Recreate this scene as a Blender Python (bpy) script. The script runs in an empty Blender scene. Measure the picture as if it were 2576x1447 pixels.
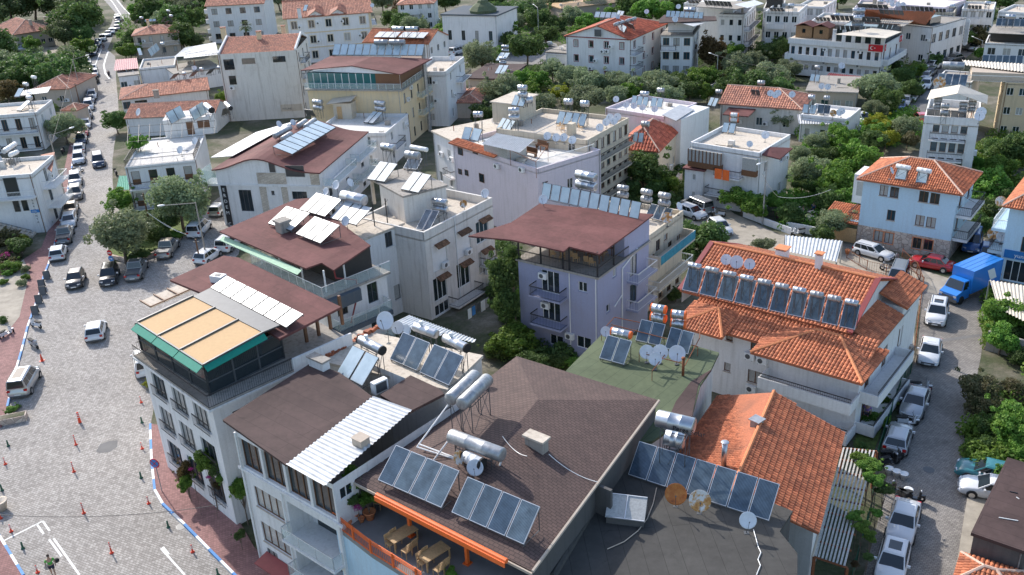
import bpy, math, random
import numpy as np
from mathutils import Vector, Matrix
# ------------------------------------------------------------------ camera, world, sun
sc = bpy.context.scene
CX, CY = 1288.0, 723.5
FPX = 3750/1.5901; TH = math.radians(25.0); RO = math.atan2(416, 8027); CH = 42.0
FW = Vector((0, math.cos(TH), -math.sin(TH))); UP = Vector((0, math.sin(TH), math.cos(TH))); RT = Vector((1, 0, 0))
cam = bpy.data.cameras.new('camera'); cam.sensor_width = 36; cam.lens = 36*FPX/2576
cam.clip_start = 1; cam.clip_end = 6000
co = bpy.data.objects.new('camera', cam); sc.collection.objects.link(co); sc.camera = co
_r = RT*math.cos(RO) - UP*math.sin(RO); _u = UP*math.cos(RO) + RT*math.sin(RO)
M3 = Matrix((_r, _u, -FW)).transposed().to_4x4(); M3.translation = Vector((0, 0, CH)); co.matrix_world = M3
SUN_EL = math.radians(36); SUN_AZ = math.radians(-35.5)      # compass style from +Y
world = bpy.data.worlds.new('World'); sc.world = world; world.use_nodes = True
nt = world.node_tree; nt.nodes.clear()
sky = nt.nodes.new('ShaderNodeTexSky'); sky.sky_type = 'NISHITA'; sky.sun_disc = False
sky.sun_elevation = SUN_EL; sky.sun_rotation = SUN_AZ; sky.air_density = 1.0; sky.dust_density = 1.6; sky.altitude = 30
bg = nt.nodes.new('ShaderNodeBackground'); bg.inputs[1].default_value = 0.15
wo = nt.nodes.new('ShaderNodeOutputWorld'); nt.links.new(sky.outputs[0], bg.inputs[0]); nt.links.new(bg.outputs[0], wo.inputs[0])
sd = Vector((math.sin(SUN_AZ)*math.cos(SUN_EL), math.cos(SUN_AZ)*math.cos(SUN_EL), math.sin(SUN_EL)))
sl = bpy.data.lights.new('sun', 'SUN'); sl.energy = 2.7; sl.angle = math.radians(0.5); sl.color = (1, .95, .89)
so = bpy.data.objects.new('sun', sl); sc.collection.objects.link(so); so.rotation_euler = sd.to_track_quat('Z', 'Y').to_euler()
sc.view_settings.view_transform = 'Standard'; sc.view_settings.look = 'None'; sc.view_settings.exposure = 0.84; sc.view_settings.gamma = 1
sc.cycles.max_bounces = 6; sc.cycles.diffuse_bounces = 4; sc.cycles.glossy_bounces = 2; sc.cycles.transparent_max_bounces = 6
sc.cycles.use_denoising = True
# ------------------------------------------------------------------ pixels -> world points
ROWY = (0, 362.2, 724.5, 1085)
def px(p):
    if len(p) == 3: return 644*(p[0] % 4)+p[1]/4, ROWY[p[0]//4]+p[2]/4
    return p
def ray(p):
    x, y = px(p); a = x-CX; b = y-CY
    return (FW*FPX + _r*a - _u*b).normalized()
def at(p, z=0.0):
    v = ray(p); return Vector((0, 0, CH)) + v*((z-CH)/v.z)
def hit(p, o, n):          # ray against a plane
    v = ray(p); return Vector((0, 0, CH)) + v*((o-Vector((0, 0, CH))).dot(n)/v.dot(n))
R = random.Random(11)
col = sc.collection
# ------------------------------------------------------------------ mesh builder
class MB:
    def __init__(s): s.v = []; s.f = []; s.m = []; s.c = None
    def q(s, pts, m=0):
        i = len(s.v); s.v += [tuple(p) for p in pts]; s.f.append(tuple(range(i, i+len(pts)))); s.m.append(m)
    def box(s, x0, x1, y0, y1, z0, z1, m=0, T=None):
        P = [(x0,y0,z0),(x1,y0,z0),(x1,y1,z0),(x0,y1,z0),(x0,y0,z1),(x1,y0,z1),(x1,y1,z1),(x0,y1,z1)]
        if T: P = [T(p) for p in P]
        i = len(s.v); s.v += [tuple(p) for p in P]
        for f in ((3,2,1,0),(4,5,6,7),(0,1,5,4),(1,2,6,5),(2,3,7,6),(3,0,4,7)):
            s.f.append(tuple(i+k for k in f)); s.m.append(m)
    def prism(s, pts, z0, z1, m=0, mtop=None, T=None):
        n = len(pts); a = 0
        for i in range(n): a += pts[i][0]*pts[(i+1)%n][1]-pts[(i+1)%n][0]*pts[i][1]
        if a < 0: pts = list(pts)[::-1]
        f0 = (lambda p: z0) if not callable(z0) else z0; f1 = (lambda p: z1) if not callable(z1) else z1
        lo = [(p[0], p[1], f0(p)) for p in pts]; hi = [(p[0], p[1], f1(p)) for p in pts]
        if T: lo = [T(p) for p in lo]; hi = [T(p) for p in hi]
        i = len(s.v); s.v += [tuple(p) for p in lo+hi]
        s.f.append(tuple(range(i+n-1, i-1, -1))); s.m.append(m)
        s.f.append(tuple(range(i+n, i+2*n))); s.m.append(m if mtop is None else mtop)
        for k in range(n): s.f.append((i+k, i+(k+1)%n, i+n+(k+1)%n, i+n+k)); s.m.append(m)
    def tube(s, a, b, r, n=8, m=0, r2=None, cap=True):
        a = Vector(a); b = Vector(b); d = (b-a).normalized(); r2 = r if r2 is None else r2
        e = d.orthogonal().normalized(); g = d.cross(e); i = len(s.v)
        for c, rr in ((a, r), (b, r2)):
            for k in range(n):
                t = 2*math.pi*k/n; s.v.append(tuple(c+e*(rr*math.cos(t))+g*(rr*math.sin(t))))
        for k in range(n): s.f.append((i+k, i+(k+1)%n, i+n+(k+1)%n, i+n+k)); s.m.append(m)
        if cap: s.f.append(tuple(range(i+n-1, i-1, -1))); s.m.append(m); s.f.append(tuple(range(i+n, i+2*n))); s.m.append(m)
    def path(s, pts, r, n=6, m=0):
        for a, b in zip(pts, pts[1:]): s.tube(a, b, r, n, m)
    def lathe(s, prof, o, ax=(0,0,1), n=12, m=0):    # prof: (radius, height)
        o = Vector(o); d = Vector(ax).normalized(); e = d.orthogonal().normalized(); g = d.cross(e); i0 = len(s.v)
        for r, h in prof:
            for k in range(n):
                t = 2*math.pi*k/n; s.v.append(tuple(o+d*h+e*(r*math.cos(t))+g*(r*math.sin(t))))
        for j in range(len(prof)-1):
            for k in range(n):
                a = i0+j*n+k; b = i0+j*n+(k+1)%n; s.f.append((a, b, b+n, a+n)); s.m.append(m)
    def mesh(s, name, mats, smooth=False):
        me = bpy.data.meshes.new(name); me.from_pydata(s.v, [], s.f)
        for m in mats: me.materials.append(m)
        if len(mats) > 1: me.polygons.foreach_set('material_index', s.m)
        if smooth: me.polygons.foreach_set('use_smooth', [True]*len(s.f))
        if s.c is not None:
            at_ = me.color_attributes.new('tint', 'FLOAT_COLOR', 'CORNER')
            cc = [];
            for f, c in zip(s.f, s.c): cc += [c, c, c, 1.0]*len(f)
            at_.data.foreach_set('color', cc)
        me.update(); return me
    def build(s, name, mats, parent=None, smooth=False):
        if not isinstance(mats, (list, tuple)): mats = [mats]
        return obj(name, s.mesh(name, mats, smooth), parent)
def obj(name, me, parent=None, loc=None, rz=0):
    o = bpy.data.objects.new(name, me); col.objects.link(o)
    if parent: o.parent = parent
    if loc is not None: o.location = loc
    if rz: o.rotation_euler = (0, 0, rz)
    return o
def thing(name, label, cat, loc=(0,0,0), rz=0, group=None):
    o = bpy.data.objects.new(name, None); col.objects.link(o); o.empty_display_size = .3
    o.location = loc; o.rotation_euler = (0, 0, rz); o['label'] = label; o['category'] = cat
    if group: o['group'] = group
    return o
def tag(o, label, cat, group=None):
    o['label'] = label; o['category'] = cat
    if group: o['group'] = group
    return o
def struct(o, kind='structure'): o['kind'] = kind; return o
ORD = ['', 'first', 'second', 'third', 'fourth', 'fifth', 'sixth', 'seventh', 'eighth', 'ninth', 'tenth', 'eleventh', 'twelfth', 'thirteenth', 'fourteenth', 'fifteenth', 'sixteenth', 'seventeenth', 'eighteenth', 'nineteenth', 'twentieth', 'twenty-first', 'twenty-second', 'twenty-third', 'twenty-fourth', 'twenty-fifth', 'twenty-sixth']
ORD += [f'{i}th' for i in range(27, 120)]
REG = []                                 # repeats whose labels are written at the end
def reg(o, what, noun, place, p): REG.append((o, what, noun, place, px(p)))
def flush():
    by = {}
    for r in REG: by.setdefault((r[2], r[3]), []).append(r)
    for (noun, place), L in by.items():
        L.sort(key=lambda r: r[4][0] if place[0] != '|' else -r[4][1]); n = len(L); pl = place.lstrip('|')
        whats = [r[1] for r in L]
        for i, r in enumerate(L):
            if n == 1 or whats.count(r[1]) == 1: t = f'{r[1]} {pl}'
            elif place[0] == '|': t = f'{r[1]}, {ORD[i+1]} from the near end {pl}'
            elif n == 2: t = f'{r[1]} {pl}, the {("left", "right")[i]} one of two'
            elif i == 0: t = f'{r[1]} {pl}, leftmost of {n}'
            elif i == n-1: t = f'{r[1]} {pl}, rightmost of {n}'
            else: t = f'{r[1]} {pl}, {ORD[i+1]} from the left'
            if len(t.replace('-', ' ').split()) > 16: t = t.replace(' from the left', ' from left').replace(', the left one of two', ', left').replace(', the right one of two', ', right').replace('white ', '', 1)
            if len(t.replace('-', ' ').split()) > 16: t = t.replace('raised ', '').replace('narrow tall ', 'tall ').replace('weathered hooded-window', 'hooded-window')
            r[0]['label'] = t
            if n > 1: r[0]['group'] = f'{noun}s {pl}'
# ------------------------------------------------------------------ materials
def nm(name):
    m = bpy.data.materials.new(name); m.use_nodes = True; t = m.node_tree
    return m, t, t.nodes['Principled BSDF'], t.links
def noise(t, scale, detail=4, rough=.6, coord='Position', dist=0):
    n = t.nodes.new('ShaderNodeTexNoise'); n.inputs['Scale'].default_value = scale; n.inputs['Detail'].default_value = detail
    n.inputs['Roughness'].default_value = rough; n.inputs['Distortion'].default_value = dist
    t.links.new(cvec(t, coord), n.inputs['Vector']); return n
def cvec(t, coord='Position'):
    if coord == 'Position':
        g = t.nodes.get('geo') or t.nodes.new('ShaderNodeNewGeometry'); g.name = 'geo'; return g.outputs['Position']
    g = t.nodes.get('tc') or t.nodes.new('ShaderNodeTexCoord'); g.name = 'tc'; return g.outputs[coord]
def ramp(t, src, stops):
    r = t.nodes.new('ShaderNodeValToRGB'); e = r.color_ramp.elements
    while len(e) < len(stops): e.new(.5)
    for k, (p, c) in enumerate(stops):
        e[k].position = p; e[k].color = (c[0], c[1], c[2], 1) if isinstance(c, (tuple, list)) else (c, c, c, 1)
    t.links.new(src, r.inputs[0]); return r.outputs[0]
def mix(t, fac, a, b, mode='MIX'):
    n = t.nodes.new('ShaderNodeMix'); n.data_type = 'RGBA'; n.blend_type = mode
    for k, v in ((0, fac), (6, a), (7, b)):
        if isinstance(v, (int, float)): n.inputs[k].default_value = v if k == 0 else (v, v, v, 1)
        elif isinstance(v, tuple): n.inputs[k].default_value = (*v, 1)
        else: t.links.new(v, n.inputs[k])
    return n.outputs[2]
def bump(t, src, bs, strength=.4, dist=.02):
    b = t.nodes.new('ShaderNodeBump'); b.inputs['Strength'].default_value = strength; b.inputs['Distance'].default_value = dist
    t.links.new(src, b.inputs['Height']); t.links.new(b.outputs[0], bs.inputs['Normal'])
def plain(name, c, rough=.6, metal=0, var=.12, scale=2.5, spec=.5, fine=0):
    m, t, bs, L = nm(name); bs.inputs['Roughness'].default_value = rough; bs.inputs['Metallic'].default_value = metal
    bs.inputs['Specular IOR Level'].default_value = spec
    n = noise(t, scale, 5, .65); k = ramp(t, n.outputs[0], [(.3, 1-var), (.7, 1+var)])
    o = mix(t, 1.0, tuple(c), k, 'MULTIPLY')
    if fine:
        n2 = noise(t, 60, 2); o = mix(t, 1.0, o, ramp(t, n2.outputs[0], [(.35, 1-fine), (.65, 1+fine)]), 'MULTIPLY')
    L.new(o, bs.inputs['Base Color']); return m
def stucco(name, c, dirt=.25, dc=(.30, .25, .19), rough=.9):
    m, t, bs, L = nm(name); bs.inputs['Roughness'].default_value = rough; bs.inputs['Specular IOR Level'].default_value = .2
    big = noise(t, .35, 6, .7, dist=.5); fine = noise(t, 7, 4, .7)
    mp = t.nodes.new('ShaderNodeMapping'); mp.inputs['Scale'].default_value = (2.2, 2.2, .18); L.new(cvec(t), mp.inputs[0])
    st = t.nodes.new('ShaderNodeTexNoise'); st.inputs['Scale'].default_value = 1.6; st.inputs['Detail'].default_value = 5; L.new(mp.outputs[0], st.inputs['Vector'])
    o = mix(t, 1.0, tuple(c), ramp(t, fine.outputs[0], [(.3, .93), (.7, 1.05)]), 'MULTIPLY')
    f1 = ramp(t, big.outputs[0], [(.5, 0), (.78, dirt)]); o = mix(t, f1, o, dc)
    f2 = ramp(t, st.outputs[0], [(.5, 0), (.72, min(1, dirt*1.15))]); o = mix(t, f2, o, (dc[0]*.9, dc[1]*.9, dc[2]*.9))
    L.new(o, bs.inputs['Base Color']); bump(t, fine.outputs[0], bs, .25, .02); return m
def brick(name, c1, c2, mortar, bw=.4, bh=.2, ms=.01, rot=0, rough=.85, off=.5, bmp=.3, stain=.2, coord='Position', var=None, spec=.3):
    m, t, bs, L = nm(name); bs.inputs['Roughness'].default_value = rough; bs.inputs['Specular IOR Level'].default_value = spec
    mp = t.nodes.new('ShaderNodeMapping'); mp.inputs['Rotation'].default_value = (0, 0, rot) if not isinstance(rot, tuple) else rot; L.new(cvec(t, coord), mp.inputs[0])
    b = t.nodes.new('ShaderNodeTexBrick'); L.new(mp.outputs[0], b.inputs['Vector']); b.offset = off
    b.inputs['Scale'].default_value = 1; b.inputs['Brick Width'].default_value = bw; b.inputs['Row Height'].default_value = bh
    b.inputs['Mortar Size'].default_value = ms; b.inputs['Mortar Smooth'].default_value = .3; b.inputs['Bias'].default_value = 0
    b.inputs['Color1'].default_value = (*c1, 1); b.inputs['Color2'].default_value = (*c2, 1); b.inputs['Mortar'].default_value = (*mortar, 1)
    n = noise(t, .25, 6, .7, dist=.3); n2 = noise(t, 2.2, 4, .7)
    o = mix(t, 1.0, b.outputs[0], ramp(t, n.outputs[0], [(.35, 1-stain), (.65, 1+stain*.6)]), 'MULTIPLY')
    o = mix(t, 1.0, o, ramp(t, n2.outputs[0], [(.35, .9), (.7, 1.08)]), 'MULTIPLY')
    n3 = noise(t, .8, 5, .75, dist=1.); o = mix(t, 1.0, o, ramp(t, n3.outputs[0], [(.58, 1), (.72, 1-stain*1.1)]), 'MULTIPLY')
    L.new(o, bs.inputs['Base Color']); bump(t, b.outputs['Fac'], bs, -bmp, .02); return m
def glass(name, c=(.02, .03, .035), rough=.06, tint=0.0):
    m, t, bs, L = nm(name); bs.inputs['Base Color'].default_value = (*c, 1); bs.inputs['Roughness'].default_value = rough
    bs.inputs['Specular IOR Level'].default_value = .9; return m
def metal(name, c, rough=.35, metallic=1.0, var=.1, scale=3):
    return plain(name, c, rough, metallic, var, scale)
MT = {}
MT['white'] = stucco('white_stucco', (.76, .75, .735), .24, (.42, .40, .36))
MT['whitedirty'] = stucco('weathered_white_stucco', (.70, .67, .62), .35, (.36, .31, .25))
MT['cream'] = stucco('cream_stucco', (.60, .53, .42), .3)
MT['pink'] = stucco('pale_pink_stucco', (.70, .62, .66), .14)
MT['lilac'] = stucco('lilac_stucco', (.34, .355, .48), .12)
MT['blue'] = stucco('pale_blue_stucco', (.50, .66, .76), .12)
MT['yellow'] = stucco('ochre_stucco', (.70, .56, .35), .3, (.45, .42, .38))
MT['paleyellow'] = stucco('sand_stucco', (.60, .48, .32), .2)
MT['concrete'] = stucco('bare_concrete', (.36, .33, .29), .5, (.16, .14, .12))
MT['roofcream'] = stucco('cream_screed', (.60, .53, .44), .5, (.33, .26, .19))  # cream is the screed's own tone, browner where dirty
MT['roofwhite'] = stucco('white_roof_screed', (.74, .71, .66), .35, (.42, .34, .26))
MT['grey'] = stucco('grey_render', (.10, .12, .14), .1)
MT['darkwall'] = stucco('dark_grey_render', (.12, .115, .11), .3, (.06, .06, .06))
MT['beigewall'] = stucco('beige_render', (.50, .42, .34), .2)
MT['stone'] = brick('cut_stone', (.62, .55, .46), (.50, .43, .35), (.38, .32, .26), .55, .28, .015, rot=(math.pi/2, 0, .4), bmp=.5)
m, t, bs, L = nm('rubble_stone'); MT['rubble'] = m; bs.inputs['Roughness'].default_value = .9
vo = t.nodes.new('ShaderNodeTexVoronoi'); vo.inputs['Scale'].default_value = 2.1; vo.feature = 'DISTANCE_TO_EDGE'; L.new(cvec(t), vo.inputs['Vector'])
v2 = t.nodes.new('ShaderNodeTexVoronoi'); v2.inputs['Scale'].default_value = 2.1; L.new(cvec(t), v2.inputs['Vector'])
o_ = mix(t, ramp(t, v2.outputs['Color'], [(.2, 0), (.8, 1)]), (.60, .50, .42), (.44, .35, .29))
L.new(mix(t, ramp(t, vo.outputs[0], [(.02, 1), (.06, 0)]), o_, (.30, .24, .2)), bs.inputs['Base Color']); bump(t, ramp(t, vo.outputs[0], [(.0, 0), (.12, 1)]), bs, .6, .04)
def tilemat(name, c, c2):
    m, t, bs, L = nm(name); bs.inputs['Roughness'].default_value = .75; bs.inputs['Specular IOR Level'].default_value = .3
    a = t.nodes.new('ShaderNodeAttribute'); a.attribute_name = 'tint'
    o = ramp(t, a.outputs['Fac'], [(0, c2), (.5, c), (1, tuple(min(1, x*1.3) for x in c))])
    n = noise(t, .6, 6, .75, dist=.6); o = mix(t, ramp(t, n.outputs[0], [(.45, 0), (.72, .6)]), o, (c2[0]*.5, c2[1]*.7, c2[2]*.9))
    n = noise(t, 9, 3); o = mix(t, 1., o, ramp(t, n.outputs[0], [(.3, .8), (.7, 1.15)]), 'MULTIPLY'); L.new(o, bs.inputs['Base Color']); return m
MT['tile'] = tilemat('orange_clay_tile', (.55, .19, .09), (.40, .13, .065))
MT['tileold'] = tilemat('old_clay_tile', (.54, .24, .155), (.38, .165, .11))
MT['tilered'] = tilemat('red_clay_tile', (.50, .13, .07), (.34, .08, .045))
MT['tilebrown'] = tilemat('brown_clay_tile', (.26, .14, .08), (.16, .085, .05))
MT['ridge'] = plain('ridge_mortar', (.62, .42, .32), .8, var=.2, scale=6)
MT['ridgeo'] = plain('ridge_tile_orange', (.66, .24, .10), .8, var=.2, scale=6)
MT['mem'] = brick('brown_roof_felt', (.165, .068, .062), (.148, .062, .056), (.10, .043, .04), 9, 1.0, .012, coord='Object', bmp=.15, stain=.26, spec=.25)
MT['memdark'] = brick('dark_brown_roof_felt', (.085, .055, .05), (.078, .05, .046), (.05, .032, .03), 8, 1.0, .02, coord='Object', bmp=.15, stain=.3, spec=.3)
MT['memgreen'] = brick('green_roof_felt', (.11, .135, .075), (.10, .125, .07), (.06, .08, .045), 7, 1.0, .02, coord='Object', bmp=.15, stain=.18)
MT['memgrey'] = brick('grey_roof_felt', (.075, .072, .066), (.068, .065, .060), (.035, .033, .03), 9, 1.0, .015, rot=1.25, coord='Object', bmp=.15, stain=.22)
m, t, bs, L = nm('scalloped_shingle'); MT['shingle'] = m; bs.inputs['Roughness'].default_value = .85
b = t.nodes.new('ShaderNodeTexBrick'); b.inputs['Scale'].default_value = 1; b.inputs['Brick Width'].default_value = .34; b.inputs['Row Height'].default_value = .2; b.inputs['Mortar Size'].default_value = .018
b.inputs['Color1'].default_value = (.118, .074, .062, 1); b.inputs['Color2'].default_value = (.09, .056, .048, 1); b.inputs['Mortar'].default_value = (.035, .022, .02, 1)
L.new(cvec(t, 'Object'), b.inputs['Vector']); n = noise(t, .5, 5, .7)
L.new(mix(t, 1., b.outputs[0], ramp(t, n.outputs[0], [(.3, .82), (.7, 1.15)]), 'MULTIPLY'), bs.inputs['Base Color']); bump(t, b.outputs['Fac'], bs, -.5, .03)
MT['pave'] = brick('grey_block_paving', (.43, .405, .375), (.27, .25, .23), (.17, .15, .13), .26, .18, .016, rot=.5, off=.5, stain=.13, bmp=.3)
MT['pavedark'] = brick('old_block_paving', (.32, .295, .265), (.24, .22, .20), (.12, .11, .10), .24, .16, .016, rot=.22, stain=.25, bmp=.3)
MT['redpave'] = brick('red_block_pavement', (.34, .18, .165), (.25, .13, .12), (.15, .09, .08), .24, .16, .012, rot=.4, stain=.2)
MT['asphalt'] = plain('asphalt', (.16, .155, .15), .9, var=.15, scale=.6, fine=.12)
MT['asphaltl'] = plain('light_asphalt', (.24, .23, .22), .9, var=.15, scale=.6, fine=.12)
m, t, bs, L = nm('ground_soil'); MT['soil'] = m; bs.inputs['Roughness'].default_value = 1
n = noise(t, .12, 8, .7, dist=.4); n2 = noise(t, 3, 5, .8)
o_ = ramp(t, n.outputs[0], [(.36, (.22, .195, .15)), (.45, (.13, .12, .08)), (.56, (.06, .075, .03)), (.72, (.15, .135, .095))])
L.new(mix(t, 1., o_, ramp(t, n2.outputs[0], [(.25, .6), (.75, 1.3)]), 'MULTIPLY'), bs.inputs['Base Color']); bump(t, n2.outputs[0], bs, .6, .1)
MT['yard'] = plain('yard_concrete', (.36, .32, .26), .95, var=.25, scale=.8, fine=.1)
MT['grass'] = plain('rough_grass', (.10, .14, .03), .95, var=.5, scale=3, fine=.3)
MT['paint'] = plain('road_paint', (.72, .72, .70), .7, var=.12, scale=6, fine=.15)
MT['kerbw'] = plain('kerb_white', (.74, .74, .74), .7, var=.1); MT['kerbb'] = plain('kerb_blue', (.05, .22, .52), .7, var=.15)
MT['wood'] = plain('brown_wood', (.16, .075, .035), .6, var=.25, scale=8); MT['woodl'] = plain('light_wood', (.52, .33, .16), .6, var=.2, scale=8)
MT['iron'] = plain('black_iron', (.025, .025, .028), .5); MT['galv'] = metal('galvanised_steel', (.50, .52, .55), .38, .9)
MT['galvold'] = metal('weathered_steel', (.38, .39, .40), .5, .7, .25, 4); MT['alu'] = plain('aluminium', (.62, .63, .64), .35, .5)
MT['rust'] = plain('rusty_steel', (.22, .075, .03), .85, var=.35, scale=7); MT['pvcw'] = plain('white_plastic', (.78, .78, .76), .4, var=.05)
MT['dgrey'] = plain('dark_grey_metal', (.10, .105, .11), .5, .2); MT['orange'] = plain('orange_paint', (.85, .16, .03), .5, var=.1)
MT['red'] = plain('red_plastic', (.75, .06, .02), .5, var=.1); MT['green'] = plain('bottle_green_plastic', (.02, .09, .05), .5)
MT['teal'] = plain('teal_canvas', (.0, .22, .15), .7, var=.12, scale=5); MT['beige'] = plain('beige_canvas', (.54, .35, .17), .8, var=.06, scale=4, fine=.05)
MT['sheet'] = plain('white_corrugated_sheet', (.56, .57, .57), .45, .1, var=.2, scale=1.5); MT['sheetgrey'] = plain('grey_sheet', (.42, .43, .44), .5, .3, var=.15, scale=1.5)
MT['sheetcream'] = plain('cream_sheet', (.62, .55, .45), .6, var=.12, scale=1.2); MT['maroon'] = plain('maroon_sheet', (.25, .04, .04), .6, var=.12)
MT['plant'] = None
MT['glass'] = glass('window_glass'); MT['glassc'] = plain('curtained_glass', (.40, .40, .38), .15, var=.2, scale=8, spec=.8)
MT['glassb'] = glass('blue_window_glass', (.03, .06, .08)); MT['tealglass'] = glass('teal_glass', (.02, .13, .13), .08)
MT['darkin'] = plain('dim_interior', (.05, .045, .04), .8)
m, t, bs, L = nm('clear_balustrade_glass'); MT['clear'] = m
bs.inputs['Base Color'].default_value = (.55, .68, .66, 1); bs.inputs['Roughness'].default_value = .05; bs.inputs['Alpha'].default_value = .35
m, t, bs, L = nm('solar_glass_blue'); MT['sol'] = m
w = t.nodes.new('ShaderNodeTexWave'); w.inputs['Scale'].default_value = 4.0; w.bands_direction = 'X'; L.new(cvec(t, 'Object'), w.inputs['Vector'])
n = noise(t, 1.5, 4); o_ = ramp(t, w.outputs[0], [(.35, (.04, .065, .095)), (.75, (.09, .125, .16))])
oi = t.nodes.new('ShaderNodeObjectInfo'); o_ = mix(t, 1., o_, ramp(t, oi.outputs['Random'], [(0, (.75, .8, .85)), (.5, (1, 1, 1)), (1, (1.5, 1.4, 1.25))]), 'MULTIPLY')
L.new(mix(t, 1., o_, ramp(t, n.outputs[0], [(.3, .7), (.7, 1.4)]), 'MULTIPLY'), bs.inputs['Base Color']); bs.inputs['Roughness'].default_value = .16; bs.inputs['Specular IOR Level'].default_value = .6
m, t, bs, L = nm('solar_glass_sky_reflection'); MT['solp'] = m  # base colour lightened to paint in the reflected sky
n = noise(t, 1.2, 4); L.new(ramp(t, n.outputs[0], [(.3, (.38, .48, .53)), (.7, (.52, .62, .66))]), bs.inputs['Base Color']); bs.inputs['Roughness'].default_value = .2; bs.inputs['Specular IOR Level'].default_value = 1.0
m, t, bs, L = nm('solar_glass_sky_glare'); MT['solw'] = m  # near-white base paints bright sky glare onto the panel glass
n = noise(t, 1.2, 4); L.new(ramp(t, n.outputs[0], [(.3, (.42, .45, .47)), (.7, (.56, .58, .60))]), bs.inputs['Base Color']); bs.inputs['Roughness'].default_value = .4; bs.inputs['Specular IOR Level'].default_value = .5
m, t, bs, L = nm('dish_rusty'); MT['dishrust'] = m; bs.inputs['Roughness'].default_value = .6
n = noise(t, 2.2, 6, .7); L.new(ramp(t, n.outputs[0], [(.42, (.68, .66, .62)), (.52, (.55, .28, .08)), (.7, (.34, .11, .02))]), bs.inputs['Base Color'])
m, t, bs, L = nm('dish_orange_rust'); MT['dishorange'] = m; bs.inputs['Roughness'].default_value = .6
n = noise(t, 3, 6, .7); L.new(ramp(t, n.outputs[0], [(.3, (.55, .22, .05)), (.55, (.42, .12, .02)), (.75, (.2, .06, .015))]), bs.inputs['Base Color'])
MT['dish'] = plain('dish_white', (.68, .70, .73), .45, var=.08); MT['carpetg'] = MT['memgrey']
# ------------------------------------------------------------------ tiles
_tiledone = [0]
def tiles(mb, poly, tw=.24, tl=.38, seed=0):
    """fill a planar convex 3-D polygon with half-barrel tiles; poly[0]->poly[1] is the eave"""
    P = [Vector(p) for p in poly]; e = (P[1]-P[0]).normalized()
    n = (P[1]-P[0]).cross(P[2]-P[1]).normalized()
    if n.z < 0: n = -n
    up = n.cross(e).normalized()
    if up.z < 0: up = -up
    Q = [((p-P[0]).dot(e), (p-P[0]).dot(up)) for p in P]
    us = [q[0] for q in Q]; vs = [q[1] for q in Q]; rr = random.Random(seed)
    hs = []
    m = len(Q); ar = sum(Q[i][0]*Q[(i+1)%m][1]-Q[(i+1)%m][0]*Q[i][1] for i in range(m))
    for i in range(m):
        (x0, y0), (x1, y1) = Q[i], Q[(i+1)%m]; s_ = 1 if ar > 0 else -1
        hs.append((-(y1-y0)*s_, (x1-x0)*s_, x0, y0))
    u0 = min(us); nu = int((max(us)-u0)/tw)+1; v0 = min(vs); nv = int((max(vs)-v0)/tl)+1
    prof = [(-.5, .012), (-.34, .055), (0, .085), (.34, .055), (.5, .012)]
    for j in range(nv):
        v = v0+(j+.5)*tl
        for i in range(nu):
            u = u0+(i+.5)*tw
            if any(a*(u-x)+b_*(v-y) < -.04*math.hypot(a, b_) for a, b_, x, y in hs): continue
            k = len(mb.v); t_ = rr.random(); sc_ = .94
            for vv, hh, ww in ((v-tl*.56, .035, 1.0), (v+tl*.5, 0, .82)):
                for du, dh in prof:
                    mb.v.append(tuple(P[0]+e*(u+du*tw*sc_*ww)+up*vv+n*(dh+hh)))
            for q in range(4): mb.f.append((k+q, k+q+1, k+q+6, k+q+5)); mb.m.append(0); mb.c.append(t_)
            mb.f.append((k+4, k+3, k+2, k+1, k)); mb.m.append(0); mb.c.append(t_*.4)
def slab(mb, poly, th, m=0, off=0.0):
    P = [Vector(p) for p in poly]; n = (P[1]-P[0]).cross(P[2]-P[1]).normalized()
    if n.z < 0: P = P[::-1]; n = -n
    k = len(mb.v); c = len(P)
    mb.v += [tuple(p+n*off) for p in P]+[tuple(p-Vector((0, 0, th))) for p in P]
    F = [tuple(range(k, k+c)), tuple(range(k+2*c-1, k+c-1, -1))]+[(k+(i+1)%c, k+i, k+c+i, k+c+(i+1)%c) for i in range(c)]
    for f in F:
        mb.f.append(f); mb.m.append(m)
        if mb.c is not None: mb.c.append(.15)
def caps(mb, segs, r=.11):
    for a, b in segs: mb.tube(a, b, r, 6)
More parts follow.
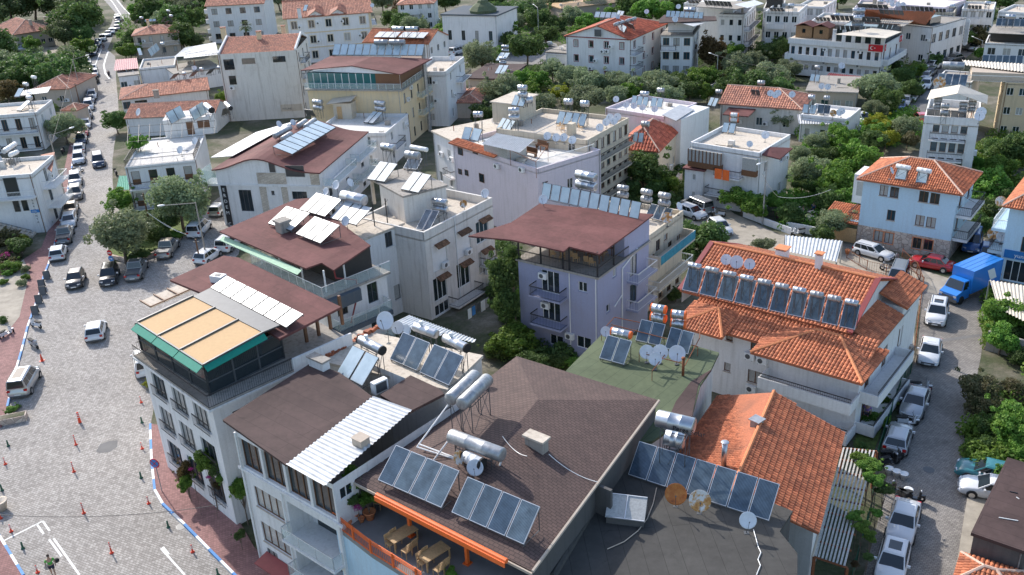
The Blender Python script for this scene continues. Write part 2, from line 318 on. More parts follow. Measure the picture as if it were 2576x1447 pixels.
# ------------------------------------------------------------------ building
class Bld:
    def __init__(s, name, label, A, B, C, z, wall, cat='building', D=None, snap=None):
        a = at(A, z); b = at(B, z); s.z = z; s.W = (b-a).length; u = (b-a).normalized(); v = Vector((-u.y, u.x, 0)); s.u = u; s.v = v
        s.D = D if D else abs((at(C, z)-a).dot(v)); s.a = Vector((a.x, a.y, 0)); s.ang = math.atan2(u.y, u.x)
        s.e = thing(name, label, cat, (a.x, a.y, 0), s.ang); s.wall = wall; s.op = {k: [] for k in 'FRLB'}; s.kn = label; s.z0 = {}
        s.nw = 0
    def w2l(s, p): d = Vector(p)-s.a; return Vector((d.dot(s.u), d.dot(s.v), p[2]))
    def l2w(s, p): return s.a+s.u*p[0]+s.v*p[1]+Vector((0, 0, p[2]))
    def l(s, p, z=None): z = s.z if z is None else z; return s.w2l(at(p, z))
    def T(s, F):
        W, D = s.W, s.D
        return {'F': lambda p: (p[0], -p[1], p[2]), 'R': lambda p: (W+p[1], p[0], p[2]), 'L': lambda p: (-p[1], D-p[0], p[2]), 'B': lambda p: (W-p[0], D+p[1], p[2])}[F]
    def len(s, F): return s.W if F in 'FB' else s.D
    def fp(s, F, p, n=0):       # pixel -> (s,z) on face, n metres proud
        T = s.T(F); o = s.l2w(T((0, n, 0))); o1 = s.l2w(T((1, n, 0))); d = o1-o; nn = Vector((d.y, -d.x, 0)); h = hit(p, o, nn)
        return (h-o).dot(d), h.z
    def win(s, F, r, st='w', dep=.14, zz=None):
        """r: metres (s0,z0,s1,z1)"""
        s0, z0, s1, z1 = r; Lf = s.len(F)
        s0 = max(.12, s0); s1 = min(Lf-.12, s1); z0 = max(.05, z0); z1 = min(s.z-.12, z1)
        if s1-s0 < .2 or z1-z0 < .2: return
        for o in s.op[F]:
            if o[0] < s1+.04 and o[2] > s0-.04 and o[1] < z1+.04 and o[3] > z0-.04: return
        s.op[F].append((s0, z0, s1, z1, dep)); T = s.T(F); s.nw += 1
        fr = {'w': MT['pvcw'], 'b': MT['wood'], 'd': MT['dgrey'], 'D': MT['wood'], 's': MT['pvcw'], 'l': None, 'W': MT['pvcw']}[st[0]]
        if st[0] == 'l':         # loggia: deep recess with a glazed door at its back and a railing
            m = MB(); m.q([T(p) for p in ((s0, -dep, z0), (s1, -dep, z0), (s1, -dep, z1), (s0, -dep, z1))]); m.build('loggia_wall', s.wall, s.e)
            w_ = min(3.4, (s1-s0)*.75); c_ = (s0+s1)/2
            g = MB(); g.box(c_-w_/2, c_+w_/2, -dep+.02, -dep+.06, z0+.02, min(z1-.25, z0+2.0), 0, T); g.build('balcony_door', MT['glass'], s.e)
            if len(st) > 1: s.rail(F, s0, s1, z0, 0, st[1], ret=False)
            return
        b = .055; m = MB(); n0, n1 = -dep+.0, -dep+.06
        if st[0] == 's':         # closed roller shutter
            m.box(s0, s1, n0, n1, z0, z1, 0, T); k = z0+.1
            while k < z1-.05: m.box(s0+.03, s1-.03, n1, n1+.012, k, k+.05, 0, T); k += .12
            m.build('shutter', fr, s.e); return
        m.box(s0, s1, n0, n1, z0, z0+b, 0, T); m.box(s0, s1, n0, n1, z1-b, z1, 0, T)
        m.box(s0, s0+b, n0, n1, z0+b, z1-b, 0, T); m.box(s1-b, s1, n0, n1, z0+b, z1-b, 0, T)
        k = int((s1-s0)/.85) if st[0] != 'D' else 0
        for i in range(1, k+1): c = s0+(s1-s0)*i/(k+1); m.box(c-.03, c+.03, n0, n1, z0+b, z1-b, 0, T)
        if st[0] == 'D': m.box(s0+b, s1-b, n0, n0+.03, z0+b, z0+(z1-z0)*.4, 0, T)
        nmn = 'door' if st[0] == 'D' or z1-z0 > 1.9 else 'window'
        o = m.build(nmn, fr, s.e)
        g = MB(); g.box(s0+b, s1-b, n0-.02, n0+.015, z0+b, z1-b, 0, T)
        gm = R.choice([MT['glass'], MT['glass'], MT['glass'], MT['glassb'], MT['glassc'], MT['glassc']]) if 'g' not in st else MT['glass']
        g.build('pane', gm, o)
        if 't' in st:            # coloured surround, proud of the wall
            h = MB(); e_ = .1
            h.box(s0-e_, s1+e_, 0, .04, z1, z1+e_, 0, T); h.box(s0-e_, s1+e_, 0, .04, z0-e_, z0, 0, T)
            h.box(s0-e_, s0, 0, .04, z0, z1, 0, T); h.box(s1, s1+e_, 0, .04, z0, z1, 0, T); h.build('surround', s.trim, o)
        elif nmn == 'window' and 'n' not in st:
            h = MB(); h.box(s0-.06, s1+.06, .0, .07, z0-.06, z0, 0, T); h.build('sill', MT['beigewall'] if st[0] == 'b' else s.wall, o)
        if 'r' in st: s.rail(F, s0-.1, s1+.1, z0, .18, 'i', 0.95)
        if 'h' in st:            # little tiled hood
            h = MB(); h.c = []; z_ = z1+.15
            P = [T(p) for p in ((s0-.2, .42, z_-.05), (s1+.2, .42, z_-.05), (s1+.2, .0, z_+.3), (s0-.2, .0, z_+.3))]
            slab(h, P, .06); tiles(h, P, .2, .25, s.nw); h.build('window_hood', MT['tileold'], s.e)
    def wpx(s, F, rects, st='w', k=None, dep=.14):
        for r in rects:
            p0 = (k, r[0], r[1]) if k is not None else (r[0], r[1]); p1 = (k, r[2], r[3]) if k is not None else (r[2], r[3])
            a = s.fp(F, p0); b = s.fp(F, p1); s.win(F, (min(a[0], b[0]), min(a[1], b[1]), max(a[0], b[0]), max(a[1], b[1])), st, dep)
    def grid(s, F, nf, nc, w=1.0, h=1.25, st='w', sill=.95, top=None, skip=(), m0=0, m1=0, z0=0):
        top = top or s.z; fh = (top-z0)/nf; L_ = s.len(F)-m0-m1
        for i in range(nf):
            for j in range(nc):
                if (i, j) in skip: continue
                c = m0+L_*(j+.5)/nc; s.win(F, (c-w/2, z0+i*fh+sill, c+w/2, z0+i*fh+sill+h), st)
    def rail(s, F, s0, s1, z, n, kind='i', h=.95, ret=True, d=0, parent=None):
        """railing on a face line n metres proud; kind i iron, g glass, p parapet, w white iron"""
        T = s.T(F); m = MB(); mt = {'i': MT['iron'], 'w': MT['pvcw'], 'g': MT['clear'], 'p': s.wall, 'o': MT['orange'], 'a': MT['alu']}[kind]
        segs = [((s0, n), (s1, n))]
        if ret and n-d > .25: segs += [((s0, d), (s0, n)), ((s1, n), (s1, d))]
        for (a0, b0), (a1, b1) in segs:
            if kind == 'p':
                x0, x1 = sorted((a0, a1)); y0, y1 = sorted((b0, b1)); 
                if x1-x0 < .01: x0 -= .06; x1 += .06; y1 -= .062
                if y1-y0 < .01: y0 -= .06; y1 += .06; x0 -= .062; x1 += .062
                m.box(x0, x1, y0, y1, z, z+h, 0, T)
            elif kind == 'g':
                m.q([T(p) for p in ((a0, b0, z+.06), (a1, b1, z+.06), (a1, b1, z+h-.03), (a0, b0, z+h-.03))])
            else:
                A_ = T((a0, b0, 0)); B_ = T((a1, b1, 0)); L_ = math.hypot(A_[0]-B_[0], A_[1]-B_[1]); k = max(2, int(L_/.16))
                for zz in (z+.08, z+h*.93, z+h): m.tube((A_[0], A_[1], zz), (B_[0], B_[1], zz), .02 if zz < z+h else .03, 4)
                for i in range(k+1):
                    f_ = i/k; x = A_[0]+(B_[0]-A_[0])*f_; y = A_[1]+(B_[1]-A_[1])*f_; m.tube((x, y, z), (x, y, z+h), .011, 4, cap=False)
        o = m.build('railing', mt, parent or s.e)
        if kind == 'g':
            r2 = MB()
            for (a0, b0), (a1, b1) in segs:
                r2.tube(T((a0, b0, z+h)), T((a1, b1, z+h)), .03, 5); k = max(1, int(math.hypot(a1-a0, b1-b0)/1.2))
                for i in range(k+1): q = T((a0+(a1-a0)*i/k, b0+(b1-b0)*i/k, z)); r2.tube(q, (q[0], q[1], z+h), .02, 4)
            r2.build('handrail', MT['alu'], o)
    def balc(s, F, s0, s1, z, d=1.2, kind='i', th=.16, h=.95, mt=None):
        T = s.T(F); m = MB(); m.box(s0, s1, .005, d, z-th, z, 0, T); o = m.build('balcony', mt or s.wall, s.e)
        if kind == 'p': s.rail(F, s0, s1, z-th-.01, d-.0, 'p', h+th, parent=o)
        else: s.rail(F, s0+.05, s1-.05, z, d-.06, kind, h, parent=o)
        return o
    def walls(s, base=None, faces='FRLB'):
        m = MB()
        for F in faces:
            T = s.T(F); L_ = s.len(F); O = s.op[F]
            xs = sorted({0, L_}|{o[0] for o in O}|{o[2] for o in O}); zs = sorted({-.3, s.z}|{o[1] for o in O}|{o[3] for o in O})
            for j in range(len(zs)-1):
                zc = (zs[j]+zs[j+1])/2; i = 0
                while i < len(xs)-1:
                    def solid(i): xc = (xs[i]+xs[i+1])/2; return not any(o[0] < xc < o[2] and o[1] < zc < o[3] for o in O)
                    if not solid(i): i += 1; continue
                    k = i
                    while k+1 < len(xs)-1 and solid(k+1): k += 1
                    m.q([T(p) for p in ((xs[i], 0, zs[j]), (xs[k+1], 0, zs[j]), (xs[k+1], 0, zs[j+1]), (xs[i], 0, zs[j+1]))]); i = k+1
            for (a, z0, b, z1, dp) in O:
                for P in (((a, 0, z0), (b, 0, z0), (b, -dp, z0), (a, -dp, z0)), ((a, -dp, z1), (b, -dp, z1), (b, 0, z1), (a, 0, z1)), ((a, 0, z0), (a, -dp, z0), (a, -dp, z1), (a, 0, z1)), ((b, -dp, z0), (b, 0, z0), (b, 0, z1), (b, -dp, z1))):
                    m.q([T(p) for p in P])
        m.build('wall', s.wall, s.e)
    def flat(s, par=.6, mt='roofwhite', th=.2, over=0):
        z = s.z; m = MB(); m.box(.0, s.W, .0, s.D, z-par-.15, z-par, 0) if par > 0 else m.box(-over, s.W+over, -over, s.D+over, z, z+.22, 0)
        m.build('roof', MT[mt], s.e)
        if par > 0:
            m = MB(); W, D = s.W, s.D
            m.box(0, W, .003, th, z-par, z+.004); m.box(0, W, D-th, D-.003, z-par, z+.004); m.box(.003, th, th, D-th, z-par, z+.004); m.box(W-th, W-.003, th, D-th, z-par, z+.004)
            m.build('parapet', s.wall, s.e)
    def deck(s, pts, z, th=.16, mt='mem', name='roof', zt=None):
        """flat or tilted slab from pixels; each pt (pixel, z) or pixel"""
        P = [s.l(p, z) if not isinstance(p[0], tuple) else s.l(p[0], p[1]) for p in pts]
        m = MB(); slab(m, P, th); return m.build(name, MT[mt], s.e)
    def tri(s, polys, th=.14, mt='mem', name='roof'):
        """several facets: list of lists of (pixel,z)"""
        m = MB()
        for pl in polys: slab(m, [s.l(p, z) for p, z in pl], th)
        return m.build(name, MT[mt], s.e)
    def hip(s, rise=1.8, over=.5, mt='tile', tw=.26, z=None, rect=None, gable='', ridge='ridge', axis=None, soff=True):
        z = s.z if z is None else z; x0, x1, y0, y1 = rect or (0, s.W, 0, s.D); x0 -= over; x1 += over; y0 -= over; y1 += over
        lx, ly = x1-x0, y1-y0; zr = z+rise; m = MB(); m.c = []; z_ = z-.02
        if axis is None: axis = 'x' if lx >= ly else 'y'
        c = (x0+x1)/2 if axis == 'y' else (y0+y1)/2; h = (lx if axis == 'y' else ly)/2
        if axis == 'x':
            xa = x0 if 'L' in gable else x0+h; xb = x1 if 'R' in gable else x1-h
            if xa > xb: xa = xb = (x0+x1)/2
            r0, r1 = (xa, c, zr), (xb, c, zr)
            pl = [[(x0, y0, z_), (x1, y0, z_), r1, r0], [(x1, y1, z_), (x0, y1, z_), r0, r1]]
            if 'L' not in gable: pl.append([(x0, y1, z_), (x0, y0, z_), r0])
            if 'R' not in gable: pl.append([(x1, y0, z_), (x1, y1, z_), r1])
            sg = [(r0, r1)]+([((x0, y0, z_), r0), ((x0, y1, z_), r0)] if 'L' not in gable else [])+([((x1, y0, z_), r1), ((x1, y1, z_), r1)] if 'R' not in gable else [])
            gf = [((x0+over, y0+over, z), (x0+over, c, zr-.1), (x0+over, y1-over, z)) if 'L' in gable else None, ((x1-over, y0+over, z), (x1-over, c, zr-.1), (x1-over, y1-over, z)) if 'R' in gable else None]
        else:
            ya = y0 if 'F' in gable else y0+h; yb = y1 if 'B' in gable else y1-h
            if ya > yb: ya = yb = (y0+y1)/2
            r0, r1 = (c, ya, zr), (c, yb, zr)
            pl = [[(x0, y1, z_), (x0, y0, z_), r0, r1], [(x1, y0, z_), (x1, y1, z_), r1, r0]]
            if 'F' not in gable: pl.append([(x0, y0, z_), (x1, y0, z_), r0])
            if 'B' not in gable: pl.append([(x1, y1, z_), (x0, y1, z_), r1])
            sg = [(r0, r1)]+([((x0, y0, z_), r0), ((x1, y0, z_), r0)] if 'F' not in gable else [])+([((x0, y1, z_), r1), ((x1, y1, z_), r1)] if 'B' not in gable else [])
            gf = [((x0+over, y0+over, z), (c, y0+over, zr-.1), (x1-over, y0+over, z)) if 'F' in gable else None, ((x0+over, y1-over, z), (c, y1-over, zr-.1), (x1-over, y1-over, z)) if 'B' in gable else None]
        for i, p in enumerate(pl):
            slab(m, p, .12)
            if mt.startswith('tile'): tiles(m, p, tw, tw*1.5, i)
        if not mt.startswith('tile'): m.c = None
        o = m.build('roof', MT[mt], s.e)
        if mt.startswith('tile'):
            m = MB(); caps(m, [(Vector(a)+Vector((0, 0, .05)), Vector(b)+Vector((0, 0, .05))) for a, b in sg]); m.build('ridge_cap', MT[ridge], o)
        if any(gf):
            m = MB()
            for g in gf:
                if g: m.q(g)
            m.build('gable_wall', s.wall, s.e)
        return o
def corr(mb, P, pitch=.25, amp=.035, seg=4):
    """corrugated sheet between four corners P0,P1 (eave) P2,P3 (top); ribs run up the slope"""
    P = [Vector(p) for p in P]; n = (P[1]-P[0]).cross(P[3]-P[0]).normalized(); 
    if n.z < 0: n = -n
    L_ = (P[1]-P[0]).length; k = max(4, int(L_/pitch*seg)); i0 = len(mb.v)
    for i in range(k+1):
        f_ = i/k; h = n*(amp*(1 if (i % seg) < seg/2 else -1)); a = P[0].lerp(P[1], f_)+h; b = P[3].lerp(P[2], f_)+h; mb.v += [tuple(a), tuple(b)]
    for i in range(k): mb.f.append((i0+2*i, i0+2*i+2, i0+2*i+3, i0+2*i+1)); mb.m.append(0)
# ------------------------------------------------------------------ roof props
MESHC = {}
def cached(key, fn):
    if key not in MESHC: MESHC[key] = fn()
    return MESHC[key]
SOLW = {'sol': 'dark blue', 'solp': 'sky-lightened', 'solw': 'glare-whitened'}
def solar(bl, br, tl, n, z, place, kind='sol', h=1.1, dmax=2.4, legs=True, what=None):
    a = at(bl, z+.18); b = at(br, z+.18); t = at(tl, z+.18+h); L_ = (b-a).length; e = (b-a).normalized(); y = Vector((-e.y, e.x, 0)); d = (t-a).dot(y)
    if d < 0: a, b = b, a; e = -e; y = -y; d = -d
    d = min(dmax, max(.5, d)); sl_ = math.hypot(d, h); tilt = math.atan2(h, d)
    o = thing('solar_panel_array', '', 'solar panels', (a.x, a.y, z), math.atan2(e.y, e.x))
    pw = L_/n-(.07 if kind == 'sol' else .12)
    def mk():
        m = MB(); m.box(0, pw, 0, sl_, -.05, .03, 1); m.box(.035, pw-.035, .035, sl_-.035, .0301, .034, 0); return m.mesh('panel', [MT[kind], MT['alu'] if kind == 'sol' else MT['dgrey']])
    me = mk()
    for i in range(n):
        p = obj('panel', me, o, (i*L_/n+.035, 0, .2)); p.rotation_euler = (tilt, 0, 0)
    m = MB()
    for i in range(0, n+1, max(1, n//3)):
        x = min(max(i*L_/n, .1), L_-.1); m.tube((x, d-.05, .12+h), (x, d-.05, -.02), .03, 4); m.tube((x, .05, .17), (x, .05, -.02), .03, 4); m.tube((x, .05, .04), (x, d-.05, .04), .025, 4)
    m.tube((0, d*.97, .1+h*.97), (L_, d*.97, .1+h*.97), .03, 4); m.tube((0, .06, .1), (L_, .06, .1), .03, 4)
    m.build('frame', MT['dgrey'], o)
    reg(o, what or f'{SOLW[kind]} {["", "one", "two", "three", "four", "five", "six", "seven", "eight", "nine", "ten", "eleven", "twelve"][n]}-panel solar rack', 'solar rack', place, bl); return o
def tank(a, b, z, hh, r, place, kind='galv', stack=1, capm=None, what=None, stand=True, dome=False):
    A = at(a, z+hh); B = at(b, z+hh); L_ = (B-A).length
    if L_ > 4.5: B = A+(B-A)*(4.5/L_); L_ = 4.5
    e = (B-A).normalized(); o = thing('water_tank', '', 'water tank', (A.x, A.y, z), math.atan2(e.y, e.x))
    for k in range(stack):
        c = hh-k*(2*r+.12); m = MB(); m.lathe([(0, -.06), (r*.6, -.05), (r*.95, -.01), (r, .03), (r, L_*.33), (r*1.012, L_*.335), (r*1.012, L_*.345), (r, L_*.35), (r, L_*.66), (r*1.012, L_*.665), (r*1.012, L_*.675), (r, L_*.68), (r, L_-.03), (r*.95, L_+.01), (r*.6, L_+.05), (0, L_+.06)], (0, 0, c), (1, 0, 0), 16)
        tk = m.build('tank', MT[kind], o, True)
        if capm:
            m = MB(); m.lathe([(r*1.02, -.08), (r*1.02, .04)], (0, 0, c), (1, 0, 0), 16); m.lathe([(0, -.1), (r*.7, -.1), (r*1.02, -.08)], (0, 0, c), (1, 0, 0), 16); m.build('end_cap', MT[capm], tk); m = MB()
            m.lathe([(r*1.02, L_-.04), (r*1.02, L_+.08), (r*.7, L_+.1), (0, L_+.1)], (0, 0, c), (1, 0, 0), 16); m.build('end_cap', MT[capm], tk)
        if dome: m = MB(); m.lathe([(.12, 0), (.12, .22), (.16, .22), (.14, .32), (0, .34)], (L_*.3, 0, c+r-.04), (0, 0, 1), 10); m.build('filler_neck', MT['pvcw'], tk)
    if stand:
        m = MB(); w_ = r*.8; bot = hh-(stack-1)*(2*r+.12)-r
        for x in (L_*.15, L_*.85):
            for y in (-w_, w_): m.tube((x, y, -.02), (x, y, hh-(.1 if stack == 1 else r*.3)), .028, 4)
            m.tube((x, -w_, bot), (x, w_, bot), .025, 4)
            if bot > .5: m.tube((x, -w_, 0), (x, w_, bot), .018, 4)
            if stack > 1: m.tube((x, -w_, hh-r-.03), (x, w_, hh-r-.03), .025, 4)
        for y in (-w_, w_): m.tube((L_*.15, y, bot), (L_*.85, y, bot), .025, 4)
        if bot > .5: m.tube((L_*.15, -w_, 0), (L_*.85, -w_, bot), .018, 4)
        m.build('stand', MT['dgrey'], o)
    nm_ = {'galv': 'bright galvanised', 'galvold': 'weathered grey', 'pvcw': 'white'}[kind]
    reg(o, what or (f'{nm_} raised water tank{" with orange ends" if capm == "orange" else ""}' if stack == 1 else f'two stacked {nm_} tanks{" with orange ends" if capm == "orange" else ""}'), 'water tank', place, a); return o
def dish(c, z, place, d=.85, az=None, el=28, hh=.95, kind='dish', what=None):
    A = at(c, z+hh); az = az if az is not None else R.uniform(-25, 20)     # 0 faces the viewer (-Y), positive to the right
    o = thing('satellite_dish', '', 'satellite dish', (A.x, A.y, z), math.radians(az))
    def mk():
        m = MB(); r = .5; T = Matrix.Rotation(math.radians(90-el), 3, 'X'); pr = [(0, 0), (.15, .006), (.3, .03), (.42, .065), (.5, .095)]
        m.lathe(pr+[(.5, .085), (.3, .012), (0, -.02)], (0, 0, 0), (0, 0, 1), 20); m.v = [tuple(T @ Vector(v)) for v in m.v]; return m
    me = cached(('dish', el, kind), lambda: mk().mesh('reflector', [MT[kind]], True)); p = obj('reflector', me, o, (0, 0, hh)); p.scale = (d, d, d)
    def mk2():
        m = MB(); T = Matrix.Rotation(math.radians(90-el), 3, 'X'); f_ = T @ Vector((0, 0, .55)); lo = T @ Vector((0, -.48, .08))
        m.tube(lo, f_+Vector((0, 0, -.06)), .014, 4); m.tube(f_+Vector((0, 0, -.05)), f_+T @ Vector((0, 0, .1)), .035, 6); m.tube((0, .1, -.1), (0, .1, -.2), .03, 5); return m
    q = obj('feed_arm', cached(('arm', el), lambda: mk2().mesh('feed_arm', [MT['dgrey']])), o, (0, 0, hh)); q.scale = (d, d, d)
    m = MB(); m.tube((0, .08*d, -.02), (0, .08*d, hh), .025, 5); m.box(-.14, .14, -.06, .22, -.02, .02); m.build('mast', MT['dgrey'], o)
    reg(o, what or ('rusty satellite dish' if kind[:5] != 'dish' or kind != 'dish' else 'white satellite dish'), 'satellite dish', place, c); return o
def _ac():
    m = MB(); m.box(-.42, .42, 0, .32, 0, .58); return m.mesh('casing', [MT['pvcw']])
def _fan():
    m = MB(); m.lathe([(0, .012), (.05, .016), (.2, .01), (.22, .0)], (-.1, -.002, .29), (0, -1, 0), 14); return m.mesh('fan_grille', [MT['dgrey']])
def ac(b, F, p, place=None, n=.06):
    s_, z_ = b.fp(F, p, .3); q = b.T(F)((s_, n+.32, 0)); w = b.l2w(q); th_ = {'F': 0, 'R': math.pi/2, 'L': -math.pi/2, 'B': math.pi}[F]+b.ang
    o = thing('air_conditioner', '', 'air conditioner', (w.x, w.y, z_-.29), th_)
    obj('casing', cached('ac', _ac), o); obj('fan_grille', cached('fan', _fan), o)
    m = MB(); m.box(-.3, -.26, 0, .32+n, -.05, -.001); m.box(.26, .3, 0, .32+n, -.05, -.001); m.build('bracket', MT['dgrey'], o)
    reg(o, 'white air conditioner', 'air conditioner', place or b.kn2, p)
def acs(b, F, k, L_): [ac(b, F, (k, x, y)) for x, y in L_]
def chimney(b, p, z, w=.6, d=.6, h=1.1, mt='white', cap='concrete', roof=None):
    q = b.l(p, z); m = MB(); m.box(q.x-w/2, q.x+w/2, q.y-d/2, q.y+d/2, z-.5, z+h)
    o = m.build('chimney', MT[mt], roof or b.e)
    m = MB(); m.box(q.x-w/2-.1, q.x+w/2+.1, q.y-d/2-.1, q.y+d/2+.1, z+h+.12, z+h+.2)
    for sx in (-1, 1):
        for sy in (-1, 1): m.box(q.x+sx*(w/2-.08)-.05, q.x+sx*(w/2-.08)+.05, q.y+sy*(d/2-.08)-.05, q.y+sy*(d/2-.08)+.05, z+h-.005, z+h+.13)
    m.build('chimney_cap', MT[cap], o) if roof is None else m.build('chimney_cap', MT[cap], roof)
# ------------------------------------------------------------------ vehicles
def paint(name, c, met=.0, rough=.28):
    m, t, bs, L = nm(name); bs.inputs['Base Color'].default_value = (*c, 1); bs.inputs['Roughness'].default_value = rough; bs.inputs['Metallic'].default_value = met
    bs.inputs['Coat Weight'].default_value = .8; bs.inputs['Coat Roughness'].default_value = .05; return m
CP = {'white': paint('white_car_paint', (.66, .67, .68)), 'silver': paint('silver_car_paint', (.42, .43, .44), .6), 'grey': paint('grey_car_paint', (.14, .145, .15), .5), 'black': paint('black_car_paint', (.014, .015, .018)),
      'blue': paint('blue_car_paint', (.02, .10, .30)), 'navy': paint('navy_car_paint', (.03, .05, .09), .3), 'red': paint('red_car_paint', (.42, .015, .02)), 'beige': paint('champagne_car_paint', (.34, .30, .25), .5),
      'green': paint('teal_car_paint', (.03, .18, .20)), 'truck': paint('bright_blue_truck_paint', (.02, .20, .62))}
MT['tyre'] = plain('tyre_rubber', (.02, .02, .02), .8); MT['rim'] = metal('alloy_rim', (.55, .55, .56), .3, .8)
MT['lampw'] = glass('headlamp_glass', (.55, .57, .6), .1); MT['lampr'] = glass('tail_lamp_red', (.45, .01, .01), .15); MT['plate'] = plain('number_plate', (.7, .7, .68), .5)
MT['cglass'] = glass('tinted_car_glass', (.012, .018, .022), .03)
KIND = { # L, W, belt z, roof z, cabin base y0,y1, roof y0,y1 (fractions from rear), hood z, tail z
 'hatch': (4.0, 1.8, .92, 1.47, .03, .74, .12, .55, .82, .90), 'sedan': (4.5, 1.8, .92, 1.45, .14, .74, .27, .57, .80, .95), 'suv': (4.4, 1.86, 1.0, 1.66, .02, .74, .09, .58, .98, 1.0),
 'van': (4.7, 1.86, 1.08, 1.86, .01, .80, .03, .62, .98, 1.1), 'wagon': (4.4, 1.7, .88, 1.42, .02, .72, .06, .54, .82, .9), 'pickup': (5.2, 1.88, 1.08, 1.78, .34, .74, .38, .6, 1.0, 1.02)}
def car_meshes(kind):
    L_, W_, zb, zr, c0, c1, r0, r1, zh, zt = KIND[kind]; w = W_/2; Y = lambda f_: (f_-.5)*L_
    st = [(0, .78, .42, .40), (.015, .88, .30, zt*.72), (.05, .95, .24, zt*.97), (c0+.04, .985, .22, max(zt, zb-.02) if c0 < .1 else zt), (.35, 1, .2, zb if kind != 'pickup' else zt), (.6, 1, .2, zb), (c1, .985, .2, zb), (c1+(1-c1)*.5, .97, .2, (zh+zb)/2+.0), (.93, .93, .22, zh*.96), (.975, .86, .26, zh*.78), (1, .72, .38, .45)]
    st.sort(); m = MB(); ring = []
    for f_, ws, z0, z1 in st:
        hw = w*ws; i = len(m.v); pts = [(-.5*hw, z0), (-.92*hw, z0+.04), (-hw, z0+.2*(z1-z0)+.02), (-hw*.995, z0+.6*(z1-z0)), (-hw*.95, z1-.05), (-hw*.86, z1), (0, z1+.035), (hw*.86, z1), (hw*.95, z1-.05), (hw*.995, z0+.6*(z1-z0)), (hw, z0+.2*(z1-z0)+.02), (.92*hw, z0+.04), (.5*hw, z0)]
        m.v += [(x, Y(f_), z) for x, z in pts]; ring.append((i, len(pts)))
    for (i, n), (j, _) in zip(ring, ring[1:]):
        for k in range(n): m.f.append((i+k, i+(k+1)%n, j+(k+1)%n, j+k)); m.m.append(0)
    m.f.append(tuple(ring[0][0]+k for k in range(ring[0][1]))); m.f.append(tuple(ring[-1][0]+k for k in range(ring[-1][1]))[::-1]); m.m += [0, 0]
    gw, tw = w*.9, w*.70
    def fr(y0, y1, t0, t1, g): # greenhouse with a rounded roof
        i = len(m.v); lv = [(y0, y1, gw, zb-.03), (t0-.0, t1+.02, tw+.04, zr-.07), (t0+.10, t1-.08, tw-.05, zr-.01), (t0+.3, t1-.28, tw*.5, zr+.015)]
        for a, b, hw, z in lv: m.v += [(-hw, a, z), (hw, a, z), (hw, b, z), (-hw, b, z)]
        for l in range(3):
            for k in range(4): m.f.append((i+4*l+k, i+4*l+(k+1)%4, i+4*l+4+(k+1)%4, i+4*l+4+k)); m.m.append(0)
        m.f.append((i+12, i+13, i+14, i+15)); m.m.append(0)
    y0, y1, t0, t1 = Y(c0), Y(c1), Y(r0), Y(r1); fr(y0, y1, t0, t1, 0); zt_ = zr-.07; zb_ = zb-.03
    body = m
    g = MB()
    def pt(fy, fz, side, off=.012):     # point on a side of the greenhouse; fy along, fz up
        hw = gw+(tw+.04-gw)*fz; ya = y0+(t0-y0)*fz; yb = y1+(t1+.02-y1)*fz; return (side*(hw+off), ya+(yb-ya)*fy, zb_+(zt_-zb_)*fz)
    for sd_ in (-1, 1):
        for a, b in ((.05, .30), (.33, .60), (.63, .93)) if kind not in ('pickup',) else ((.08, .42), (.47, .92)):
            P = [pt(a, .1, sd_), pt(b, .1, sd_), pt(b, .93, sd_), pt(a, .93, sd_)]; g.q(P if sd_ > 0 else P[::-1])
    def en(fz, fx, front, off=.014):
        hw = gw+(tw+.04-gw)*fz; y = (y1+(t1+.02-y1)*fz+off) if front else (y0+(t0-y0)*fz-off); return (fx*hw, y, zb_+(zt_-zb_)*fz+off*.6)
    g.q([en(.08, .9, 1), en(.08, -.9, 1), en(.97, -.9, 1), en(.97, .9, 1)]); g.q([en(.12, -.88, 0), en(.12, .88, 0), en(.95, .88, 0), en(.95, -.88, 0)])
    d = MB()       # dark trim: arches, sills, grille
    for yy in (Y(.18), Y(.80)):
        for sx in (-1, 1): d.lathe([(0, 0), (.37, 0), (.37, .02)], (sx*(w-.012), yy, .36), (sx, 0, 0), 16)
    d.box(-w*.6, w*.6, Y(.99)-.04, Y(.99)+.045, .34, .56); d.box(-w*.7, w*.7, Y(0)-.02, Y(.02), .26, .42)
    if kind == 'pickup': d.box(-w*.78, w*.78, Y(.03), Y(.32), zt-.02, zt+.045)
    if kind in ('suv', 'van', 'wagon'):
        for sx in (-1, 1): d.tube((sx*tw*.93, t0+.15, zr+.03), (sx*tw*.93, t1-.25, zr+.03), .022, 5)
    return body, g, d
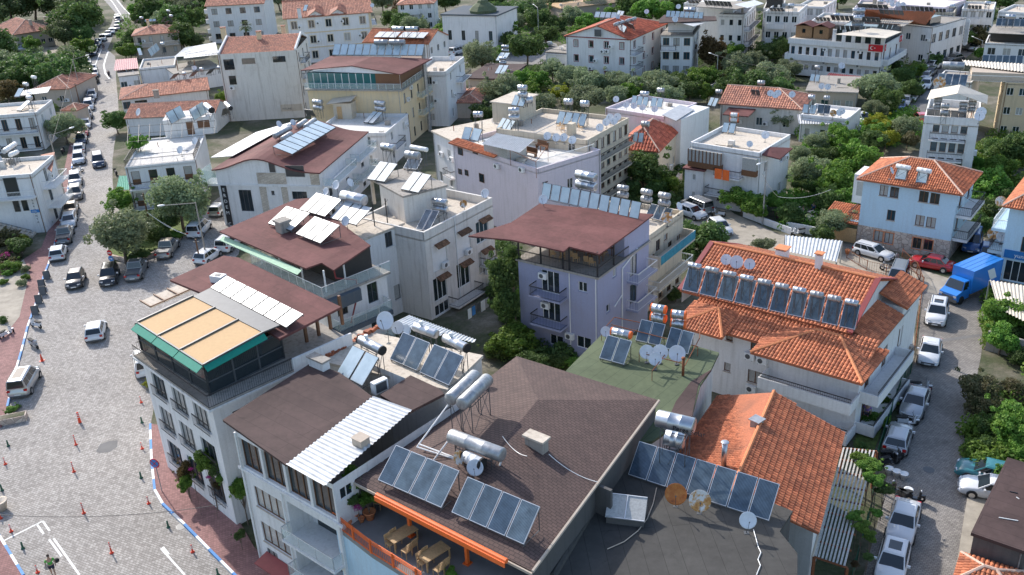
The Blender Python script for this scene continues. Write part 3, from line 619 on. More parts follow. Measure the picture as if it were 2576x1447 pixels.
def vehicle(p0, p1, kind, colr, label=None, place='', z=0, far=False, name='parked_car', cat='car', extra=None):
    """p0 rear, p1 front: pixels on the ground"""
    A = at(p0, z); B = at(p1, z); c = (A+B)/2; e = (B-A).normalized(); ang = math.atan2(-e.x, e.y)
    def mk():
        b, g, d = car_meshes(kind); return b.mesh('body', [CP['white']], False), g.mesh('windows', [MT['cglass']]), d.mesh('trim', [MT['dgrey']])
    bm_, gm, dm = cached(('car', kind), mk); L_, W_ = KIND[kind][:2]; w = W_/2
    o = thing(name, label or '', cat, (c.x, c.y, z+.005), ang)
    b = obj('body', bm_, o); b.material_slots[0].link = 'OBJECT'; b.material_slots[0].material = CP[colr]
    for pg in bm_.polygons[:130]: pg.use_smooth = True
    obj('windows', gm, o); obj('trim', dm, o)
    def mw():
        m = MB(); m.lathe([(.2, -.11), (.31, -.11), (.335, -.08), (.335, .08), (.31, .11), (.2, .11)], (0, 0, 0), (1, 0, 0), 18); return m.mesh('tyre', [MT['tyre']], True)
    def mr():
        m = MB(); m.lathe([(.21, -.1), (.21, .1), (.17, .09), (.03, .075), (0, .08)], (0, 0, 0), (1, 0, 0), 14); m.lathe([(0, -.08), (.03, -.075), (.17, -.09), (.21, -.1)], (0, 0, 0), (1, 0, 0), 14); return m.mesh('rim', [MT['rim']])
    for fy in (.18, .80):
        for sx in (-1, 1):
            q = obj('wheel', cached('tyre', mw), o, (sx*(w-.07), (fy-.5)*L_, .335))
            if not far: obj('rim', cached('rim', mr), q)
    def box_(k, dims, mt): m = MB(); m.box(*dims); return cached(k, lambda: m.mesh(k[0], [mt]))
    zt = KIND[kind][9]
    for sx in (-1, 1):
        zh = KIND[kind][8]
        obj('headlight', box_(('headlight',), (-.17, .17, -.12, .05, -.06, .06), MT['lampw']), o, (sx*w*.66, .475*L_-.03, zh*.76), -sx*.35)
        obj('taillight', box_(('taillight',), (-.13, .13, -.03, .12, -.08, .1), MT['lampr']), o, (sx*w*.76, -.487*L_+.01, zt*.78), -sx*.0)
        if not far:
            y1 = (KIND[kind][5]-.5)*L_; obj('wing_mirror', box_(('wing_mirror',), (-.1, .1, -.05, .06, -.07, .08), MT['dgrey'] if colr in ('black', 'grey', 'navy') else CP[colr if colr in ('white', 'red') else 'silver']), o, (sx*(w+.07), y1-.45, KIND[kind][2]+.05))
    if not far: obj('number_plate', box_(('number_plate',), (-.26, .26, -.015, .01, -.055, .055), MT['plate']), o, (0, -.5*L_-.0, .5)); obj('number_plate', MESHC[('number_plate',)], o, (0, .5*L_+.005, .42))
    if extra == 'sunroof' or extra == 'pano':
        m = MB(); zr = KIND[kind][3]; m.box(-w*.42, w*.42, (KIND[kind][6]-.5)*L_+(.5 if extra == 'pano' else 1.0), (KIND[kind][7]-.5)*L_-.35, zr+.012, zr+.026); m.build('sunroof', MT['cglass'], o)
    words = {'hatch': 'hatchback', 'sedan': 'saloon car', 'suv': 'sport utility car', 'van': 'passenger van', 'wagon': 'estate car', 'pickup': 'pickup truck'}
    if not label: reg(o, f'{ {"navy": "dark blue", "grey": "dark grey", "green": "teal"}.get(colr, colr)} {words[kind]}', 'car', place, p0)
    return o
def moped(p, ang, colr, place, z=0, label=None):
    A = at(p, z); o = thing('motor_scooter', label or '', 'scooter', (A.x, A.y, z+.005), math.radians(ang)); pm = CP[colr]
    for y in (-.6, .62):
        q = MB(); q.lathe([(.14, -.05), (.26, -.055), (.28, -.02), (.28, .02), (.26, .055), (.14, .05)], (0, y, .28), (1, 0, 0), 14); q.build('wheel', MT['tyre'], o, True)
    m = MB()
    T = lambda y, z, w_: [(-w_, y, z), (w_, y, z)]
    m.prism([(-.16, -.75), (.16, -.75), (.18, -.1), (.16, .05), (-.16, .05), (-.18, -.1)], .35, lambda q: .72-.1*(q[1]+.75))
    m.prism([(-.15, .0), (.15, .0), (.15, .45), (-.15, .45)], .26, .34)
    m.prism([(-.2, .42), (.2, .42), (.13, .58), (-.13, .58)], .3, lambda q: .95 if q[1] < .5 else .85); m.prism([(-.09, .5), (.09, .5), (.06, .88), (-.06, .88)], .5, .6)
    m.build('body', pm, o)
    m = MB(); m.prism([(-.14, -.85), (.14, -.85), (.16, -.2), (.1, .02), (-.1, .02), (-.16, -.2)], .73, .82); m.build('seat', MT['tyre'], o)
    m = MB(); m.tube((-.33, .38, 1.02), (.33, .38, 1.02), .02, 5); m.tube((0, .4, 1.0), (0, .62, .3), .025, 5); m.tube((-.25, .4, 1.02), (-.33, .45, 1.2), .012, 4); m.tube((.25, .4, 1.02), (.33, .45, 1.2), .012, 4); m.build('handlebar', MT['dgrey'], o)
    m = MB(); m.lathe([(0, .06), (.07, .04), (.09, 0), (.06, -.06)], (0, .56, .92), (0, 1, .2), 8); m.build('headlight', MT['lampw'], o)
    if not label: reg(o, f'{colr} motor scooter', 'scooter', place, p)
    return o
# ------------------------------------------------------------------ plants
def leafmat(name, c1, c2, rnd=.12):
    m, t, bs, L = nm(name); bs.inputs['Roughness'].default_value = .6; bs.inputs['Specular IOR Level'].default_value = .25
    oi = t.nodes.new('ShaderNodeObjectInfo'); n = noise(t, 1.1, 3, .7); n2 = noise(t, 14, 2)
    o = mix(t, ramp(t, n.outputs[0], [(.35, 0), (.65, 1)]), c1, c2); o = mix(t, 1., o, ramp(t, n2.outputs[0], [(.3, .7), (.7, 1.35)]), 'MULTIPLY')
    o = mix(t, 1., o, ramp(t, oi.outputs['Random'], [(0, 1-rnd*1.6), (1, 1+rnd*1.6)]), 'MULTIPLY')
    hs = t.nodes.new('ShaderNodeHueSaturation'); mr = t.nodes.new('ShaderNodeMapRange'); mr.inputs[3].default_value = .485; mr.inputs[4].default_value = .515; L.new(oi.outputs['Random'], mr.inputs[0])
    L.new(mr.outputs[0], hs.inputs['Hue']); L.new(o, hs.inputs['Color']); L.new(hs.outputs[0], bs.inputs['Base Color'])
    tr = t.nodes.new('ShaderNodeBsdfTranslucent'); L.new(hs.outputs[0], tr.inputs[0]); mx = t.nodes.new('ShaderNodeMixShader'); mx.inputs[0].default_value = .38
    L.new(bs.outputs[0], mx.inputs[1]); L.new(tr.outputs[0], mx.inputs[2]); L.new(mx.outputs[0], t.nodes['Material Output'].inputs[0]); return m
LM = {'o': leafmat('olive_leaves', (.17, .21, .11), (.28, .33, .18)), 'g': leafmat('fresh_green_leaves', (.085, .19, .028), (.21, .33, .06)), 'd': leafmat('dark_green_leaves', (.065, .12, .035), (.14, .21, .06)),
      'p': leafmat('pine_needles', (.08, .12, .045), (.15, .20, .08)), 'y': leafmat('yellow_green_leaves', (.20, .23, .02), (.36, .36, .04)), 'b': leafmat('brownish_leaves', (.10, .075, .025), (.16, .11, .05)), 'm': leafmat('pink_blossom', (.45, .03, .22), (.55, .10, .32)), 'r': leafmat('reddish_olive_leaves', (.09, .10, .04), (.16, .13, .07))}
MT['bark'] = plain('bark', (.16, .12, .09), .95, var=.3, scale=5)
def leaves(centers, N, size, seed, flat=.35, core=.45):
    r = np.random.default_rng(seed); C = np.array(centers); w = C[:, 3]**2; k = r.choice(len(C), N, p=w/w.sum())
    d = r.normal(size=(N, 3)); d /= np.linalg.norm(d, axis=1)[:, None]; rad = C[k, 3]*(core+(1.08-core)*r.random(N)**.45)
    P = C[k, :3]+d*rad[:, None]*np.array([1, 1, .85])
    nn = d+r.normal(size=(N, 3))*.8; nn /= np.linalg.norm(nn, axis=1)[:, None]; t = np.cross(nn, r.normal(size=(N, 3))); t /= np.linalg.norm(t, axis=1)[:, None]; b = np.cross(nn, t)
    s = size*(.6+.8*r.random(N))[:, None]; t = t*s; b = b*s*.62
    V = np.stack([P-t, P-b*.9, P+t, P+b], 1).reshape(-1, 3); return V
def quadmesh(name, V, mat):
    me = bpy.data.meshes.new(name); n = len(V)//4; me.vertices.add(n*4); me.vertices.foreach_set('co', V.astype(np.float32).ravel())
    me.loops.add(n*4); me.loops.foreach_set('vertex_index', np.arange(n*4, dtype=np.int32)); me.polygons.add(n); me.polygons.foreach_set('loop_start', np.arange(n, dtype=np.int32)*4)
    me.polygons.foreach_set('loop_total', np.full(n, 4, dtype=np.int32)); me.materials.append(mat); me.update(calc_edges=True); return me
def lumps(seed, n=26, zs=.8, spread=.68):
    r = random.Random(seed); out = [(0, 0, 0, .5)]+[(r.uniform(-.95, .95), r.uniform(-.95, .95), r.uniform(-.3, .8), .11) for _ in range(9)]
    for i in range(n):
        a = r.uniform(0, 6.283); u = r.uniform(-.75, 1); q = math.sqrt(max(0, 1-u*u*.9)); k = r.uniform(.45, 1)*spread
        out.append((math.cos(a)*q*k, math.sin(a)*q*k, u*k*zs, r.uniform(.17, .40)))
    return out
NV = 4
def crown_mesh(kind, v):
    if kind == 'c':
        L_ = []
        r = random.Random(v)
        for i in range(14): f_ = i/13; L_.append((r.uniform(-.15, .15)*(1-f_), r.uniform(-.15, .15)*(1-f_), -.9+1.9*f_, .42*(1-f_)+.14))
        return quadmesh('crown', leaves(L_, 5200, .045, v), LM['y'])
    N = {'o': 8000, 'g': 6500, 'd': 7500, 'p': 8500, 'y': 6500, 'b': 5500, 'm': 1500, 'r': 7000}[kind]; sz = {'g': .062, 'p': .048, 'o': .046, 'd': .056}.get(kind, .055)
    return quadmesh('crown', leaves(lumps(v*7+ord(kind), 26 if kind != 'g' else 20, .8, .7 if kind != 'g' else .78), N, sz, v), LM[kind])
def trunk_mesh(v):
    r = random.Random(v+50); m = MB(); p = Vector((0, 0, -.05)); q = Vector((r.uniform(-.12, .12), r.uniform(-.12, .12), .38)); m.tube(p, q, .085, 8, r2=.06)
    for i in range(6):
        a = i*1.05+r.uniform(-.3, .3); e = q+Vector((math.cos(a)*.3, math.sin(a)*.3, r.uniform(.18, .4))); m.tube(q, e, .042, 6, r2=.02); m.tube(e, e+Vector((math.cos(a)*.15, math.sin(a)*.15, .2)), .02, 5, r2=.008)
    m.tube(q, q+Vector((0, 0, .45)), .05, 6, r2=.02); return m.mesh('trunk', [MT['bark']], True)
TNAME = {'o': ('olive_tree', 'grey-green olive tree', 'tree'), 'g': ('leafy_tree', 'bright green leafy tree', 'tree'), 'd': ('evergreen_tree', 'dark green bushy tree', 'tree'), 'p': ('pine_tree', 'dark pine tree', 'tree'), 'y': ('yellow_shrub', 'yellow-green bushy shrub', 'shrub'), 'b': ('brown_tree', 'brownish tree', 'tree'), 'c': ('cypress_tree', 'yellow-green cypress', 'tree'), 'r': ('loquat_tree', 'reddish green tree', 'tree'), 'm': ('flowering_shrub', 'pink flowering shrub', 'shrub')}
def tree(x, y, w, kind, place, hs=1.0, zc=None, what=None, z=0):
    """x,y centre of the crown, w its width, in pixels; hs stretches it upward"""
    zc_ = 2.5; r = 2
    for _ in range(4):
        A = at((x, y), z+zc_); r = (at((x+w/2, y), z+zc_)-A).length; zc_ = zc if zc else r*1.0*hs+(0.35 if r > 1.2 else .0)
    A = at((x, y), z+zc_); v = R.randrange(NV); nm_, wh, cat = TNAME[kind]
    o = thing(nm_, '', cat, (A.x, A.y, z), R.uniform(0, 6.28))
    me = cached(('crown', kind, v), lambda: crown_mesh(kind, v)); c = obj('crown', me, o, (0, 0, zc_)); c.scale = (r*R.uniform(1.12, 1.45), r*R.uniform(1.12, 1.45), r*hs*1.12 if kind != 'c' else r*hs)
    tm = cached(('trunk', v), lambda: trunk_mesh(v)); q = obj('trunk', tm, o); q.scale = (r*.8, r*.8, zc_*1.15)
    reg(o, what or wh, cat, place, (x, y)); return o
# ------------------------------------------------------------------ street things
def lamp(base, top, tip, place, label, colr='galvold'):
    B = at(base); v = ray(top); # height of the pole from the top pixel
    best = min((abs((at(top, k/10)-B).to_2d().length), k/10) for k in range(20, 120)); hgt = best[1]
    t_ = at(tip, hgt); d = (t_-Vector((B.x, B.y, hgt))); L_ = min(3.5, max(.8, d.length)); d.z = 0; d.normalize()
    o = thing('street_lamp', label, 'street lamp', (B.x, B.y, 0), math.atan2(d.y, d.x))
    m = MB(); m.tube((0, 0, -.1), (0, 0, hgt), .11, 8, r2=.07); m.lathe([(.18, -.05), (.18, .06), (.1, .1)], (0, 0, 0), (0, 0, 1), 8); m.build('pole', MT[colr], o)
    m = MB(); m.tube((0, 0, hgt-.06), (L_, 0, hgt+.12), .05, 6); m.build('arm', MT[colr], o)
    m = MB(); m.lathe([(0, -.05), (.1, 0), (.16, .2), (.17, .5), (.1, .75), (0, .8)], (L_-.15, 0, hgt+.13), (1, 0, .05), 10); m.v = [(a, b, hgt+.15+(c-hgt-.15)*.6) for a, b, c in m.v]; m.build('lamp_head', MT['pvcw'], o)
    return o
def person(p, z, rz, label, shirt, legs, pose='walk', skin=(.42, .26, .18), hair=(.05, .03, .02), lay=None, place=None):
    A = at(p, z); o = thing('person', label, 'person', (A.x, A.y, z), rz)
    def skinm(name, pts, edges, mat, root=0):
        me = bpy.data.meshes.new(name); me.from_pydata([q[:3] for q in pts], edges, []); me.materials.append(mat)
        sk = me.skin_vertices or (me.attributes and None)
        ob = obj(name, me, o); md = ob.modifiers.new('skin', 'SKIN')
        if not me.skin_vertices:
            return ob
        for i, q in enumerate(pts): me.skin_vertices[0].data[i].radius = (q[3], q[3]*(q[4] if len(q) > 4 else 1)); me.skin_vertices[0].data[i].use_root = i == root
        s2 = ob.modifiers.new('sub', 'SUBSURF'); s2.levels = 1; s2.render_levels = 1; md.use_smooth_shade = True; return ob
    sit = pose == 'sit'; st = .22 if pose == 'walk' else .03
    def sm(n_, c): m_, t_, b_, L_ = nm(n_); b_.inputs['Base Color'].default_value = (*c, 1); b_.inputs['Roughness'].default_value = .7; return m_
    ms = cached(('skin', skin), lambda: sm('skin', skin)); mh = cached(('hair', hair), lambda: sm('hair', hair)); m1 = cached(('cl', shirt), lambda: sm('clothing', shirt)); m2 = cached(('cl', legs), lambda: sm('clothing', legs))
    H0 = .92 if not sit else .5
    if sit: LK = [(-.1, .42, .5), (.1, .42, .5)]; LF = [(-.1, .44, .06), (.1, .44, .06)]
    else: LK = [(-.1, st*.7, .5), (.1, -st*.3, .5)]; LF = [(-.1, st*.6, .07), (.1, -st*1.3, .09)]
    P = [(0, 0, H0, .15, .7), (0, .0, H0+.25, .14, .7), (0, .02, H0+.46, .16, .65), (0, .03, H0+.58, .055), (0, .05, H0+.68, .085), (0, .05, H0+.80, .08)]
    P += [(-.2, 0, H0+.46, .06), (-.27, -.06 if pose != 'sit' else .1, H0+.2, .045), (-.28, .12, H0-.02, .035), (-.28, .18, H0-.1, .035)]
    P += [(.2, 0, H0+.46, .06), (.28, -.1, H0+.2, .045), (.3, .08, H0+.0, .035), (.3, .13, H0-.08, .035)]
    P += [(-.1, 0, H0-.05, .09), (*LK[0], .065), (*LF[0], .045), (LF[0][0], LF[0][1]+.16, .04, .035), (.1, 0, H0-.05, .09), (*LK[1], .065), (*LF[1], .045), (LF[1][0], LF[1][1]+.16, .04, .035)]
    E_ = [(0, 1), (1, 2), (2, 3), (3, 4), (4, 5), (2, 6), (6, 7), (7, 8), (8, 9), (2, 10), (10, 11), (11, 12), (12, 13), (0, 14), (14, 15), (15, 16), (16, 17), (0, 18), (18, 19), (19, 20), (20, 21)]
    skinm('body', P, E_, ms)
    skinm('shirt', [(0, 0, H0-.02, .175, .75), (0, 0, H0+.25, .17, .75), (0, .02, H0+.47, .185, .7), (-.21, 0, H0+.45, .085), (-.26, -.04, H0+.27, .075), (.21, 0, H0+.45, .085), (.27, -.06, H0+.27, .075)], [(0, 1), (1, 2), (2, 3), (3, 4), (2, 5), (5, 6)], m1)
    lk = lambda a, b, f_: tuple(a[i]+(b[i]-a[i])*f_ for i in range(3))
    f_ = .7 if pose == 'walk' else 1.0
    skinm('trousers', [(0, 0, H0, .17, .72), (-.1, 0, H0-.07, .11), (*lk((-.1, 0, H0-.07), LK[0], f_), .095), (.1, 0, H0-.07, .11), (*lk((.1, 0, H0-.07), LK[1], f_), .095)]+([] if pose == 'walk' else [(*LF[0][:2], .14, .065), (*LF[1][:2], .14, .065)]), [(0, 1), (1, 2), (0, 3), (3, 4)]+([] if pose == 'walk' else [(2, 5), (4, 6)]), m2)
    m = MB(); m.lathe([(0, .1), (.05, .095), (.085, .05), (.095, -.02), (.07, -.06)], (0, .02, H0+.79), (0, -.35, 1), 10); m.build('hair', mh, o, True)
    return o
# ================================================================== SETTING
def sheet(name, pts, z, mat, kind='structure', th=.0):
    P = [at(p, 0) for p in pts]; m = MB()
    if th: m.prism([(p.x, p.y) for p in P], z-th, z)
    else:
        a = sum(P[i].x*P[(i+1)%len(P)].y-P[(i+1)%len(P)].x*P[i].y for i in range(len(P)))
        if a < 0: P = P[::-1]
        m.q([(p.x, p.y, z) for p in P])
    o = m.build(name, MT[mat]); o['kind'] = kind; return o
m = MB(); m.q([(-1500, -200, 0), (1500, -200, 0), (1500, 3000, 0), (-1500, 3000, 0)]); o = m.build('ground', MT['soil']); o['kind'] = 'structure'
KL = [(60,1450),(0,1352),(-60,1260),(-60,1090),(5,1075),(19,1025),(41,932),(54,887),(70,824),(82,789),(90,767),(100,740),(110,697),(122,667),(150,577),(165,517),(172,472),(179,437),(185,392),(190,362),(200,300),(210,250),(216,212),(222,163),(240,135),(262,100),(280,60),(290,32),(262,0),(255,-40)]
KR = [(330,-40),(300,0),(318,30),(332,50),(305,66),(285,90),(270,125),(290,142),(292,200),(297,250),(300,320),(292,340),(288,362),(283,400),(283,450),(285,480),(298,520),(300,545),(275,560),(268,600),(275,645),(290,660),(335,655),(385,645),(458,602),(470,580),(495,545),(540,505),(560,490),(620,545),(600,640),(480,760),(420,860),(400,960),(379,1069),(379,1085),(382,1160),(390,1235),(410,1270),(465,1322),(527,1385),(587,1445),(700,1560),(100,1560)]
sheet('cobbled_road', KL+KR, .008, 'pave')
sheet('asphalt_road', [(197,300),(205,250),(216,212),(222,163),(240,135),(262,100),(280,60),(290,32),(262,0),(255,-40),(330,-40),(300,0),(318,30),(332,50),(305,66),(285,90),(270,125),(290,142),(292,195),(270,199),(240,198)], .014, 'asphaltl')
KLs = KL[4:20]
def stripline(name, pts, w, z, mat, kind='structure', th=0):
    P = [at(p, 0) for p in pts]; m = MB(); n = len(P)
    for i in range(n-1):
        d = (P[i+1]-P[i]).normalized(); s_ = Vector((-d.y, d.x, 0))*w/2
        if th: m.prism([tuple((P[i]-s_)[:2]), tuple((P[i+1]-s_)[:2]), tuple((P[i+1]+s_)[:2]), tuple((P[i]+s_)[:2])], z-th, z+.0005*(i % 2))
        else: m.q([(q.x, q.y, z+.0004*(i % 2)) for q in (P[i]-s_, P[i+1]-s_, P[i+1]+s_, P[i]+s_)])
    o = m.build(name, MT[mat]); o['kind'] = kind; return o
def kerb(name, pts):        # painted blue and white in turns
    P = [at(p, 0) for p in pts]; m = MB(); w = .09
    for a, b in zip(P, P[1:]):
        L_ = (b-a).length; k = max(1, int(L_/1.3)); d = (b-a)/k; s_ = Vector((-d.y, d.x, 0)).normalized()*w
        for i in range(k):
            p, q = a+d*i, a+d*(i+1); kerb.c ^= 1
            m.prism([tuple((p-s_)[:2]), tuple((q-s_)[:2]), tuple((q+s_)[:2]), tuple((p+s_)[:2])], -.05, .155+.0005*kerb.c, kerb.c)
    o = m.build(name, [MT['kerbw'], MT['kerbb']]); o['kind'] = 'structure'
kerb.c = 0
kerb('painted_kerb', KL[5:20]); kerb('painted_kerb', KL[:3]); kerb('painted_kerb', [(379,1069),(379,1085),(382,1160),(390,1235),(410,1270),(465,1322),(527,1385),(587,1445),(640,1500)])
sheet('red_pavement', [(-60,1100),(4,1075)]+KL[5:20]+[(176,362),(160,440),(140,520),(122,580),(105,625),(60,655),(20,690),(-60,760)], .14, 'redpave', th=.2)
sheet('red_pavement', [(-80,1330)]+KL[:3][::-1][1:]+[(40,1560),(-120,1560)], .14, 'redpave', th=.2)
sheet('red_pavement', [(379,1069),(379,1085),(382,1160),(390,1235),(410,1270),(465,1322),(527,1385),(587,1445),(700,1560),(830,1560),(640,1380),(560,1240),(440,1080)], .14, 'redpave', th=.2)
sheet('front_garden', [(-60,700),(20,690),(60,655),(75,690),(50,800),(10,850),(-60,850)], .15, 'yard')
sheet('planted_island', [(278,562),(273,600),(280,640),(292,652),(335,648),(380,638),(452,598),(466,575),(492,540),(470,520),(400,500),(340,500),(300,545)], .22, 'grass', th=.3)
m = MB()
for pts in ([c for c in [(12,45,1100),(12,430,905)]], [(12,430,905),(12,500,1005)], [(12,370,935),(12,440,1035)], [(12,540,1080),(12,800,1447)], [(12,495,1090),(12,620,1260)], [(12,1620,1180),(12,1860,1447)], [(12,1640,1165),(12,1700,1240)]):
    a, b = at(pts[0]), at(pts[1]); d = (b-a).normalized(); s_ = Vector((-d.y, d.x, 0))*.07; m.q([(q.x, q.y, .0125) for q in (a-s_, b-s_, b+s_, a+s_)])
o = m.build('road_marking', MT['paint']); o['kind'] = 'structure'
for pts, w in (([(272,130),(265,150),(261,165),(265,185),(276,199)], .35), ([(255,125),(245,150),(237,172)], .2), ([(262,-20),(285,8),(312,50),(320,60)], .3), ([(280,-20),(300,8),(326,36),(336,48)], .3)):
    stripline('road_marking', pts, w, .019, 'paint')
sheet('old_tar_patch', [(12,965,205),(12,1010,130),(12,1100,100),(12,1185,92),(12,1180,160),(12,1100,212),(12,1000,222)], .0125, 'asphalt')
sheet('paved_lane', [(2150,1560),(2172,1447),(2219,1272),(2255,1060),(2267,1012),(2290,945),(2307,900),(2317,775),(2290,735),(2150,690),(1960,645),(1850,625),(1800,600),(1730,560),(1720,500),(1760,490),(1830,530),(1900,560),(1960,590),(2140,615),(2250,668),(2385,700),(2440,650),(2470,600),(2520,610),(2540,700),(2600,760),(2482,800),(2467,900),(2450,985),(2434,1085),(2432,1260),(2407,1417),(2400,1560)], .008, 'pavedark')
sheet('dusty_square', [(1725,500),(1800,500),(1850,540),(1960,592),(2150,625),(2385,700),(2440,660),(2480,670),(2400,750),(2200,705),(1960,645),(1830,620),(1740,570)], .013, 'yard')
sheet('asphalt_street', [(2206,335),(2315,325),(2332,262),(2352,215),(2400,170),(2450,130),(2475,100),(2440,100),(2400,120),(2372,165),(2300,215),(2260,260),(2225,310)], .008, 'asphalt')
stripline('drain_channel', [(2347,860),(2478,842)], .45, .013, 'asphalt')
sheet('concrete_strip', [(2434,1085),(2432,1260),(2407,1417),(2400,1500),(2440,1500),(2455,1340),(2500,1300),(2620,1280),(2620,1170),(2445,1150)], .13, 'yard', th=.2)
sheet('vacant_yard', [(2262,700),(2300,740),(2300,900),(2262,980),(2180,1080),(2150,1000),(2200,850),(2230,780)], .02, 'yard')
sheet('grass_plot', [(2200,1000),(2245,985),(2215,1090),(2190,1160),(2145,1120),(2170,1060)], .03, 'grass')
sheet('parking_yard', [(1130,130),(1340,95),(1400,110),(1420,150),(1330,165),(1150,160)], .008, 'asphaltl')
sheet('school_yard', [(40,120),(170,118),(170,140),(50,140)], .01, 'yard')
sheet('garden_ground', [(1250,870),(1330,700),(1420,880),(1460,940),(1300,920)], .01, 'grass')
sheet('back_garden', [(1400,480),(1500,400),(1740,420),(1740,500),(1700,600),(1560,560)], .01, 'grass')
for p, r in (((12,1825,960), .38), ((15,1617,388), .4), ((12,1830,895), .0)):
    if r: A = at(p); m = MB(); m.lathe([(0, .006), (r*.8, .006), (r, .002)], (A.x, A.y, .0145), (0, 0, 1), 18); o = m.build('manhole_cover', MT['dgrey']); tag(o, 'round cast manhole cover beside the blue and white kerb' if p[0] == 12 and p[1] < 1900 else 'round manhole cover in the shaded block-paved lane', 'manhole cover')
# ================================================================== BUILDINGS
# --- corner hotel with the beige awning
b = Bld('corner_hotel', 'white four-storey corner hotel with green-edged beige awning over its glazed top terrace', (8,1420,700), (8,2130,1200), (9,835,510), 9.8, MT['white']); H1 = b; b.kn2 = 'on the beige-awning corner hotel'
for c_ in range(3):
    for f_ in range(3):
        w_ = b.W*.2; s0 = b.W*(.11+c_*.30); b.win('F', (s0, .9+f_*3.0+.25, s0+w_, .9+f_*3.0+2.35), 'dr', .2)
for f_ in range(3): b.grid('R', 3, 3, 1.1, 1.3, 'd')
b.walls(); b.flat(par=0, mt='concrete', over=.35)
m = MB(); m.box(-.42, b.W+.42, -.42, b.D, 9.7, 9.86); m.build('terrace_slab', b.wall, b.e)
b.rail('F', -.3, b.W+.3, 9.95, .32, 'i', 1.0, ret=False); b.rail('L', 0, b.D, 9.95, .32, 'i', 1.0, ret=False)
b.rail('R', -.3, b.D*.55, 9.95, .32, 'i', 1.0, ret=False); m = MB(); m.box(b.W+.2, b.W+.36, b.D*.55, b.D, 9.87, 10.85); m.build('parapet', b.wall, b.e)
P4 = [b.l(p, 12.3) for p in ((341,814), (513,920), (703,830), (487,745))]
m = MB()
for k in range(4):
    p, q = P4[k], P4[(k+1)%4]; m.q([(p.x, p.y, 10.05), (q.x, q.y, 10.05), (q.x, q.y, 12.2), (p.x, p.y, 12.2)])
m.build('terrace_glazing', MT['glass'], b.e)
m = MB()
for k in range(4):
    p, q = P4[k], P4[(k+1)%4]; d = q-p
    for i in range(5 if k % 2 == 0 else 4): c_ = p+d*(i/(4 if k % 2 == 0 else 3)); m.tube((c_.x, c_.y, 9.95), (c_.x, c_.y, 12.3), .08, 5)
    for z_ in (10.1, 11.0, 12.2): m.tube((p.x, p.y, z_), (q.x, q.y, z_), .06, 4)
m.build('terrace_frame', MT['dgrey'], b.e)
zl = 12.45
A0, A1, A2, A3 = [b.l(p, zz) for p, zz in (((8,1380,350), 12.45), ((8,2045,780), 12.45), ((9,75,450), 12.85), ((8,1945,85), 12.85))]
m = MB(); slab(m, [A0, A1, A2, A3], .06); aw = m.build('awning', MT['beige'], b.e)
m = MB()
for f_ in (0, 1/3, 2/3, 1): p = A0.lerp(A1, f_); q = A3.lerp(A2, f_); m.tube(p+Vector((0, 0, .05)), q+Vector((0, 0, .05)), .09, 4)
m.tube(A0, A1, .08, 4); m.tube(A3, A2, .08, 4); m.build('awning_rail', MT['dgrey'], aw)
for f0, f1 in ((0, .33), (.34, .66), (.67, 1)):
    p = A0.lerp(A1, f0); q = A0.lerp(A1, f1); m = MB(); s_ = Vector((0, -.55, -.32)); slab(m, [p+s_, q+s_, q, p], .04); m.build('awning_valance', MT['teal'], aw)
p, q = A1, A2; s_ = Vector((.45, 0, -.3)); m = MB(); slab(m, [p+s_, q+s_, q, p], .04); m.build('awning_valance', MT['teal'], aw)
b.deck([(8,1950,80), (9,75,440), (9,240,372), (8,2115,0)], 12.9, .1, 'dgrey', 'awning_cassette_roof')
b.deck([((427,704), 12.5), ((563,643), 12.9), ((600,648), 12.9), ((858,772), 12.6), ((703,852), 12.4), ((662,826), 12.45), ((505,736), 12.6)], 12.6, .18, 'mem')
m = MB(); q0 = b.l((9,490,400), 11.2); q1 = b.l((9,850,210), 11.2)
for i in range(4): c_ = q0.lerp(q1, i/3); m.box(c_.x-.1, c_.x+.1, c_.y-.1, c_.y+.1, 9.87, 12.3)
m.build('roof_post', MT['wood'], b.e)
P_ = [b.l(p, 10.2) for p in ((8,1420,180), (8,1530,245), (8,1945,60), (8,1830,0))]
m = MB(); slab(m, [Vector((p.x, p.y, 10.6)) for p in P_], .05); m.build('canvas_canopy', MT['roofcream'], b.e)
m = MB()
for f_ in (0, .33, .66, 1): m.tube(P_[0].lerp(P_[3], f_)+Vector((0, 0, .5)), P_[1].lerp(P_[2], f_)+Vector((0, 0, .5)), .07, 4)
m.tube(P_[1]+Vector((0, 0, .5)), P_[2]+Vector((0, 0, .5)), .07, 4); m.build('canopy_beam', MT['wood'], b.e)
solar((529,724), (722,826), (575,697), 7, 12.62, 'on the brown roof behind the beige awning', 'solw', h=.45, legs=False)
o = thing('ventilation_unit', 'white box ventilation unit on the brown roof beside the glare-whitened panels', 'ventilation unit', at((551,708), 12.7), b.ang+.4)
m = MB(); m.box(-.55, .55, -.35, .35, .0, .55); m.build('casing', MT['pvcw'], o); m = MB(); m.lathe([(0, .03), (.24, .03), (.26, 0)], (0, 0, .55), (0, 0, 1), 14); m.build('fan_grille', MT['dgrey'], o)
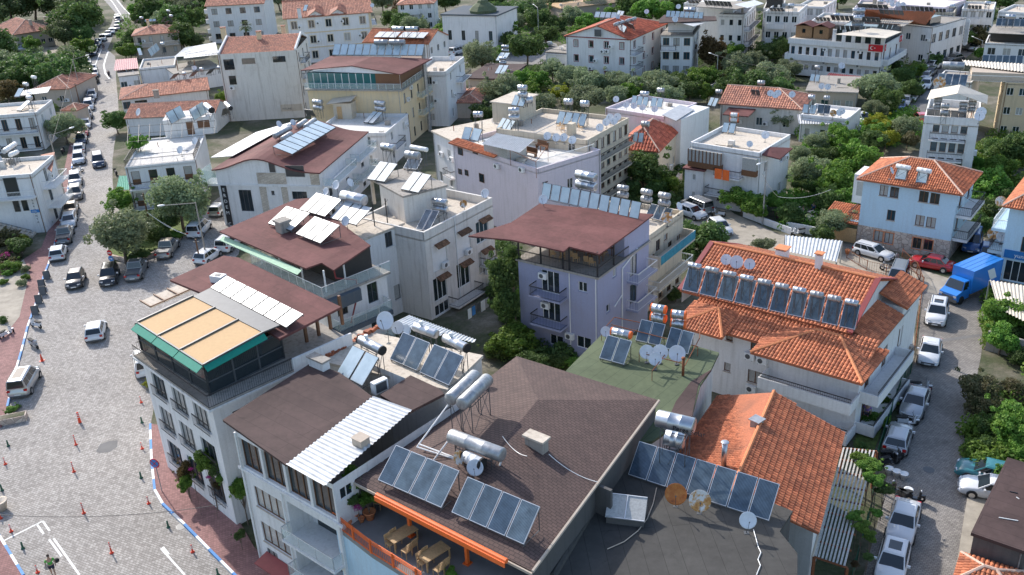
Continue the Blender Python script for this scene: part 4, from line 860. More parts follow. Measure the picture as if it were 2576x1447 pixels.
# bougainvillea on its street corner
# --- shaded white hotel with brown felt and white sheet roof
b = Bld('street_hotel', 'white hotel with flat brown felt roof, white corrugated strip and glass balconies', (12,2372,2), (13,770,535), (9,1900,1075), 10.3, MT['white']); H2 = b; b.kn2 = 'on the brown felt roofed hotel'
T = b.T('F'); W = b.W
for i in range(4): b.win('F', (W*i/4+.12, 7.75, W*(i+1)/4-.12, 9.95), 'bg', .25)
b.win('F', (.8, 5.0, 3.6, 6.6), 'b'); b.win('F', (.8, 2.2, 3.6, 3.8), 'b'); b.win('F', (.9, .1, 2.0, 1.7), 'dn')
b.win('F', (W*.46, 4.4, W-.25, 6.9), 'l', 1.6); b.win('F', (W*.46, 1.5, W-.25, 3.9), 'l', 1.6)
for z_ in (4.4, 1.5): b.balc('F', W*.45, W-.1, z_, .75, 'g', .15, .95)
for i in range(9): b.win('R', (i*1.15+.4, 8.9, i*1.15+1.35, 9.7), 'wn', .1)
b.walls()
b.deck([(560,1056), (719,1169), (936,997), (854,937), (784,912)], 10.45, .16, 'memdark')
P_ = [b.l(p, 10.62) for p in ((13,300,335), (13,685,552), (9,1567,1230), (9,1175,1090))]
m = MB(); corr(m, [P_[0], P_[3], P_[2], P_[1]], .34, .035); m.build('corrugated_roof', MT['sheet'], b.e)
b.deck([(9,1250,1075), (9,1530,1250), (9,1895,1062), (9,1850,1015), (9,1555,878)], 10.4, .2, 'memdark')
m = MB(); q = b.l((13,1060,130), 10.6); m.box(q.x-.4, q.x+.4, q.y-.35, q.y+.35, 10.5, 11.1); m.prism([(q.x-.45, q.y-.4), (q.x+.45, q.y-.4), (q.x+.45, q.y+.4), (q.x-.45, q.y+.4)], 11.1, lambda p: 11.12+.55*(1-abs(p[0]-q.x)/.45)); m.build('chimney', MT['beigewall'], b.e)
m = MB(); T = b.T('F'); m.box(-.4, W+.4, .0, .12, 7.45, 7.62, 0, T); m.build('string_course', b.wall, b.e)
m = MB(); m.tube((.02, -.1, 0), (.02, -.1, 10.3), .07, 6); m.tube((3.9, -.1, 0), (3.9, -.1, 7.4), .06, 6); m.build('drainpipe', MT['pvcw'], b.e)
m = MB(); P_ = [T(p) for p in ((.9, 1.1, 1.15), (W-.3, 1.1, 1.15), (W-.3, .05, 1.4), (.9, .05, 1.4))]; slab(m, P_, .06); m.build('maroon_canopy', MT['maroon'], b.e)
m = MB(); q = b.l((9,640,790), 10.5); m.box(q.x-.75, q.x+.75, q.y-.3, q.y+.3, 10.4, 11.0); o = m.build('chimney', MT['white'], b.e); m = MB(); m.box(q.x-.85, q.x+.85, q.y-.4, q.y+.4, 11.1, 11.22)
for i in range(5): m.box(q.x-.7+i*.32, q.x-.6+i*.32, q.y-.25, q.y+.25, 10.99, 11.11)
m.build('chimney_cap', MT['concrete'], o)
# --- house behind it with the two big solar sets
b = Bld('solar_house', 'white house with bare screed roof, brick rubble edge and striped metal lean-to', (806,912), (1125,985), (1218,903), 9.7, MT['whitedirty']); H3 = b; b.kn2 = 'on the bare screed roof'
b.wpx('R', [], 'w'); b.grid('B', 3, 4, 1.0, 1.2, 'w'); b.grid('R', 3, 2, 1, 1.2, 'w', skip=[]); b.walls(); b.flat(par=0, mt='roofcream', over=.1)
P_ = [b.l(p, z_) for p, z_ in (((9,2195,550), 10.1), ((9,1350,370), 10.1), ((9,1545,275), 9.6), ((9,2215,520), 9.6))]
m = MB(); corr(m, P_, .3, .03); m.build('corrugated_roof', MT['sheet'], b.e)
m = MB(); q0 = b.l((9,700,700), 9.95); q1 = b.l((9,1260,380), 9.95)
for i in range(34):
    f_ = i/33; c_ = q0.lerp(q1, f_); s_ = R.uniform(.1, .22); z_ = R.uniform(.1, .3); m.box(c_.x-s_, c_.x+s_, c_.y-s_*.7, c_.y+s_*.7, 9.9, 9.93+z_)
m.build('loose_brick', MT['tile'], b.e)
pl = 'on the bare screed roof'
solar((9,810,855), (9,1080,995), (9,990,585), 2, 9.92, pl, 'solp', h=1.45, dmax=2.6)
solar((9,1345,715), (9,1620,835), (9,1510,458), 2, 9.92, pl, 'sol', h=1.5, dmax=2.6)
solar((9,1645,848), (9,1945,985), (9,1815,575), 2, 9.92, pl, 'sol', h=1.5, dmax=2.6)
tank((9,1050,520), (9,1270,630), 9.92, 1.9, .33, pl, 'galv', capm='tyre', dome=True); tank((9,1600,390), (9,1815,465), 9.92, 2.0, .33, pl, 'galv', dome=True); tank((9,1900,500), (9,2120,605), 9.92, 2.0, .33, pl, 'galv', capm='tyre', dome=True)
dish((9,1305,330), 9.92, pl, 1.35, hh=1.9, az=-20); dish((9,1430,400), 9.92, pl, .95, hh=1.2, az=-15); dish((9,1510,420), 9.92, pl, .8, hh=1.0, az=60)
o = thing('air_conditioner', 'large white air conditioner standing on the roof edge beside the white sheet', 'air conditioner', at((9,1250,1040), 10.0), b.ang+1.2)
m = MB(); m.box(-.55, .55, -.22, .22, 0, .85); m.build('casing', MT['pvcw'], o); m = MB(); m.box(-.42, .42, -.24, -.221, .1, .75); m.build('fan_grille', MT['dgrey'], o)
# --- terrace restaurant building with scalloped shingle roof
b = Bld('terrace_restaurant', 'building with big scalloped brown shingle hip roof, orange railing and roof terrace', (890,1206), (1335,1432), (1652,1005), 9.6, MT['darkwall']); H4 = b; b.kn2 = 'on the scalloped roof'
E4, E3, E2, E1, Q1, Q2 = ((888,1209), 9.6), ((1335,1435), 9.6), ((1654,1006), 9.6), ((1300,896), 9.6), ((1353,1006), 10.8), ((1222,1165), 10.8)
b.tri([[E4, Q2, Q1, E1], [E1, Q1, E2], [E2, Q1, Q2, E3], [E3, Q2, E4]], .14, 'shingle', 'roof')
WP = [b.l(e[0], 9.6) for e in (E4, E1, E2, E3)]; WC = (WP[0]+WP[1]+WP[2]+WP[3])/4; WP = [WC+(p-WC)*.975 for p in WP]
m = MB()
for p, q in zip(WP, WP[1:]): d = (q-p).normalized(); s_ = Vector((-d.y, d.x, 0))*.1; m.prism([tuple((p-s_)[:2]), tuple((q-s_)[:2]), tuple((q+s_)[:2]), tuple((p+s_)[:2])], -.2, 9.47)
m.box(.3, b.W-.3, b.D*.45, b.D*.45+.2, 6.9, 9.4); m.build('wall', MT['darkwall'], b.e)
q0 = b.l((13,800,950), 6.9); q1 = b.l((1062,1470), 6.9); yf = q0.y
tf = [(q0.x, q0.y), (b.l((13,1160,1230), 6.9).x, b.l((13,1160,1230), 6.9).y), (b.l((13,1680,1560), 6.9).x, b.l((13,1680,1560), 6.9).y), (b.W+.4, yf-5), (b.W-.02, .1), (b.W-.3, b.D*.45), (.0, b.D*.45), (.0, 1)]
m = MB(); m.prism(tf, 6.6, 6.9); m.build('terrace_floor', MT['asphaltl'], b.e)
m = MB(); m.prism([tf[0], tf[1], tf[2], tf[3], tf[4], (b.W*.5, 2)], -.3, 6.6); m.build('lower_storey', MT['blue'], b.e)
m = MB()
for p, q in ((tf[0], tf[1]), (tf[1], tf[2])):
    L_ = math.hypot(q[0]-p[0], q[1]-p[1]); k = int(L_/.15)
    for z_ in (7.0, 7.62, 7.74, 7.86): m.tube((p[0], p[1], z_), (q[0], q[1], z_), .03, 4)
    for i in range(k+1): f_ = i/k; x = p[0]+(q[0]-p[0])*f_; y = p[1]+(q[1]-p[1])*f_; m.tube((x, y, 6.9), (x, y, 7.62), .012, 4, cap=False)
    for i in range(0, k+1, 12): f_ = i/k; x = p[0]+(q[0]-p[0])*f_; y = p[1]+(q[1]-p[1])*f_; m.box(x-.04, x+.04, y-.04, y+.04, 6.9, 7.9)
m.build('railing', MT['orange'], b.e)
for p in ((13,1560,1050), (13,2130,1330)):
    q = b.l(p, 6.9); m = MB(); m.box(q.x-.09, q.x+.09, q.y-.09, q.y+.09, 6.9, 9.5); m.box(q.x-.2, q.x+.2, q.y-.2, q.y+.2, 6.9, 6.96); m.build('terrace_post', MT['orange'], b.e)
for pa, pb in (((13,1345,600), (13,1975,880)), ((13,1975,880), (14,130,1200))):
    p = b.l(pa, 9.45); q = b.l(pb, 9.45); m = MB(); m.tube((p.x, -.42, 9.8), (q.x, -.42, 9.8), .14, 8); m.box(min(p.x, q.x), max(p.x, q.x), -.62, -.56, 9.5, 9.8); m.build('rolled_awning', MT['orange'], b.e)
m = MB(); m.box(-.2, b.W+.2, -.2, -.12, 9.4, 9.56); ga, gb = b.l(E3[0], 9.6), b.l(E2[0], 9.6); m.tube(ga+Vector((.1, 0, -.03)), gb+Vector((.1, 0, -.03)), .1, 5); m.build('gutter', MT['beigewall'], b.e)
q = b.l((1350,1120), 10.6); m = MB(); m.box(q.x-.65, q.x+.65, q.y-.28, q.y+.28, 9.8, 11.0); o = m.build('chimney', MT['concrete'], b.e); m = MB(); m.box(q.x-.75, q.x+.75, q.y-.4, q.y+.4, 11.12, 11.25)
for i in range(5): m.box(q.x-.6+i*.28, q.x-.52+i*.28, q.y-.22, q.y+.22, 10.99, 11.13)
m.build('chimney_cap', MT['roofcream'], o)
pl = 'on the scalloped roof'
solar((13,1225,490), (13,1870,775), (13,1395,135), 4, 9.95, pl, 'sol', h=1.35, dmax=2.4)
solar((13,1965,815), (14,125,1145), (13,2120,455), 4, 9.95, pl, 'sol', h=1.35, dmax=2.4)
tank((9,1955,1120), (9,2210,880), 10.2, 2.4, .42, pl, 'galvold'); tank((9,2070,1170), (9,2330,920), 10.2, 2.4, .42, pl, 'galvold')
tank((13,1960,45), (13,2480,240), 10.5, 1.1, .42, pl, 'galvold', what='long quilted grey water tank in white pipework'); tank((13,2100,250), (13,2270,330), 10.1, .95, .36, pl, 'pvcw', capm='tyre')
dish((13,2035,270), 10.2, pl, .85, kind='dishrust', az=55, hh=1.0); dish((13,2205,365), 10.1, pl, .95, az=-5, hh=.9, what='white satellite dish with faded blue lettering')
o = thing('pipework', 'white plastic pipe runs linking the tanks across the scalloped shingle roof', 'pipes', at((13,1650,150), 10.4), 0)
m = MB(); w_ = lambda p, z_: at(p, z_)-Vector((at((13,1650,150), 10.4).x, at((13,1650,150), 10.4).y, 10.4))
m.path([w_((9,1930,1180), 11.4), w_((13,1640,130), 10.4), w_((13,2010,270), 10.5)], .05); m.path([w_((13,1640,130), 10.6), w_((13,1620,160), 10.5), w_((13,2060,300), 10.4)], .05)
m.path([w_((13,1940,90), 11.2), w_((13,1790,290), 10.3)], .05); m.path([w_((13,2500,200), 11.4), w_((13,2430,410), 10.3), w_((13,2300,380), 10.6)], .05); m.build('pipe', MT['pvcw'], o)
# --- grey flat roof, front centre
b = Bld('flat_roofed_block', 'building with wide flat grey felt roof and glazed skylight box', (1350,1500), (2010,1600), (1990,1290), 7.4, MT['darkwall'], D=13); H5 = b; b.kn2 = 'on the flat grey felt roof'
gp = [(1580,1120), (1990,1290), (1957,1339), (2003,1395), (2000,1640), (1290,1640), (1385,1447)]
m = MB(); pp = [b.l(p) for p in gp]; m.prism([(p.x, p.y) for p in pp], -.3, 7.3); m.build('wall', b.wall, b.e)
pp = [b.l(p) for p in ((1578,1116), (1994,1288), (1961,1339), (2006,1395), (2003,1640), (1288,1640), (1383,1447))]
m = MB(); m.prism([(p.x, p.y) for p in pp], 7.3, 7.46); m.build('roof', MT['memgrey'], b.e)
pp = [b.l(p, 7.6) for p in ((1385,1447), (1580,1122))]; m = MB(); m.tube((pp[0].x+.1, pp[0].y, 7.5), (pp[1].x+.1, pp[1].y, 7.5), .22, 8); m.build('roof_upstand', MT['memgrey'], b.e)
pl = 'on the flat grey felt roof'
solar((14,1165,435), (15,15,905), (14,1275,100), 7, 7.5, pl, 'sol', h=1.5, dmax=2.3)
PT = tank((10,1465,1310), (10,1830,1395), 7.5, 3.9, .52, 'above the grey felt roof', 'galv', what='large bright water tank with dark lettering on a tall stand'); tank((14,1545,60), (14,1730,100), 7.5, 2.2, .5, 'above the grey felt roof', 'galv', what='ribbed galvanised water tank under the lettered tank')
dish((14,1650,630), 7.46, pl, 1.25, kind='dishorange', az=-12, what='satellite dish almost wholly covered in orange rust'); dish((14,1890,697), 7.46, pl, 1.25, kind='dishrust', az=-10, what='white satellite dish with a brown rust patch'); dish((14,2372,893), 7.46, pl, .95, az=-5, what='small clean white satellite dish')
o = thing('skylight_box', 'glazed skylight box with sloping panes on the grey felt roof', 'skylight', at((14,1150,880), 7.45), b.ang)
m = MB(); m.prism([(-1.05, -.6), (1.05, -.6), (1.05, .6), (-1.05, .6)], 0, .45); m.build('kerb', MT['darkwall'], o); m = MB(); m.prism([(-1.1, -.65), (1.1, -.65), (1.1, .65), (-1.1, .65)], .45, lambda p: .5 if p[1] < 0 else 1.1); m.build('glazing', MT['glassc'], o)
m = MB(); m.tube((0, -.66, .52), (0, .66, 1.14), .04, 4); m.tube((-1.1, -.66, .51), (1.1, -.66, .51), .04, 4); m.tube((-1.1, .66, 1.12), (1.1, .66, 1.12), .04, 4); m.build('glazing_bar', MT['alu'], o)
o = thing('cable', 'thin white cable curling down the grey felt roof', 'cable', at((15,0,1000), 7.5), 0); q0 = at((15,0,1000), 7.5)
m = MB(); m.path([at(p, 7.52)-q0 for p in ((14,2430,990), (14,2450,1060), (14,2480,1170), (14,2505,1220), (14,2475,1290), (14,2500,1350), (14,2460,1447))], .025, 5); m.build('wire', MT['pvcw'], o)
o = thing('cable', 'pale hose lying across the dark half of the grey felt roof', 'hose', at((14,1455,570), 7.5), 0); q0 = at((14,1455,570), 7.5)
m = MB(); m.path([at(p, 7.52)-q0 for p in ((14,1455,570), (14,1420,730), (14,1360,880), (14,1270,1000), (14,1130,1110), (14,960,1185))], .03, 5); m.build('wire', MT['beigewall'], o)
# flue pipe
o = thing('flue_pipe', 'upright blue-grey metal flue with a flared cap beside the orange tiles', 'flue', at((14,2130,345), 7.3), 0); m = MB(); m.tube((0, 0, 0), (0, 0, 1.6), .17, 12); m.lathe([(.17, 1.6), (.26, 1.7), (.22, 1.74), (0, 1.72)], (0, 0, 0), (0, 0, 1), 12); m.build('pipe', MT['galv'], o, True)
# --- orange gable roof house with pergola
b = Bld('gable_house', 'low house with bright orange clay tile gable roof beside a slatted pergola', (1760,1180), (2059,1339), (2124,1092), 5.6, MT['white']); H6 = b; b.kn2 = 'on the orange gable house'
Re = [at(p, z_) for p, z_ in (((2059,1341), 5.6), ((2124,1092), 5.6), ((1947,987), 7.6), ((1838,1240), 7.6))]; Le = [at(p, z_) for p, z_ in (((1700,1150), 5.8), ((1806,996), 5.8), ((1947,987), 7.6), ((1838,1240), 7.6))]
Re = [b.w2l(p) for p in Re]; Le = [b.w2l(p) for p in Le]
m = MB(); m.c = []; slab(m, Re, .14); tiles(m, Re, .24, .36, 3); slab(m, [Le[1], Le[0], Le[3], Le[2]], .14, off=-.01); tiles(m, [Le[1], Le[0], Le[3], Le[2]], .22, .2, 4); rf = m.build('roof', MT['tile'], b.e)
m = MB(); d = Re[3]-Re[2]; k = int(d.length/.42)
for i in range(k): m.tube(Re[2]+d*(i/k)+Vector((0, 0, .1)), Re[2]+d*((i+1.05)/k)+Vector((0, 0, .07)), .13, 7, r2=.11)
m.build('ridge_cap', MT['ridgeo'], rf)
m = MB(); P_ = [(p.x, p.y) for p in (Re[0], Re[1], Le[1], Le[0])]; c_ = (sum(p[0] for p in P_)/4, sum(p[1] for p in P_)/4); m.prism([(c_[0]+(p[0]-c_[0])*.93, c_[1]+(p[1]-c_[1])*.93) for p in P_], -.3, 5.45); m.q([Re[2]-Vector((0, 0, .2)), Re[1]-Vector((0, 0, .2)), Le[1]-Vector((0, 0, .2))]); m.build('wall', b.wall, b.e)
q = b.l((1903,1075), 7.3); m = MB(); m.box(q.x-.3, q.x+.3, q.y-.3, q.y+.3, 6.9, 7.9); o = m.build('chimney', MT['concrete'], b.e); m = MB(); m.prism([(q.x-.4, q.y-.4), (q.x+.4, q.y-.4), (q.x+.4, q.y+.4), (q.x-.4, q.y+.4)], 7.9, lambda p: 7.95+.3*(1-abs(p[0]-q.x)/.4)); m.build('chimney_cap', MT['galvold'], o)
MT['slat'] = plain('weathered_white_timber', (.46, .45, .42), .8, var=.3, scale=8)
o = thing('pergola', 'white slatted timber pergola over the terrace beside the orange tile roof', 'pergola', at((2165,1250), 3.0).to_2d().to_3d(), 0); q0 = o.location.copy()
PC = [at(p, 3.1)-q0 for p in ((15,755,170), (15,1095,205), (15,795,1375), (15,465,1265))]
for i in range(9):
    f_ = i/8; a, c_ = PC[0].lerp(PC[3], f_), PC[1].lerp(PC[2], f_); m = MB(); m.tube(a, c_, .07, 5); m.build('beam', MT['rust'], o)
for i in range(9):
    f_ = (i+.2)/9
    a, c_ = PC[0].lerp(PC[1], f_), PC[3].lerp(PC[2], f_); m = MB(); d = (PC[1]-PC[0]).normalized()*.055; u3 = Vector((0, 0, .09)); m.q([a-d+u3, c_-d+u3, c_+d+u3, a+d+u3]); m.q([a-d, a+d, c_+d, c_-d]); m.q([a-d, c_-d, c_-d+u3, a-d+u3]); m.q([a+d, a+d+u3, c_+d+u3, c_+d]); m.build('slat', MT['slat'], o)
for p in PC: m = MB(); m.box(p.x-.08, p.x+.08, p.y-.08, p.y+.08, -q0.z, 3.05); m.build('post', MT['rust'], o)
# --- green roofed building
b = Bld('green_roofed_house', 'building with dusty green felt roof cluttered with solar racks and dishes', (1640,1130), (1738,1045), (1809,887), 8.2, MT['whitedirty']); H7 = b; b.kn2 = 'on the green felt roof'
b.deck([(1432,924), (1513,842), (1660,845), (1809,887), (1790,927), (1762,968), (1742,1042), (1640,1110), (1560,1120), (1400,960)], 8.2, .2, 'memgreen')
b.deck([(1790,929), (1757,968), (1741,1046), (1697,1100), (1668,1085), (1700,1010), (1738,960)], 8.23, .16, 'memdark', 'roof_edge')
pp = [b.l(p, 8.0) for p in ((1445,928), (1518,850), (1655,852), (1795,892), (1780,925), (1750,968), (1728,1040), (1640,1100), (1560,1110), (1410,965))]; m = MB(); m.prism([(p.x, p.y) for p in pp], -.3, 7.98); m.build('wall', b.wall, b.e)
pl = 'on the green felt roof'
solar((10,875,705), (10,1130,775), (10,960,475), 2, 8.25, pl, 'sol', h=1.3); solar((10,1240,525), (10,1490,585), (10,1320,320), 2, 8.25, pl, 'sol', h=1.3); solar((10,1535,605), (10,1775,670), (10,1620,400), 2, 8.25, pl, 'sol', h=1.3)
tank((10,1010,435), (10,1190,475), 8.25, 1.6, .3, pl, 'galv', capm='orange'); tank((10,1410,195), (10,1540,220), 8.25, 2.5, .32, pl, 'galv', stack=2, capm='orange'); tank((10,1610,260), (10,1740,275), 8.25, 2.2, .32, pl, 'galv', stack=2, capm='orange')
for p, s_, w_ in (((10,1357,645), 1.05, 'satellite dish with faded red lettering'), ((10,1490,648), 1.15, None), ((10,1440,715), .95, None), ((10,1660,660), 1.2, None), ((10,945,440), .8, None)): dish(p, 8.25, pl, s_, az=-8, hh=.9, what=w_)
o = thing('roof_pipe_frame', 'rusty brown pipe frame lying over the green roof edge', 'pipe frame', at((10,1560,560), 8.25), 0); q0 = o.location.copy()
m = MB(); 
for pts in (((10,900,440), (10,1030,295), (10,1440,380)), ((10,1000,370), (10,1870,590)), ((10,1410,835), (10,1565,640)), ((10,1280,650), (10,1720,760)), ((10,1740,780), (10,1890,500), (10,1890,330))): m.path([at(p, 9.0)-q0 for p in pts], .035, 5)
for p in ((10,900,440), (10,1440,380), (10,1870,590), (10,1410,835), (10,1280,650)): c_ = at(p, 9.0)-q0; m.tube(c_, (c_.x, c_.y, -.02), .03, 4)
m.build('pipe', MT['rust'], o)
o = thing('vent_pipe', 'short thick rusty vent pipe near the green roof edge', 'vent pipe', at((10,1720,880), 8.25), 0); m = MB(); m.tube((0, 0, 0), (0, 0, 1.3), .1, 8); m.lathe([(.1, 1.3), (.16, 1.32), (.14, 1.42), (0, 1.45)], (0, 0, 0), (0, 0, 1), 10); m.build('pipe', MT['rust'], o, True)
# --- brown roofed building with the glass balustrade terrace
def S(b, name, polys, mt='mem', th=.14): return b.tri(polys, th, mt, name)
b = Bld('glass_terrace_building', 'building with broad red-brown felt roof over a glass-railed terrace', (646,664), (815,745), (936,668), 8.3, MT['white']); b.kn2 = 'on the glass-railed terrace building'
b.grid('R', 3, 2, 1.1, 1.9, 'dg', sill=.3); b.grid('F', 3, 3, 1.2, 1.4, 'd', sill=.7)
b.walls(); m = MB(); m.box(-.4, b.W+.4, -.4, b.D+.2, 8.1, 8.3); m.build('terrace_floor', MT['concrete'], b.e)
for F in 'FR': b.rail(F, -.3, b.len(F)+.3, 8.3, .33, 'g', 1.0, ret=False)
m = MB(); m.box(1.2, b.W-1.6, 2.4, b.D-.3, 8.3, 10.3); m.build('upper_room', MT['darkin'], b.e)
m = MB()
for x, y in ((.3, .4), (b.W*.33, .4), (b.W*.66, .4), (b.W-.5, .6), (b.W-.5, b.D*.4)): m.box(x-.06, x+.06, y-.06, y+.06, 8.3, 10.35)
m.build('roof_post', MT['pvcw'], b.e)
m = MB(); m.prism([(b.W-2.4, -1.0), (b.W+.9, -1.0), (b.W+.9, 3.2), (b.W, 3.4), (b.W, 0), (b.W-2.4, 0)], 7.0, 8.1); m.build('grey_balcony_front', MT['grey'], b.e)
for z_ in (2.3, 5.1): b.balc('R', .3, b.D-.6, z_, 1.3, 'g', .45, 1.0, MT['grey'])
P0 = [((552,582), 10.7), ((744,501), 10.9), ((776,498), 11.0), ((906,598), 10.7), ((932,617), 10.55), ((839,680), 10.45), ((809,661), 10.55), ((769,675), 10.5)]
S(b, 'roof', [P0])
p, q = b.l((4,2250,925), 10.2), b.l((5,460,1270), 10.2); m = MB(); slab(m, [p, q, q+Vector((0, -.5, -.25)), p+Vector((0, -.5, -.25))], .06); m.build('rolled_awning', plain('pale_green_canvas', (.35, .55, .38), .7), b.e)
m = MB(); m.path([b.l(p, z_) for p, z_ in (((840,680), 10.4), ((845,700), 9.5), ((896,704), 8.6), ((900,740), 7.5))]+[Vector((b.W+.5, -.3, 0))], .07, 6); m.build('drainpipe', MT['maroon'], b.e)
q = b.l((713,580), 10.8); m = MB(); m.box(q.x-.5, q.x+.5, q.y-.5, q.y+.5, 10.5, 11.7); o = m.build('chimney', MT['concrete'], b.e); m = MB(); m.box(q.x-.65, q.x+.65, q.y-.65, q.y+.65, 11.7, 11.9); m.build('chimney_cap', MT['concrete'], o)
pl = 'on the red-brown felt roof'
solar((5,435,660), (5,700,735), (5,600,492), 3, 10.9, pl, 'solw', h=1.0); solar((5,740,745), (5,1015,820), (5,890,575), 3, 10.7, pl, 'solw', h=1.0)
solar((5,120,800), (5,360,880), (5,300,625), 3, 10.85, pl, 'solw', h=1.0); solar((5,400,905), (5,655,1005), (5,575,725), 3, 10.8, pl, 'solw', h=1.0)
tank((5,875,520), (5,1090,570), 10.6, 1.7, .55, pl, 'galv', what='big dented galvanised water tank')
dish((5,905,775), 10.7, pl, .95, az=-35); dish((5,705,480), 9.5, pl, .85, az=-40, hh=1.6); dish((5,808,415), 9.5, pl, 1.0, az=-40, hh=2.2); dish((5,945,390), 9.5, pl, .9, az=60, hh=2.2)
# --- weathered white apartment block with tiled window hoods
b = Bld('hooded_window_block', 'weathered white apartment block with small tiled hoods over its windows', (1066,585), (1238,497), (1106,449), 9.4, MT['whitedirty'], D=8.5); b.kn2 = 'on the weathered hooded-window block'
k = 5; b.wpx('F', [(1765,1050,1930,1220), (2005,920,2165,1090)], 's', k); b.wpx('F', [(2210,800,2345,950), (2015,1225,2160,1390), (2235,1100,2370,1250)], 'w', k); b.wpx('F', [(1780,1370,1930,1520), (1800,1640,1960,1790)], 'w', k); 
def hood(b, F, k, pts, w=1.7):
    for x, y in pts:
        s_, z_ = b.fp(F, (k, x, y)); T = b.T(F); h = MB(); h.c = []
        P = [T(p) for p in ((s_-w/2, .55, z_-.1), (s_+w/2, .55, z_-.1), (s_+w/2, .0, z_+.25), (s_-w/2, .0, z_+.25))]; slab(h, P, .06); tiles(h, P, .2, .3, int(x)); h.build('window_hood', MT['tilebrown'], b.e)
hood(b, 'F', 5, ((1850,1010), (2080,885), (2290,760), (2100,1200), (2310,1070), (1870,1335)))
b.grid('L', 3, 1, 1.0, 1.2, 'd'); b.walls(); b.flat(.85, 'roofcream', .22)
acs(b, 'F', 5, ((1915,1215), (2150,1085), (2345,1280)))
m = MB(); T = b.T('F'); m.tube(T((b.W*.42, .06, 0)), T((b.W*.42, .06, 9.3)), .05, 5); m.build('drainpipe', MT['pvcw'], b.e)
b.balc('F', b.W*.75, b.W-.1, 2.7, 1.2, 'i'); b.balc('F', b.W*.25, b.W*.65, .5, 1.3, 'i')
pl = 'on the weathered hooded-window block'
solar((5,1605,860), (5,1745,880), (5,1705,660), 2, 8.6, pl, 'sol', h=1.3, dmax=2.2); tank((5,1780,570), (5,1915,590), 8.6, 1.9, .33, pl, 'galv', stack=2)
dish((5,2090,605), 8.6, pl, .85, az=-30, kind='dishrust', what='white satellite dish streaked with rust'); dish((5,2308,500), 9.3, pl, 1.0, az=-35, hh=.6)
c1 = [b.l(p, 8.55) for p in ((5,1235,600), (5,1500,750), (5,1830,640), (5,1820,400), (5,1500,300), (5,1250,400))]
bh = Bld('roof_hut', 'plastered stair hut with cracked flat top on the weathered block', (5,1240,400), (5,1480,530), (5,1825,380), 11.4, MT['whitedirty']); 
bh.win('R', (.2, 8.7, 1.2, 10.6), 'D'); bh.z_ = 8.5; m = MB(); m.box(0, bh.W, 0, bh.D, 8.52, 11.3); m.build('wall', MT['whitedirty'], bh.e); m = MB(); m.box(-2.6, bh.W+.15, -.1, bh.D+.15, 11.3, 11.5); m.box(-2.5, -2.2, .1, .4, 8.5, 11.3); m.build('roof', MT['concrete'], bh.e)
pl = 'on the stair hut roof'; z_ = 11.5
solar((5,1115,355), (5,1300,385), (5,1215,172), 2, z_, pl, 'solp', h=1.2); solar((5,1455,455), (5,1640,495), (5,1555,275), 2, z_, pl, 'solp', h=1.2)
tank((5,1270,25), (5,1385,40), 10.5, 2.3, .4, pl, 'galv'); tank((5,1510,105), (5,1640,120), z_, 1.9, .42, pl, 'galvold', what='rust-stained steel water tank on a tall stand'); tank((5,1560,30), (5,1720,60), 10.5, 2.0, .26, pl, 'pvcw')
solar((5,1480,245), (5,1620,260), (5,1560,140), 1, z_, pl, 'sol', h=.8, what='blue evacuated-tube solar collector')
b = Bld('side_wing', 'lower white wing with bare concrete roof beside the red-brown felt roof', (908,608), (1014,566), (5,830,480), 9.1, MT['white'], D=7); b.kn2 = 'on the lower white wing'
b.wpx('F', [(1290,880,1380,1020), (1205,1250,1280,1420)], 'd', 5); b.win('F', (.5, .8, 1.4, 2.4), 'd'); b.win('F', (3.3, 1.6, 4.1, 3.2), 'd'); b.walls(); b.flat(0, 'roofcream', over=.12)
o = thing('roof_mast', 'two dark bare steel posts standing on the white wing roof', 'posts', at((5,1325,800), 9.3), 0); m = MB(); m.tube((0, 0, 0), (0, 0, 2.6), .06, 6); m.tube((-1.2, -.6, 0), (-1.2, -.6, 2.6), .06, 6); m.build('post', MT['iron'], o)
# --- lilac building
b = Bld('lilac_hotel', 'lilac apartment hotel with red-brown roof over an iron-railed terrace', (6,60,1150), (6,860,1335), (6,1340,1010), 8.5, MT['lilac'], D=9.5); b.kn2 = 'on the lilac hotel'; L0 = b
b.wpx('F', [(665,1380,755,1500)], 'wg', 6); b.wpx('F', [(665,-40,752,58), (650,475,795,630), (380,460,515,600)], 'wg', 10)
sF = b.fp('F', (6,540,1330))[0]
for z_ in (5.75, 2.95): b.win('F', (sF-2.6, z_+.05, sF-.7, z_+2.2), 'wg'); b.balc('F', sF-3.2, sF+.1, z_, 1.25, 'i')
b.wpx('R', [(1015,1270,1050,1325)], 'w', 6); b.wpx('R', [(950,180,985,230)], 'w', 10)
for z_ in (5.9, 3.1): b.win('R', (b.D*.62, z_+.1, b.D*.62+1.3, z_+2.1), 'd'); b.balc('R', b.D*.55, b.D-.4, z_, 1.2, 'w')
b.walls(); T = b.T('F')
m = MB(); m.box(-.1, b.W+.25, -.25, b.D, 8.32, 8.5); m.build('terrace_floor', MT['concrete'], b.e)
b.rail('F', 0, b.W+.2, 8.5, .2, 'i', .95, ret=False); b.rail('R', -.2, b.D*.55, 8.5, .2, 'i', .95, ret=False)
m = MB(); m.box(b.W*.12, b.W+.02, b.D*.5, b.D, 8.5, 10.55); m.build('upper_room', MT['lilac'], b.e)
m = MB()
for x, y in ((.1, 0), (b.W*.3, 0), (b.W*.58, 0), (b.W*.66, 0), (b.W, 0), (b.W, b.D*.3)): m.box(x-.06, x+.06, y-.06, y+.06, 8.5, 10.8)
m.build('roof_post', MT['iron'], b.e)
